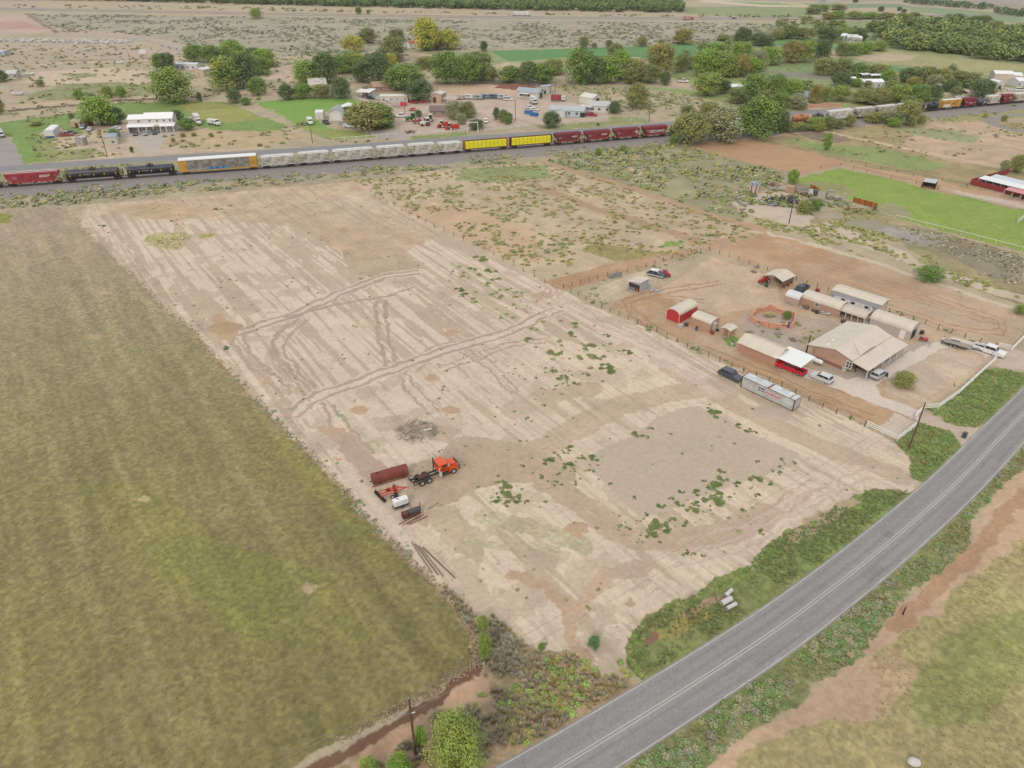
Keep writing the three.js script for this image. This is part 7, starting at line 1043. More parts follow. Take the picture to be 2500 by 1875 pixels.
// the person by the trailer: one body surface, clothes as colours of its cloth
{
const t=thing('person','person in pale grey shirt and jeans leaning towards the flatbed trailer','person',G(2298,838),-40),S=1.05;
const J={hipL:[0,0.92,0.1],hipR:[0,0.92,-0.1],kneeL:[0.06,0.5,0.13],kneeR:[-0.05,0.5,-0.12],anL:[-0.02,0.09,0.15],anR:[-0.12,0.09,-0.13],toeL:[0.16,0.05,0.17],toeR:[0.06,0.05,-0.15],pel:[0,0.98,0],chest:[0.1,1.32,0],neck:[0.15,1.5,0],head:[0.19,1.66,0],shL:[0.11,1.42,0.19],shR:[0.11,1.42,-0.19],elL:[0.2,1.15,0.26],elR:[0.24,1.16,-0.25],wrL:[0.42,1.02,0.2],wrR:[0.46,1.06,-0.18]};
const B=[['hipL','kneeL',0.085,0.06],['hipR','kneeR',0.085,0.06],['kneeL','anL',0.058,0.042],['kneeR','anR',0.058,0.042],['anL','toeL',0.045,0.04],['anR','toeR',0.045,0.04],['hipL','hipR',0.1,0.1],['pel','chest',0.13,0.15],['shL','shR',0.075,0.075],['chest','neck',0.1,0.055],['neck','head',0.055,0.09],['head','head',0.105,0.105],['shL','elL',0.055,0.045],['shR','elR',0.055,0.045],['elL','wrL',0.045,0.03],['elR','wrR',0.045,0.03]];
const d1=(p,a,b,ra,rb)=>{const ab=[b[0]- a[0],b[1]- a[1],b[2]- a[2]],l2=ab[0]**2 + ab[1]**2 + ab[2]**2||1e-9,h=Math.min(1,Math.max(0,((p[0]- a[0])*ab[0]+(p[1]- a[1])*ab[1]+(p[2]- a[2])*ab[2])/l2));return Math.hypot(p[0]- a[0]- ab[0]*h,p[1]- a[1]- ab[1]*h,p[2]- a[2]- ab[2]*h)-(ra +(rb - ra)*h);};
const N=88,mc=new MarchingCubes(N,new THREE.MeshStandardMaterial(),false,false,60000),half=0.95;mc.isolation=0;
for(let z=0;z<N;z++)for(let y=0;y<N;y++)for(let x=0;x<N;x++){const p=[(x/N*2 - 1)*half + 0.15,(y/N*2 - 1)*half + 0.9,(z/N*2 - 1)*half];if(Math.abs(p[2])>0.45||p[0]<-0.35||p[0]>0.7){mc.field[x + y*N + z*N*N]=-1;continue;}let d=9;for(const[a,b,ra,rb]of B){const q=d1(p,J[a],J[b],ra,rb),k=0.035,h=Math.max(k - Math.abs(d - q),0)/k;d=Math.min(d,q)- h*h*k/4;}mc.field[x + y*N + z*N*N]=-d;}
mc.update();const n=mc.count??mc.geometry.drawRange.count,P=[],C=[];for(let i=0;i<n;i++){const q=[mc.positionArray[i*3]*half + 0.15,mc.positionArray[i*3 + 1]*half + 0.9,mc.positionArray[i*3 + 2]*half];P.push(...q);C.push(...(q[1]>1.5||(q[0]>0.36&&q[1]<1.25)?[0.55,0.33,0.24]:q[1]>0.97?[0.62,0.6,0.6]:q[1]>0.12?[0.1,0.14,0.24]:[0.06,0.05,0.04]));}
const b=new MB();const g=new THREE.BufferGeometry();g.setAttribute('position',new THREE.Float32BufferAttribute(P,3));g.computeVertexNormals();
const body=new THREE.Mesh(g,new THREE.MeshStandardMaterial({vertexColors:true,roughness:0.85}));g.setAttribute('color',new THREE.Float32BufferAttribute(C,3));body.name='body';body.castShadow=true;t.add(body);
one((q)=>{for(const[w,s]of[['wrL',1],['wrR',-1]]){const[x,y,z]=J[w];q.sph(0.04,x + 0.04,y - 0.01,z,8);for(let i=0;i<4;i++)q.bar([x + 0.06,y - 0.01,z +(i - 1.5)*0.02],[x + 0.06 +[0.07,0.085,0.08,0.06][i],y - 0.05,z +(i - 1.5)*0.024],0.009,6,0.007);q.bar([x + 0.03,y,z - s*0.03],[x + 0.09,y - 0.02,z - s*0.055],0.011,6,0.008);}}).build('hand',M('#b98a70',{raw:true}),t);
one((q)=>{q.sph(0.112,0.175,1.69,0,12);}).build('hair',M('#4a3a30',{raw:true}),t);one((q)=>{q.bar([0.29,1.67,0],[0.315,1.64,0],0.016,6,0.02);for(const z of[-0.04,0.04])q.sph(0.014,0.285,1.68,z,6);q.box(0.012,0.01,0.05,0.288,1.6,0);for(const z of[-0.105,0.105])q.sph(0.026,0.19,1.66,z,6);}).build('face',M('#a87860',{raw:true}),t);t.scale.setScalar(S);
}
// small things round the house
{const t=thing('lawn_mower','red riding mower between workshop and trailer','mower',G(2253,832),-20);one((b)=>{b.prism([[-0.2,0.4],[0.9,0.35],[0.9,0.8],[-0.2,0.85]],0.7,0,0,0,0,0.05);b.box(0.9,0.25,0.9,-0.4,0.4,0);}).build('body',M('#c24a50',{roughness:0.4}),t);one((b)=>{b.box(0.4,0.1,0.45,-0.5,0.7,0);b.box(0.1,0.4,0.45,-0.7,0.9,0);}).build('seat',DARK,t);for(const z of[-0.42,0.42]){wheel(t,-0.5,z,0.27,0.2);wheel(t,0.7,z,0.2,0.14);}}
{const t=thing('propane_tank','white propane tank behind the white carport','tank',G(1994,889),-48);one((b)=>{b.cyl(0.5,0.5,1.5,0,0.85,0,0,0,Math.PI/2,18);for(const s of[-1,1])b.sph(0.5,s*0.75,0.85,0,16);}).build('shell',M('#f5f5f3',{roughness:0.4}),t);one((b)=>{for(const x of[-0.6,0.6])b.box(0.12,0.4,0.7,x,0.2,0);b.cyl(0.12,0.12,0.2,0,1.42,0);}).build('stand',M('#8c8984'),t);}
{const t=thing('motorcycle','parked motorcycle under the end of the porch','motorcycle',G(2088,905),70);one((b)=>{b.prism([[-0.5,0.55],[0.45,0.5],[0.5,0.85],[-0.3,0.95]],0.3,0,0,0,0,0.05);b.bar([0.55,0.95,-0.35],[0.55,0.95,0.35],0.025);b.bar([0.75,0.35,0],[0.55,1.0,0],0.04);}).build('body',M('#8c3a34',{roughness:0.4}),t);one((b)=>{for(const x of[-0.65,0.75]){const g=new THREE.TorusGeometry(0.28,0.06,8,18);b.add(g,x,0.34,0);}}).build('wheel',RUBBER,t);one((b)=>b.box(0.6,0.08,0.26,-0.35,0.98,0)).build('seat',DARK,t);}
{const t=thing('sawhorse','wooden sawhorse at the edge of the concrete driveway','sawhorse',G(2268,846),40);one((b)=>{b.beam([-0.6,0.75,0],[0.6,0.75,0],0.1,0.12);for(const x of[-0.5,0.5])for(const z of[-0.3,0.3])b.beam([x,0.75,0],[x*1.1,0,z],0.07,0.07);}).build('frame',M('#c2a98e'),t);}
reseed(130);for(const[u,v,hex,lab]of[[1967,752,'#8a7a70','grey bench against the long tan shed'],[1990,762,'#4a4644','dark bench under the window of the long tan shed'],[2014,768,'#d9d5ce','white scrap pile by the long tan shed'],[1930,740,'#c9c6c0','white scrap in front of the white hut']]){const t=thing('scrap_pile',lab,'scrap',G(u,v),-46);one((b)=>{for(let i=0;i<6;i++)b.box(rr(0.4,1.6),rr(0.1,0.4),rr(0.3,0.7),rr(-0.8,0.8),rr(0.15,0.5),rr(-0.3,0.3),rr(-0.3,0.3),rr(0,3),rr(-0.2,0.2));}).build('pieces',M(hex,{map:T.wear}),t);one((b)=>{for(let i=0;i<3;i++)b.box(0.1,0.5,0.1,-0.7 + i*0.7,0.25,0);}).build('legs',DARK,t);}
{reseed(140);const t=thing('scrap_pile','white and grey scrap spread in front of the loafing shed','scrap',G(1588,708),-40);one((b)=>{for(let i=0;i<26;i++)b.box(rr(0.2,0.9),rr(0.1,0.4),rr(0.2,0.6),rr(-2.4,2.4),rr(0.05,0.4),rr(-1,1),rr(-0.4,0.4),rr(0,3),rr(-0.4,0.4));}).build('pieces',M('#c9c9cc',{map:T.wear}),t);one((b)=>{b.cyl(0.55,0.55,1.1,-1.4,0.55,-0.6,0,0,0,14);b.cyl(0.5,0.5,0.12,-1.2,1.2,-0.6,0,0,0,14);}).build('barrel',M('#a9b0b8'),t);}
{const t=thing('farm_gate','grey metal farm gate leaning on the rear left fence','gate',G(1502,678),20);one((b)=>{for(let i=0;i<5;i++)b.box(4.0,0.22,0.06,0,0.25 + i*0.28,0);for(const x of[-1.9,0,1.9])b.box(0.1,1.5,0.09,x,0.75,0);}).build('slats',M('#a5a3a2',{map:T.wear}),t);}
// yard clutter
reseed(180);for(const[u,v,k,hex,lab]of[[1700,806,'barrel','#4a6a9a','blue barrel behind the tan barrel roofed shed'],[1752,808,'tyre_stack','#2c2c2e','tyre leaning at the tan shed corner'],[1738,815,'crate','#b8483c','red crate in front of the grey upright tank'],[1660,800,'crate','#dcdcd8','white panels leaning by the red shed wall'],[1675,796,'crate','#4c4e52','dark box by the red shed wall'],[1787,842,'barrel','#f0f0ec','white bucket on the green patch below the small shed'],[1830,812,'pallet','#a58c74','wood pallet on the grey gravel left of the courtyard'],[1900,815,'pallet','#b09a86','wood pallet in front of the courtyard wall'],[1935,830,'pallet','#8e7b6a','weathered boards beside the gravel path'],[1850,795,'barrel','#e9e7e2','white urn left of the courtyard corner'],[2060,905,'crate','#e6e4e0','white box beside the house gable wall'],[2075,800,'barrel','#5a5f66','dark drum under the arched carport'],[2058,788,'crate','#6d5a4c','brown crate under the arched carport'],[2112,792,'crate','#d9dee2','white cabinet at the end of the arched carport'],[1848,652,'pallet','#a8988a','stacked grey boards at the rear fence'],[1840,664,'pallet','#8f8a80','low dark boards at the rear fence'],[1870,700,'crate','#56705a','green box in front of the cream roofed shelter'],[1995,712,'crate','#b04a44','red trailer jack beside the black pickup'],[1555,712,'barrel','#d98a3c','orange drum left of the loafing shed gate'],[2250,815,'crate','#4a4744','dark barbecue by the workshop door'],[2190,838,'barrel','#8a8580','grey drum beside the workshop']]){
const t=thing(k,lab,k.replace('_',' '),G(u,v),rr(0,180)),m=M(hex,{map:T.wear,roughness:0.6});
if(k==='barrel'){one((b)=>{b.cyl(0.3,0.3,0.88,0,0.44,0,0,0,0,14);for(const y of[0.28,0.6])b.cyl(0.315,0.315,0.04,0,y,0,0,0,0,14);}).build('shell',m,t);one((b)=>b.cyl(0.29,0.29,0.03,0,0.9,0,0,0,0,14)).build('lid',DARK,t);}
else if(k==='tyre_stack'){for(const y of[0.12,0.34]){const g=new THREE.TorusGeometry(0.32,0.12,8,18);g.rotateX(Math.PI/2);one((b)=>b.add(g,y*0.4,y,0)).build('tyre',RUBBER,t);}}
else if(k==='pallet')for(let i=0;i<5;i++)one((b)=>b.box(1.8,0.06,0.22,rr(-0.1,0.1),0.18 +(i % 2)*0.05,-0.5 + i*0.26,0,rr(-0.06,0.06),0)).build('plank',m,t);
else{one((b)=>b.rbox(1.0,0.75,0.65,0,0.4,0,0.04)).build('box',m,t);one((b)=>b.box(1.04,0.06,0.69,0,0.79,0)).build('lid',m,t);}
}
// ---------------------------------------------------------------- houses, barns and vehicles beyond the railway
const wall=(h)=>M(h,{map:T.panel}),roofM=(h)=>M(h,{map:T.ribs,roughness:0.55});
const winRow=(t,face,xs,y,w=0.9,h=1.1,frame)=>xs.forEach((x)=>opening(t,'window',face,x,y,w,h,frame));
{ // white two storey house
const fp=edge([316,324],[424,321],9,{ang:8}),W0=fp.w,t=thing('two_storey_house','white two storey house with white metal roofs and front porch','house',fp.c,fp.ang),WH=M('#f6eee9',{map:T.stucco}),x1=-W0/2 + 7;t.fp={w:W0,d:7};
one((b)=>{b.prism([[-3.5,0],[-3.5,5.6],[0,6.9],[3.5,5.6],[3.5,0]],7,x1 - 3.5,0,-1,Math.PI/2);b.prism([[-3.8,0],[-3.8,5.7],[0,7.6],[3.8,5.7],[3.8,0]],W0 - 7,(x1 + W0/2)/2,0,-1,Math.PI/2);}).build('wall',WH,t);
const RF=M('#fdfdfc',{roughness:0.6}),slab=(b,half,h,rise,x,len)=>b.prism([[-half - 0.4,h - 0.15],[0,h + rise],[half + 0.4,h - 0.15],[half + 0.4,h],[0,h + rise + 0.16],[-half - 0.4,h]],len,x,0.03,-1,Math.PI/2);
one((b)=>slab(b,3.5,5.6,1.3,x1 - 3.7,7.2)).build('side_roof',RF,t);one((b)=>slab(b,3.8,5.7,1.9,(x1 + W0/2)/2 + 0.1,W0 - 6.6)).build('main_roof',RF,t);
one((b)=>{b.prism([[-6.2,2.75],[-2.6,3.6],[-2.6,3.75],[-6.2,2.9]],W0 + 1.4,0.5,0,0,Math.PI/2);}).build('porch_roof',RF,t);
one((b)=>b.prism([[-1.6,2.7],[0,3.5],[1.6,2.7]],1.6,3.2,0.25,5.6)).build('porch_gable',M('#d5cfca'),t);
for(const x of[-W0/2 + 0.4,-W0/2 + 5,-1.5,1.6,4.8,7.4,W0/2 + 0.6])one((b)=>b.box(0.4,2.75,0.4,x,1.37,5.9)).build('porch_column',WH,t);
one((b)=>b.box(0.3,2.6,5.5,-W0/2 + 0.2,1.3,3.2)).build('side_wall',WH,t);t.fp={w:W0,d:5.6};winRow(t,'f',[-5.2,-0.2,3.2,6.2,9],4.3,0.8,0.9);t.fp={w:W0,d:5};winRow(t,'f',[-6,-2,5.4],0.9,1.2,1.2);opening(t,'door','f',2.6,0.05,1.1,2.1,WHITETRIM,M('#6b4c3c'));one((b)=>b.box(W0 + 1,0.08,4,0.4,0.04,4.2)).build('porch_floor',CONC,t);
}
{let t=bldg('mobile_home','grey roofed mobile home seen end on beside the white two storey house','mobile home',edge([261,355],[288,354.5],19,{ang:22}),{h:2.9,rise:0.7,type:'arch',axis:'z',wall:wall('#e0dccb'),roof:roofM('#b4bfca'),oh:0.15});winRow(t,'l',[-6,-1,5],1.1,1.2,1);winRow(t,'f',[0.6],1.0,1.2,0.9);
t=bldg('storage_trailer','white box trailer body at the far left yard','trailer',edge([111,338],[134,336.5],11,{ang:14}),{h:3.1,rise:0.5,type:'arch',axis:'z',wall:wall('#f3f3f2'),roof:M('#fafafa'),oh:0.05});one((b)=>b.box(3.6,0.9,0.1,0,0.45,5.6)).build('blue_tarp',M('#3f5f96'),t);
t=bldg('tool_shed','small grey shed alone in front of the white trailer','shed',edge([187,355],[206,355.5],3,{}),{h:3.2,rise:0.3,type:'gable',axis:'z',wall:wall('#b9b1aa'),roof:roofM('#d4d0cb'),oh:0.15});opening(t,'door','f',0,0.1,1.2,2.2,WHITETRIM,M('#a59d96'));
t=bldg('tool_shed','tan shed with dark doorway beside the brown hut','shed',edge([175,311],[198,312],4.5,{}),{h:2.7,rise:0.8,type:'gable',axis:'x',wall:wall('#d3b893'),roof:roofM('#c5b49c'),oh:0.2});opening(t,'opening','f',0.5,0.02,1.6,2);
t=bldg('wooden_hut','brown wooden hut with tilted white roof under the leaning tree','hut',edge([197,308],[217,309],3.6,{}),{h:3.3,rise:1.4,type:'shed',axis:'z',wall:wall('#9a6a48'),roof:M('#f2f1ee'),oh:0.3});opening(t,'door','f',0,0.1,1,1.9,WHITETRIM,M('#7a5236'));
t=bldg('mobile_home','long white mobile home behind the yellow topped tree','mobile home',edge([429,170],[482,171],7,{ang:-6}),{h:3.4,rise:0.8,type:'gable',axis:'x',wall:wall('#ece9e4'),roof:roofM('#e6e8e9'),oh:0.2});winRow(t,'f',[-6,-2.4,1.2,5],1.1,1.2,1.1);
t=bldg('box_shed','tan box shed with white roof right of the long mobile home','shed',edge([477,186],[497,189],9,{ang:-24}),{h:4.4,rise:0.7,type:'gable',axis:'z',wall:wall('#d9c7ab'),roof:roofM('#f0efec'),oh:0.2});opening(t,'door','f',0,0.1,2.8,3,WHITETRIM,M('#c6b294'));
t=bldg('cottage','pale grey roofed cottage at the far left edge','house',edge([18,193],[42,192],10,{}),{h:3,rise:1.6,type:'gable',axis:'x',wall:wall('#d6cfc2'),roof:roofM('#d9dedd'),oh:0.3});winRow(t,'f',[-2,2],1,1.2,1.1);
t=bldg('trailer_house','low pale trailer at the left edge of the dirt lots','trailer',edge([-6,136],[12,137],6,{}),{h:3.2,rise:0.5,type:'gable',axis:'x',wall:wall('#c9ced6'),roof:roofM('#dde2ea'),oh:0.1});winRow(t,'f',[0],1,1.5,1);
t=bldg('box_trailer','white lettered box trailer in front of the grove','trailer',edge([752,208],[798,207],3,{}),{h:3.6,rise:0.1,type:'gable',axis:'x',wall:M('#f2f3f3'),roof:M('#fafafa'),oh:0.02});for(const x of[-4,-2.9])for(const z of[-1.3,1.3])wheel(t,x,z,0.5,0.3);decal(t,['RENTAL'],4,1,0,2.2,1.52,{color:'#9aa0a8'});
t=bldg('cabin','small white cabin with red roof beside the golden trees','house',edge([1000,117],[1017,116],7,{}),{h:3.2,rise:1.8,type:'gable',axis:'x',wall:wall('#f0efec'),roof:roofM('#b9604c'),oh:0.3});winRow(t,'f',[-1.5,1.8],1,1.1,1.1);
t=bldg('brick_ranch','brown ranch house with low tan roof behind the white canopy','house',edge([915,226],[962,222],12,{}),{h:3,rise:2,type:'gable',axis:'x',wall:M('#c79f83',{map:T.stucco}),roof:roofM('#bb9a84'),oh:0.5});winRow(t,'f',[-6,-2,3,6.5],1,1.4,1.2);one((b)=>b.box(5,0.2,4,6,3.3,7)).build('porch_roof',roofM('#8d7a70'),t);
t=bldg('canopy','white flat canopy beside the bright green field','canopy',edge([868,240],[905,240],9,{ang:-14}),{h:3.2,rise:0.5,type:'shed',axis:'x',roof:M('#f3f1ea'),oh:0.2,open:true,posts:4});one((b)=>b.box(3,2.6,5,3,1.3,-1)).build('storage_box',M('#e7e6e2'),t);
t=bldg('mobile_home','tan mobile home with flat cream roof in front of the round tree','mobile home',edge([928,251.5],[996,251],6.5,{ang:1}),{h:3.4,rise:0.5,type:'gable',axis:'x',wall:wall('#e3d6c4'),roof:roofM('#f0ebe0'),oh:0.2});winRow(t,'f',[-5.5,-1.5,2,6],1.1,1,1.2);opening(t,'door','f',3.8,0.3,1,2.1,WHITETRIM,M('#d3c6b4'));one((b)=>b.box(2.6,0.14,2,-3.4,2.0,4.2)).build('awning',M('#f3efe8'),t);
t=bldg('tall_shed','tall tan shed with brown door right of the mobile home','shed',edge([1054,250],[1077,252.5],7.5,{ang:-16}),{h:4.6,rise:0.6,type:'gable',axis:'z',wall:M('#d6bda8',{map:T.stucco}),roof:roofM('#efe8dd'),oh:0.3});opening(t,'door','f',-1,0.05,2,2.9,M('#d6bda8'),M('#5f473f'));
t=bldg('lean_to','pinkish roofed lean to beside the tall tan shed','shelter',edge([1082,254],[1112,256],6,{}),{h:2.6,rise:0.6,type:'shed',axis:'x',roof:roofM('#d8bfb2'),oh:0.2,open:true,posts:4});
t=bldg('brown_house','house with dark brown hipped roof behind the red tractors','house',edge([1050,285],[1126,285],9,{}),{h:2.9,rise:1.7,type:'gable',axis:'x',wall:M('#c4a491',{map:T.stucco}),roof:roofM('#866f68'),oh:0.6});winRow(t,'f',[-5.5,-1,4,7],1,1.3,1.2,M('#e9e2da'));one((b)=>b.box(7.5,0.12,2.4,-2,3.9,-2.2)).build('white_roof_strip',M('#f3f2ef'),t);
t=bldg('farm_workshop','white and grey metal workshop at the edge of the bright green field','workshop',edge([805,295],[838,294.5],11,{ang:4}),{h:4,rise:1.6,type:'gable',axis:'z',wall:M('#f0f1f1',{map:T.panel}),roof:roofM('#b5b6b4'),oh:0.3});opening(t,'door','f',0.3,0.05,4,3.2,WHITETRIM,M('#f4f4f2'));one((b)=>{b.prism([[-5,3.4],[0,5.2],[5,3.4],[5,3.55],[0,5.35],[-5,3.55]],9,4.6,0.3,-6.5);}).build('rear_roof',M('#f7f9fa'),t);one((b)=>b.box(9.6,3.3,8.8,4.6,1.65,-6.5)).build('rear_wall',wall('#c9d2da'),t);
t=bldg('farm_house','grey roofed house half hidden by the broad olive tree','house',edge([870,308],[956,308],11,{}),{h:2.8,rise:1.5,type:'gable',axis:'x',wall:wall('#ded7cd'),roof:roofM('#c3bcb2'),oh:0.5});winRow(t,'f',[-7,-3,2,6],1,1.3,1.2);
t=bldg('round_tank','white round roofed tank shed left of the workshop','tank',edge([771,291],[790,291],4.5,{}),{h:3.2,rise:0.8,type:'arch',axis:'x',wall:wall('#ece9e4'),roof:M('#f2f1ee'),oh:0.05});opening(t,'door','f',0,0.1,1,2,WHITETRIM,M('#d0ccc6'));
t=bldg('fuel_canopy','grey flat canopy at the end of the farm driveway','canopy',edge([948,264],[988,263],4,{}),{h:3.2,rise:0.2,type:'shed',axis:'x',roof:roofM('#b9b6b2'),oh:0.2,open:true,posts:3});
{const q=thing('red_hopper','red raised steel box on a single post by the farm driveway','tank',G(989,279));one((b)=>b.box(0.25,4.2,0.25,0,2.1,0)).build('post',M('#b23b3f'),q);one((b)=>b.box(3.4,1.9,1.2,-0.4,5.1,0)).build('box',M('#d0505a'),q);}
t=bldg('blue_barn','long barn with slate blue roof behind the parked trailers','barn',edge([1262,237],[1312,243.5],8,{ang:-26}),{h:3.4,rise:1.6,type:'gable',axis:'x',wall:wall('#e4dfd6'),roof:roofM('#b4c0ca'),oh:0.4});opening(t,'opening','r',0,0.05,3,2.8);winRow(t,'f',[-4,1],1.1,1.3,1.1);one((b)=>b.box(6,0.14,3,-1,2.9,5.4)).build('porch_roof',M('#eef1f2'),t);
t=bldg('barn_annex','small shed with grey blue roof right behind the blue roofed barn','shed',edge([1318,229],[1341,230],6,{}),{h:3.6,rise:0.8,type:'shed',axis:'z',wall:wall('#d0ccc4'),roof:roofM('#bcc9d3'),oh:0.3});opening(t,'opening','f',0,0.05,1.6,2);
t=bldg('white_barn','white barn with dark doorway above the white house','barn',edge([1420,250],[1440,257],10,{ang:-40}),{h:3.4,rise:1.3,type:'gable',axis:'x',wall:wall('#f2ede2'),roof:roofM('#f8f3e6'),oh:0.2});opening(t,'opening','r',0,0.05,3,2.6);opening(t,'door','f',2,0.05,1,2,WHITETRIM,M('#a05a4c'));
t=bldg('blue_house','pale blue house with grey roof and bay window','house',edge([1341,281],[1424,287],9,{ang:-16}),{h:3,rise:1.5,type:'gable',axis:'x',wall:wall('#cbe3ea'),roof:roofM('#ccd1d4'),oh:0.4});winRow(t,'f',[-7,1.5,5.5],1,1.4,1.2);one((b)=>{b.prism([[-2.2,0],[-2.2,2.8],[0,3.9],[2.2,2.8],[2.2,0]],3,-2.4,0,5.4);}).build('bay',wall('#e6eef0'),t);one((b)=>b.prism([[-2.6,2.65],[0,3.95],[2.6,2.65],[2.6,2.8],[0,4.1],[-2.6,2.8]],3.4,-2.4,0,5.5)).build('bay_roof',roofM('#d4d8da'),t);opening(t,'opening','f',8.4,0.05,2.4,2.2);
t=bldg('carport_house','white gabled house with grey roof and white carport','house',edge([1432,272],[1489,277],9,{ang:-14}),{h:3.2,rise:1.6,type:'gable',axis:'x',wall:wall('#eeece6'),roof:roofM('#d3d6d6'),oh:0.4});winRow(t,'f',[-3,0.5,4.5],1,1.3,1.2);one((b)=>b.box(0.1,2.8,0.1,-8,1.4,6)).build('carport_post',PIPEWHITE,t);one((b)=>b.box(6,0.16,5.5,-6.4,2.9,4.6)).build('carport_roof',M('#f6f6f4'),t);
// right of the thicket
t=bldg('red_roof_cottage','small cottage with red roof among trees beside the road','house',edge([1893,258],[1920,257],6,{}),{h:3,rise:2,type:'gable',axis:'z',wall:M('#a77d6c',{map:T.stucco}),roof:roofM('#cf6a5c'),oh:0.4});winRow(t,'f',[-2,2],1,1.1,1.2);
t=bldg('grey_roof_house','house with slate grey roof behind the red roofed cottage','house',edge([1918,250],[1972,250],12,{ang:-22}),{h:3.2,rise:2,type:'gable',axis:'x',wall:M('#8b6f62',{map:T.stucco}),roof:roofM('#a9b4ba'),oh:0.4});winRow(t,'f',[-5,0,5],1,1.2,1.2);
t=thing('adobe_wall','terracotta adobe wall in front of the rusty orange tree','wall',G(2005,262),12);for(let i=0;i<4;i++)one((b)=>b.box(5.6,2.2 -(i % 2)*0.5,0.5,-9 + i*6,1.1 -(i % 2)*0.25,0)).build('wall_panel',M('#e0b394',{map:T.stucco}),t);
t=bldg('long_white_shed','long white shed with bright roof in the tree gap at the right','shed',edge([2118,216],[2154,214.5],8,{ang:4}),{h:3.4,rise:1.2,type:'gable',axis:'x',wall:wall('#d8dadb'),roof:M('#fbfbfb'),oh:0.3});winRow(t,'f',[-3,2],1,1.2,1.1);
t=bldg('white_shed','white gabled shed left of the long white shed','shed',edge([2107,215],[2117,215.5],7,{ang:10}),{h:3.6,rise:1.0,type:'gable',axis:'z',wall:wall('#d8d9d8'),roof:M('#f8f8f8'),oh:0.1});opening(t,'door','f',0,0,1,2,WHITETRIM,M('#b9bcbe'));
t=bldg('white_shed','small white shed alone left in the grass of the tree gap','shed',edge([2072,210],[2087,210],6,{ang:-6}),{h:3.6,rise:1.2,type:'arch',axis:'x',wall:wall('#cfd2cf'),roof:M('#f8f9fa'),oh:0.1});opening(t,'door','f',0,0,1,2,WHITETRIM,M('#b9bcbe'));
for(const[u0,u1,v,lab]of[[2103,2124,195,'left open white carport of the three in the tree gap'],[2126,2158,197,'front open white carport of the three in the tree gap'],[2130,2160,189,'rear open white carport of the three in the tree gap']])bldg('open_carport',lab,'carport',edge([u0,v],[u1,v - 1],6,{}),{h:3,rise:0.4,type:'gable',axis:'x',roof:M('#f3f4f4'),oh:0.2,open:true,posts:4});
t=bldg('tall_white_barn','tall white barn at the right edge above the train','barn',edge([2428,207],[2462,205],9,{ang:-12}),{h:6,rise:1.2,type:'gable',axis:'x',wall:M('#e5d5c6',{map:T.panel}),roof:M('#fafafa'),oh:0.2});opening(t,'door','f',2,0,3,3.6,WHITETRIM,M('#d6c6b6'));
t=bldg('white_annex','lower white building joining the tall barn at the right edge','barn',edge([2463,204],[2486,202],9,{ang:-12}),{h:4.4,rise:1.2,type:'gable',axis:'x',wall:wall('#e2ded6'),roof:M('#f6f6f6'),oh:0.2});winRow(t,'f',[-2,2],1.2,1.3,1.2);
t=bldg('white_tent','white arched tent in front of the tall barn','tent',edge([2430,219],[2448,218],7,{}),{h:2.6,rise:2.2,type:'arch',axis:'z',wall:wall('#dfdedb'),roof:M('#f6f6f5'),oh:0.05});opening(t,'opening','f',0,0,2,2.2);
t=bldg('small_white_house','small bright roofed house at the far right edge','house',edge([2484,212],[2502,211],8,{}),{h:3.2,rise:1.4,type:'gable',axis:'x',wall:wall('#e8e6e2'),roof:M('#f9f9f9'),oh:0.2});winRow(t,'f',[-2,2],1,1.2,1.1);
t=bldg('grey_house','grey house with pale roof behind the dark tree at the right','house',edge([2376,205],[2400,203],9,{}),{h:3.4,rise:1.6,type:'gable',axis:'x',wall:wall('#b9b2a8'),roof:roofM('#cfcdc8'),oh:0.2});winRow(t,'f',[-2,2],1,1.2,1.1);
t=bldg('dark_shed','dark shed with white roof left of the big dark tree','shed',edge([2291,222],[2302,221],5,{}),{h:3,rise:0.8,type:'shed',axis:'x',wall:wall('#5c564e'),roof:M('#f2f2f0'),oh:0.2});opening(t,'opening','f',0,0,1.4,2);
t=bldg('far_white_house','white house with pale roof in the upper right tree belt, left one','house',edge([2050,98],[2062,99],10,{}),{h:3.6,rise:1.5,type:'gable',axis:'x',wall:wall('#d9dcdc'),roof:M('#f0f2f2'),oh:0.2});winRow(t,'f',[0],1,1.4,1.2);
t=bldg('far_white_house','long pale house in the upper right tree belt, middle one','house',edge([2066,103],[2092,104],10,{}),{h:4,rise:1.6,type:'gable',axis:'x',wall:wall('#d0cdc4'),roof:M('#e9e9e6'),oh:0.2});winRow(t,'f',[-3,3],1,1.6,1.3);
t=bldg('far_white_house','small pale house in the upper right tree belt, right one','house',edge([2094,104],[2104,104],8,{}),{h:3.4,rise:1.4,type:'gable',axis:'x',wall:wall('#c9c9c4'),roof:M('#eef0f0'),oh:0.2});winRow(t,'f',[0],1,1.4,1.2);
t=bldg('far_barn','white roofed barn among the wood at the far right','barn',edge([2434,88],[2456,88],12,{}),{h:4,rise:2,type:'gable',axis:'x',wall:wall('#c4c6c6'),roof:M('#f9fafa'),oh:0.2});opening(t,'door','f',0,0,3,3,WHITETRIM,M('#c9cbcb'));
t=bldg('far_barn','long white roofed barn at the top edge right of centre','barn',edge([2014,6.5],[2052,7],26,{}),{h:6,rise:4,type:'gable',axis:'x',wall:wall('#c9c9c9'),roof:M('#f4f6f8'),oh:0.3});opening(t,'door','f',0,0,4,4,WHITETRIM,M('#c2c2c2'));
t=bldg('white_roof_house','white roofed house half hidden in the green grove','house',edge([1785,226],[1812,224],8,{ang:18}),{h:3,rise:0.9,type:'gable',axis:'x',wall:wall('#c6c6c2'),roof:M('#f1f4f6'),oh:0.2});winRow(t,'f',[-2,2],1,1.2,1.1);
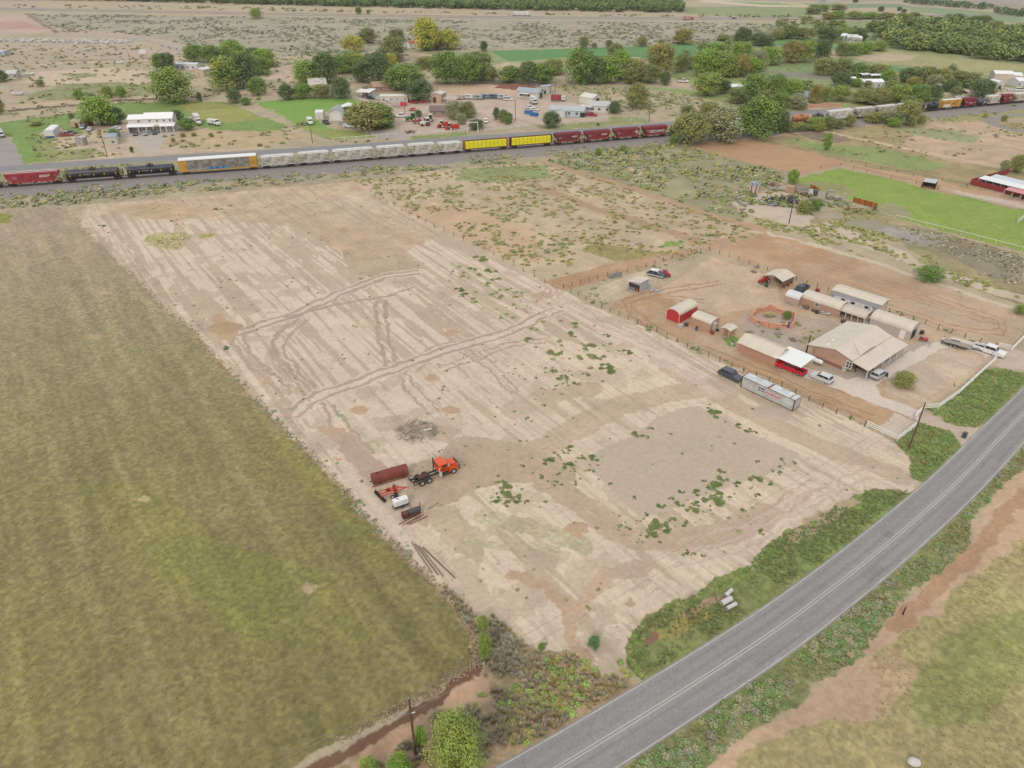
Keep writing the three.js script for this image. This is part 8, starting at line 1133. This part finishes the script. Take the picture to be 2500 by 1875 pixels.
t=bldg('loafing_shelter','small open stable with white roof on the tan lane by the pasture','shelter',edge([2252,458],[2278,463],3.4,{ang:-36}),{h:2.3,rise:0.4,type:'shed',axis:'x',roof:roofM('#d3d6da'),oh:0.25,open:true,posts:3,postMat:M('#5f4a40')});one((b)=>{b.box(4.4,2.2,0.08,0,1.1,-1.66);for(const x of[-2.2,2.2])b.box(0.08,2.2,3.2,x,1.1,0);}).build('wall',M('#6b5448',{map:T.bark}),t);
}
// red walled stables at the right edge
{
const RED=M('#9c3a3c',{map:T.panel}),a=G(2368,450),b2=G(2500,484),ang=Math.atan2(b2[1]- a[1],b2[0]- a[0])*180/Math.PI,L=Math.hypot(b2[0]- a[0],b2[1]- a[1])+ 8,ca=Math.cos(ang*Math.PI/180),sa=Math.sin(ang*Math.PI/180),at=(x,z)=>[a[0]+ ca*x + sa*z,a[1]+ sa*x - ca*z];
let t=thing('red_wall','long low red wall round the stables at the right edge','wall',a,ang);one((b)=>b.box(L,2.0,0.2,L/2,1.0,0)).build('front_panel',RED,t);one((b)=>b.box(0.2,2.0,26,0,1.0,-13.1)).build('side_panel',RED,t);
for(const[z,x0,lab]of[[-2.2,2.2,'front row of white roofed horse stalls inside the red wall'],[-7.5,3.5,'second row of grey white roofed stalls inside the red wall']]){t=thing('stable',lab,'stable',at(x0 + L/2 - 3,z),ang,'white roofed stable rows');const n=8,w=L - 6;one((b)=>b.prism([[-2.0,2.75],[2.0,3.15],[2.0,3.27],[-2.0,2.87]],w,0,0,0,Math.PI/2)).build('roof',M(z>-5?'#f2f4f6':'#d9dee2',{roughness:0.5}),t);for(let i=0;i<=n;i++)one((b)=>{b.box(0.12,2.8,0.12,-w/2 + w*i/n,1.4,1.7);b.box(0.06,1.7,3.2,-w/2 + w*i/n,0.9,0);}).build('stall_divider',M('#dcdad6'),t);one((b)=>b.box(w,2.4,0.1,0,1.2,-1.75)).build('back_wall',M('#7f8284',{map:T.panel}),t);}
t=thing('open_shed','long shed with pink roof and brown stalls in front of the red wall','shed',at(L*0.47 + 7,2.2),ang);{const w=L - 16;one((b)=>b.prism([[-1.8,2.3],[1.4,2.75],[1.4,2.87],[-1.8,2.42]],w,0,0,0,Math.PI/2)).build('roof',M('#dc8f95',{roughness:0.6}),t);one((b)=>b.box(w,2.3,0.1,0,1.15,-1.3)).build('back_wall',M('#8a5a3c'),t);for(let i=0;i<=4;i++)one((b)=>{b.box(0.14,2.4,0.14,-w/2 + w*i/4,1.2,1.5);for(const y of[0.5,0.95,1.4])b.box(0.07,0.07,4.5,-w/2 + w*i/4,y,3.7);}).build('stall_rail',M('#ded6cf'),t);}
t=thing('stable','grey open stable at the back of the red walled yard','stable',at(20,-19),ang,'white roofed stable rows');one((b)=>b.prism([[-2,2.8],[2,3.2],[2,3.32],[-2,2.92]],14,0,0,0,Math.PI/2)).build('roof',M('#c9d3db'),t);for(let i=0;i<=5;i++)one((b)=>b.box(0.14,2.8,0.14,-7 + i*2.8,1.4,1.7)).build('stall_divider',M('#dcdad6'),t);one((b)=>b.box(14,2.5,0.1,0,1.25,-1.7)).build('back_wall',M('#6f7678'),t);
fence('pipe_pen','white pipe pen jutting into the pasture at the right edge','fence',[[2482,547],[2500,533],[2530,528]],{h:1.6,step:3,rails:[0.5,1,1.5],round:true,post:0.08,rail:0.07,mat:PIPEWHITE});
}
// scrap yard between scrub and pasture
{
reseed(150);
let t=bldg('pump_house','small square concrete block pump house with grey top','pump house',edge([1827,469],[1849,472],3.4,{}),{h:2.6,rise:0,type:'flat',axis:'x',wall:M('#ead2c4',{map:T.stucco}),roof:M('#b9bfc6'),oh:0.15});one((b)=>{b.box(2.6,0.7,2.2,0,3.1,0);b.box(0.8,0.5,0.8,0.6,3.6,0);}).build('roof_tank',M('#aab2bb'),t);
t=thing('tyre_heap','heap of black tyres and rubbish in the scrap yard','tyre heap',G(1913,492),-20);const tg=new THREE.TorusGeometry(0.33,0.13,7,14);for(const[hex,n,nm]of[['#26272b',60,'tyres'],['#3a3f4a',30,'tyres']])one((b)=>{for(let i=0;i<n;i++){const a=rr(0,6.28),r=Math.sqrt(rnd());b.add(tg.clone(),Math.cos(a)*r*8,0.15 + rr(0,1.5)*(1 - r),Math.sin(a)*r*3.4,rr(-1.6,1.6),rr(0,3),0);}}).build(nm,M(hex,{raw:true,roughness:0.9}),t).userData.kind='stuff';for(const[hex,n]of[['#d9d9d6',14],['#b07a68',12],['#8a9099',16]])one((b)=>{for(let i=0;i<n;i++)b.box(rr(0.3,1.1),rr(0.1,0.4),rr(0.2,0.7),rr(-8,8),rr(0.1,0.7),rr(-3.4,3.4),rr(-0.5,0.5),rr(0,3),rr(-0.5,0.5));}).build('rubbish',M(hex),t).userData.kind='stuff';
t=thing('ruined_shed','collapsed wooden shed by the pasture corner','shed',G(1955,472),-28);one((b)=>{b.box(3.2,2.2,3,-3.6,1.1,0);}).build('block_wall',M('#c9a68c',{map:T.stucco}),t);one((b)=>{for(let i=0;i<9;i++)b.box(5.4,0.08,0.4,0.4 + rr(-0.4,0.4),2.2 + rr(-0.5,0.2),-1.8 + i*0.45,rr(-0.1,0.1),rr(-0.2,0.2),rr(-0.25,0.1));}).build('roof_boards',M('#b5a99a',{map:T.bark}),t);one((b)=>b.box(1.6,2.4,0.1,3.4,1.2,1.4,0,0.3,0.2)).build('white_panel',M('#e1e1e2'),t);one((b)=>{b.box(1.8,1.8,2.6,5,0.9,-0.6);}).build('dark_box',M('#575a5c'),t);
t=thing('block_hut','roofless grey block hut right of the collapsed shed','hut',G(2010,482),-30);one((b)=>{b.box(2.6,2.3,0.2,-0.6,1.15,1.4);b.box(0.2,2.3,2.8,0.7,1.15,0);b.box(2.4,2.4,1.4,2.2,1.2,-0.6);}).build('wall',M('#cfc5b5',{map:T.stucco}),t);one((b)=>b.box(2.8,0.3,1.8,2.2,2.6,-0.6)).build('top',M('#a39c90'),t);
for(const[a,b2,n,lab]of[[[1978,463],[1996,470],2,'orange steel panel behind the roofless hut'],[[2083,494],[2140,510],4,'long orange steel panel fence by the pasture corner']]){const A=G(...a),B=G(...b2),L=Math.hypot(B[0]- A[0],B[1]- A[1]),q=thing('steel_panel_fence',lab,'fence',A,Math.atan2(B[1]- A[1],B[0]- A[0])*180/Math.PI);for(let i=0;i<n;i++){one((b)=>b.box(L/n - 0.15,1.7,0.12,L*(i + 0.5)/n,1.0,0)).build('panel',M('#c98c3c',{map:T.rust}),q);one((b)=>b.box(0.2,2.0,0.2,L*i/n,1.0,0.05)).build('post',M('#6a4a30'),q);}}
t=thing('upright_slab','pale upright slab in the scrap yard rubble','slab',G(2060,490),-30);one((b)=>b.rbox(1.0,2.6,0.35,0,1.3,0,0.06)).build('slab',M('#d0c6b6',{map:T.stucco}),t);one((b)=>b.box(1.3,0.3,0.7,0,0.15,0)).build('footing',M('#b0a594'),t);
for(const[u,v,hex,lab,n]of[[2035,487,'#b0a699','grey board rubble left of the upright slab',30],[1880,453,'#b0735c','reddish plank heap behind the pump house',22],[1890,463,'#d8d5d0','white rubbish strewn behind the tyre heap',16],[2028,499,'#eceae8','white bags in front of the grey rubble',8],[2085,515,'#b5865a','brown plank heap below the orange panel fence',18],[1590,392,'#cfd2d6','white rubbish in the scrub under the arena',10],[1435,400,'#cdd4da','blue white rubbish in the scrub by the dirt track',12],[1925,483,'#7a6f66','dark board rubbish right of the tyre heap',30],[1990,490,'#b9ada0','pale broken boards below the roofless hut',26],[1972,478,'#8a7a6c','brown broken boards before the collapsed shed',22],[2055,500,'#c9c2b8','concrete rubble at the foot of the upright slab',22],[1895,503,'#9aa0a6','grey sheet scrap in front of the tyre heap',14]]){const q=thing('rubbish_heap',lab,'rubbish',G(u,v),-25);one((b)=>{for(let i=0;i<n;i++)b.box(rr(0.4,2.2),rr(0.06,0.3),rr(0.2,0.5),rr(-3.2,3.2),rr(0.05,0.7),rr(-1.4,1.4),rr(-0.3,0.3),rr(0,3),rr(-0.3,0.3));}).build('boards',M(hex,{map:T.bark}),q).userData.kind='stuff';}
{const q=thing('dead_stump','grey weathered stump at the end of the orange panel fence','stump',G(2136,517));one((b)=>{for(let i=0;i<9;i++){const a=rr(0,6.28);b.bar([Math.cos(a)*0.7,0,Math.sin(a)*0.7],[Math.cos(a)*0.4 + rr(-0.4,0.4),rr(1.6,2.6),Math.sin(a)*0.4],0.35,7,0.08);}}).build('trunk',M('#9a8a7c',{map:T.bark}),q);}
}
// far vehicles
const farCars=[['sedan','#4a5058','dark sedan parked nearest the porch of the two storey house',[331,330],-70],['sedan','#a9b3aa','silver green sedan in the middle before the two storey house',[355,329],-62],['suv','#39404f','dark blue suv right of the silver green sedan',[377,327],-66],['sedan','#f1f2f2','white car beside the left wall of the two storey house',[286,316],-35],['sedan','#34373c','dark car under the trees left of the two storey house',[284,302],5],['suv','#b7bfc8','silver suv in front of the wooden hut',[204,313],-80],['sedan','#f1f0f0','white car right of the silver suv by the hut',[220,318],-80],['sedan','#3a3f4a','dark old car in the left scrap yard',[174,327],10],['pickup','#a2574a','rusty red wreck beside the dark old car',[163,332],15],
['crew','#f3f4f5','white crew cab pickup before the farm workshop',[855,311],-22],['sedan','#b8bcc0','silver car behind the white pickup at the workshop',[837,304],-40],['pickup','#c9434a','red and white pickup at the workshop door',[846,297],-60],['pickup','#3c3a38','dark stake truck left of the workshop',[796,302],-60],['crew','#f4f5f5','white pickup on the farm driveway by the green tractor',[981,286],175],['sedan','#b8323c','dark red car parked under the round tree, left one',[1010,252],-40],['sedan','#c8433f','red car parked under the round tree, right one',[1033,251],5],['sedan','#2f3a46','dark blue car between the two red cars',[1020,247],-10],['suv','#3a3f47','dark suv beside the white canopy',[906,242],-15],['sedan','#e4e4e4','white car beside the white canopy',[922,242],-20],['sedan','#e08a7c','faded salmon car on the dirt by the red steel box',[1010,270],-25],['suv','#f3f4f4','white suv alone on the dirt right of the brown roofed house',[1186,299],-85],['pickup','#b5303c','dark red pickup on the driveway of the carport house',[1443,283],-12],['suv','#f2f3f4','white suv parked left of the pale blue house',[1294,265],10],['sedan','#dfe3e6','silver car beside the white suv by the pale blue house',[1306,270],-30],['van','#e6e8ea','white van on the dirt left of the blue roofed barn',[1240,245],0],
['crew','#f1f2f2','white truck among trees beyond the small green field',[1668,201],5],['sedan','#e8e8e8','white car beside the road left of the big dark tree',[2340,239],8],['suv','#4b4a48','dark car beside the right end of the frontage road',[2350,228],0],['sedan','#e9eaec','white car in front of the white tent',[2470,222],-10],['van','#f3f3f3','white van in front of the small bright roofed house',[2490,222],-10],['sedan','#5c6b8a','dark blue car on the far highway at the upper left',[82,18],-10],['sedan','#e6e4e2','pale car on the far highway left of the orchard trees',[740,30],-8],['sedan','#3a3a3e','dark car on the far highway right of the red truck',[1792,46],0],['van','#e9ebec','white camper beside the red roofed cabin',[990,119],20],['sedan','#e8e8e8','pale car under the golden drooping tree',[1095,118],10]];
for(const[k,hex,lab,uv,ang]of farCars)car(k,hex,lab,uv,ang,{scale:1.04,group:'cars parked beyond the railway'});
function rig(uv,ang,o){ // cab and body truck
const t=thing(o.name??'box_truck',o.label,o.cat??'truck',G(...uv),ang,o.group),m=M(o.cab??'#f3f3f2',{roughness:0.4}),L=o.L??7;one((b)=>{b.rbox(1.9,1.9,2.3,L/2 - 1,1.9,0,0.15,2);if(o.nose)b.prism([[L/2 - 0.1,0.8],[L/2 + 1.5,0.8],[L/2 + 1.5,1.6],[L/2 - 0.1,2.0]],1.9);}).build('cab',m,t);one((b)=>{b.box(0.06,0.75,2,L/2 - 0.03,2.3,0);b.box(0.9,0.6,2.34,L/2 - 0.9,2.3,0);}).build('windows',GLASS,t);
one((b)=>{if(o.tank){b.cyl(1.15,1.15,L - 3,-1.2,2.1,0,0,0,Math.PI/2,18);}else b.rbox(L - 2.4,o.h??2.6,2.5,-1.1,1.0 +(o.h??2.6)/2,0,0.08);}).build('cargo_body',M(o.body??'#f5f5f4',{map:T.wear}),t);one((b)=>b.box(L,0.3,1.2,0,0.8,0)).build('chassis',DARK,t);for(const x of o.ax??[-L/2 + 1.2,L/2 - 0.8])for(const z of[-1,1])wheel(t,x,z,0.5,0.35);if(o.text)decal(t,[o.text],L*0.4,0.9,-1,2.6,1.27,{color:'#7b7f86'});return t;
}
rig([483,300],-62,{label:'white semi truck with sleeper beside the green field',L:10,h:2.9,nose:true});rig([521,305],-35,{label:'white dump truck right of the semi truck with sleeper',L:7,h:1.6,nose:true});rig([466,296],-10,{label:'pale flat trailer behind the white semi truck',L:7,h:0.8,cab:'#d9d5cb',body:'#d9d5cb'});
rig([757,302],-70,{label:'white truck with crane body at the edge of the green field',L:6.5,h:1.8,nose:true});rig([4,333],-55,{label:'white tank truck cut by the left edge',L:9,tank:true});
{const t=rig([1272,38.5],172,{label:'white semi trailer truck crossing on the far highway',L:21,h:3.4,ax:[-9,-7.8,5,6.2,9.4],text:'FREIGHT'});}
rig([1680,49],-2,{label:'red and white truck on the far highway',L:11,h:2.8,body:'#d8a0a0',cab:'#c25050'});
rig([1362,247],-8,{name:'horse_trailer',cat:'trailer',label:'red and white horse trailer before the dirt yard',L:8,h:2.4,body:'#b54a58',cab:'#f0eeea'});rig([1302,253],-75,{name:'camper',cat:'camper',label:'white camper beside the blue roofed barn',L:7,h:2.7});
for(const[u,v,hex,lab]of[[1145,242,'#eeeff0','white stock trailer at the left end of the parked row'],[1168,243,'#aeb9c2','silver trailer second in the parked row'],[1185,241,'#7f93a6','blue grey trailer in the middle of the parked row'],[1205,241,'#5d6f7e','dark blue trailer right in the parked row'],[1122,243,'#cfc6ba','low tan trailer left of the parked row'],[1226,242,'#c9cdd1','pale grey trailer at the right end of the parked row']]){const t=thing('parked_trailer',lab,'trailer',G(u,v),-12,'trailers parked in a row by the paddock');one((b)=>b.rbox(5.2,1.9,2.2,0,1.5,0,0.15,2)).build('body',M(hex,{map:T.wear,roughness:0.5}),t);one((b)=>{b.box(2.4,0.5,2.24,-0.6,1.9,0);}).build('windows',GLASS,t);one((b)=>{b.beam([2.6,0.6,0],[4,0.5,0],0.15,0.15);}).build('hitch',DARK,t);for(const x of[-0.9,0.1])for(const z of[-0.95,0.95])wheel(t,x,z,0.36,0.24);}
for(const[u,v,hex,lab]of[[1290,278,'#3d7fc0','blue dumpster left of the pair by the round tree'],[1304,283,'#3776b8','blue dumpster right of the pair by the round tree']]){const t=thing('dumpster',lab,'dumpster',G(u,v),-30);one((b)=>b.prism([[-1.8,0],[1.8,0],[2.1,1.5],[-2.1,1.5]],2)).build('body',M(hex),t);one((b)=>b.box(3.9,0.1,2.1,0,1.55,0)).build('lid',M('#2f66a0'),t);}
for(const[u,v,L,hex,lab]of[[74,183,5,'#f0f0ee','white boat hull on the dirt at the far left'],[45,232,6,'#d8dce0','white boat on the weedy ground at the left'],[292,156,4,'#e9e7e2','small white tank alone on the dirt track'],[351,141,3,'#f4f3f1','white sign board beside the left dirt track']]){const t=thing('boat',lab,lab.includes('boat')?'boat':lab.includes('sign')?'sign':'tank',G(u,v),4);t.name=lab.includes('boat')?t.name:numbered(lab.includes('sign')?'sign_board':'white_tank');if(lab.includes('sign')){one((b)=>b.box(5,3,0.15,0,4.2,0)).build('board',M(hex),t);one((b)=>{for(const x of[-1.8,1.8])b.box(0.2,3,0.2,x,1.5,0);}).build('posts',M('#6a5a4c'),t);}else{one((b)=>b.prism([[-L/2,0.6],[L/2 - 1,0.5],[L/2 + 0.6,1.6],[-L/2,1.6]],2)).build('hull',M(hex),t);one((b)=>b.box(L*0.4,0.6,1.6,-0.4,1.9,0)).build('cover',M('#c4c8cc'),t);}}
// pale rubble rows in the upper left lots
reseed(160);for(const[u0,u1,v,lab]of[[0,90,100,'left stretch of pale concrete rubble in the upper left lots'],[95,190,101,'middle stretch of pale concrete rubble in the upper left lots'],[195,250,103,'short stretch of pale concrete rubble right of the middle one'],[255,315,103,'right end of the pale concrete rubble row']]){const A=G(u0,v),B=G(u1,v),L=B[0]- A[0],t=thing('rubble_row',lab,'rubble',A);one((b)=>{for(let i=0;i<46;i++)b.box(rr(1.5,5),rr(0.5,1.6),rr(1.5,4),rr(0,L),0.5,rr(-9,9),rr(-0.2,0.2),rr(0,3),rr(-0.2,0.2));}).build('blocks',M('#d8d3cc',{map:T.stucco}),t).userData.kind='stuff';}
reseed(170);{const t=thing('manure_heap','dark red brown heap at the right end of the brown paddock','heap',G(1258,213));const g=new THREE.SphereGeometry(1,20,8,0,6.29,0,1.57),p=g.attributes.position;for(let i=0;i<p.count;i++){const k=0.75 + 0.5*vn(p.getX(i)*3 + 7,p.getZ(i)*3 + p.getY(i));p.setXYZ(i,p.getX(i)*12*k,p.getY(i)*1.6*k,p.getZ(i)*6*k);}g.computeVertexNormals();one((b)=>b.add(g)).build('earth',M('#9a6248',{map:T.dirt}),t);}
renderer.render(scene,camera);
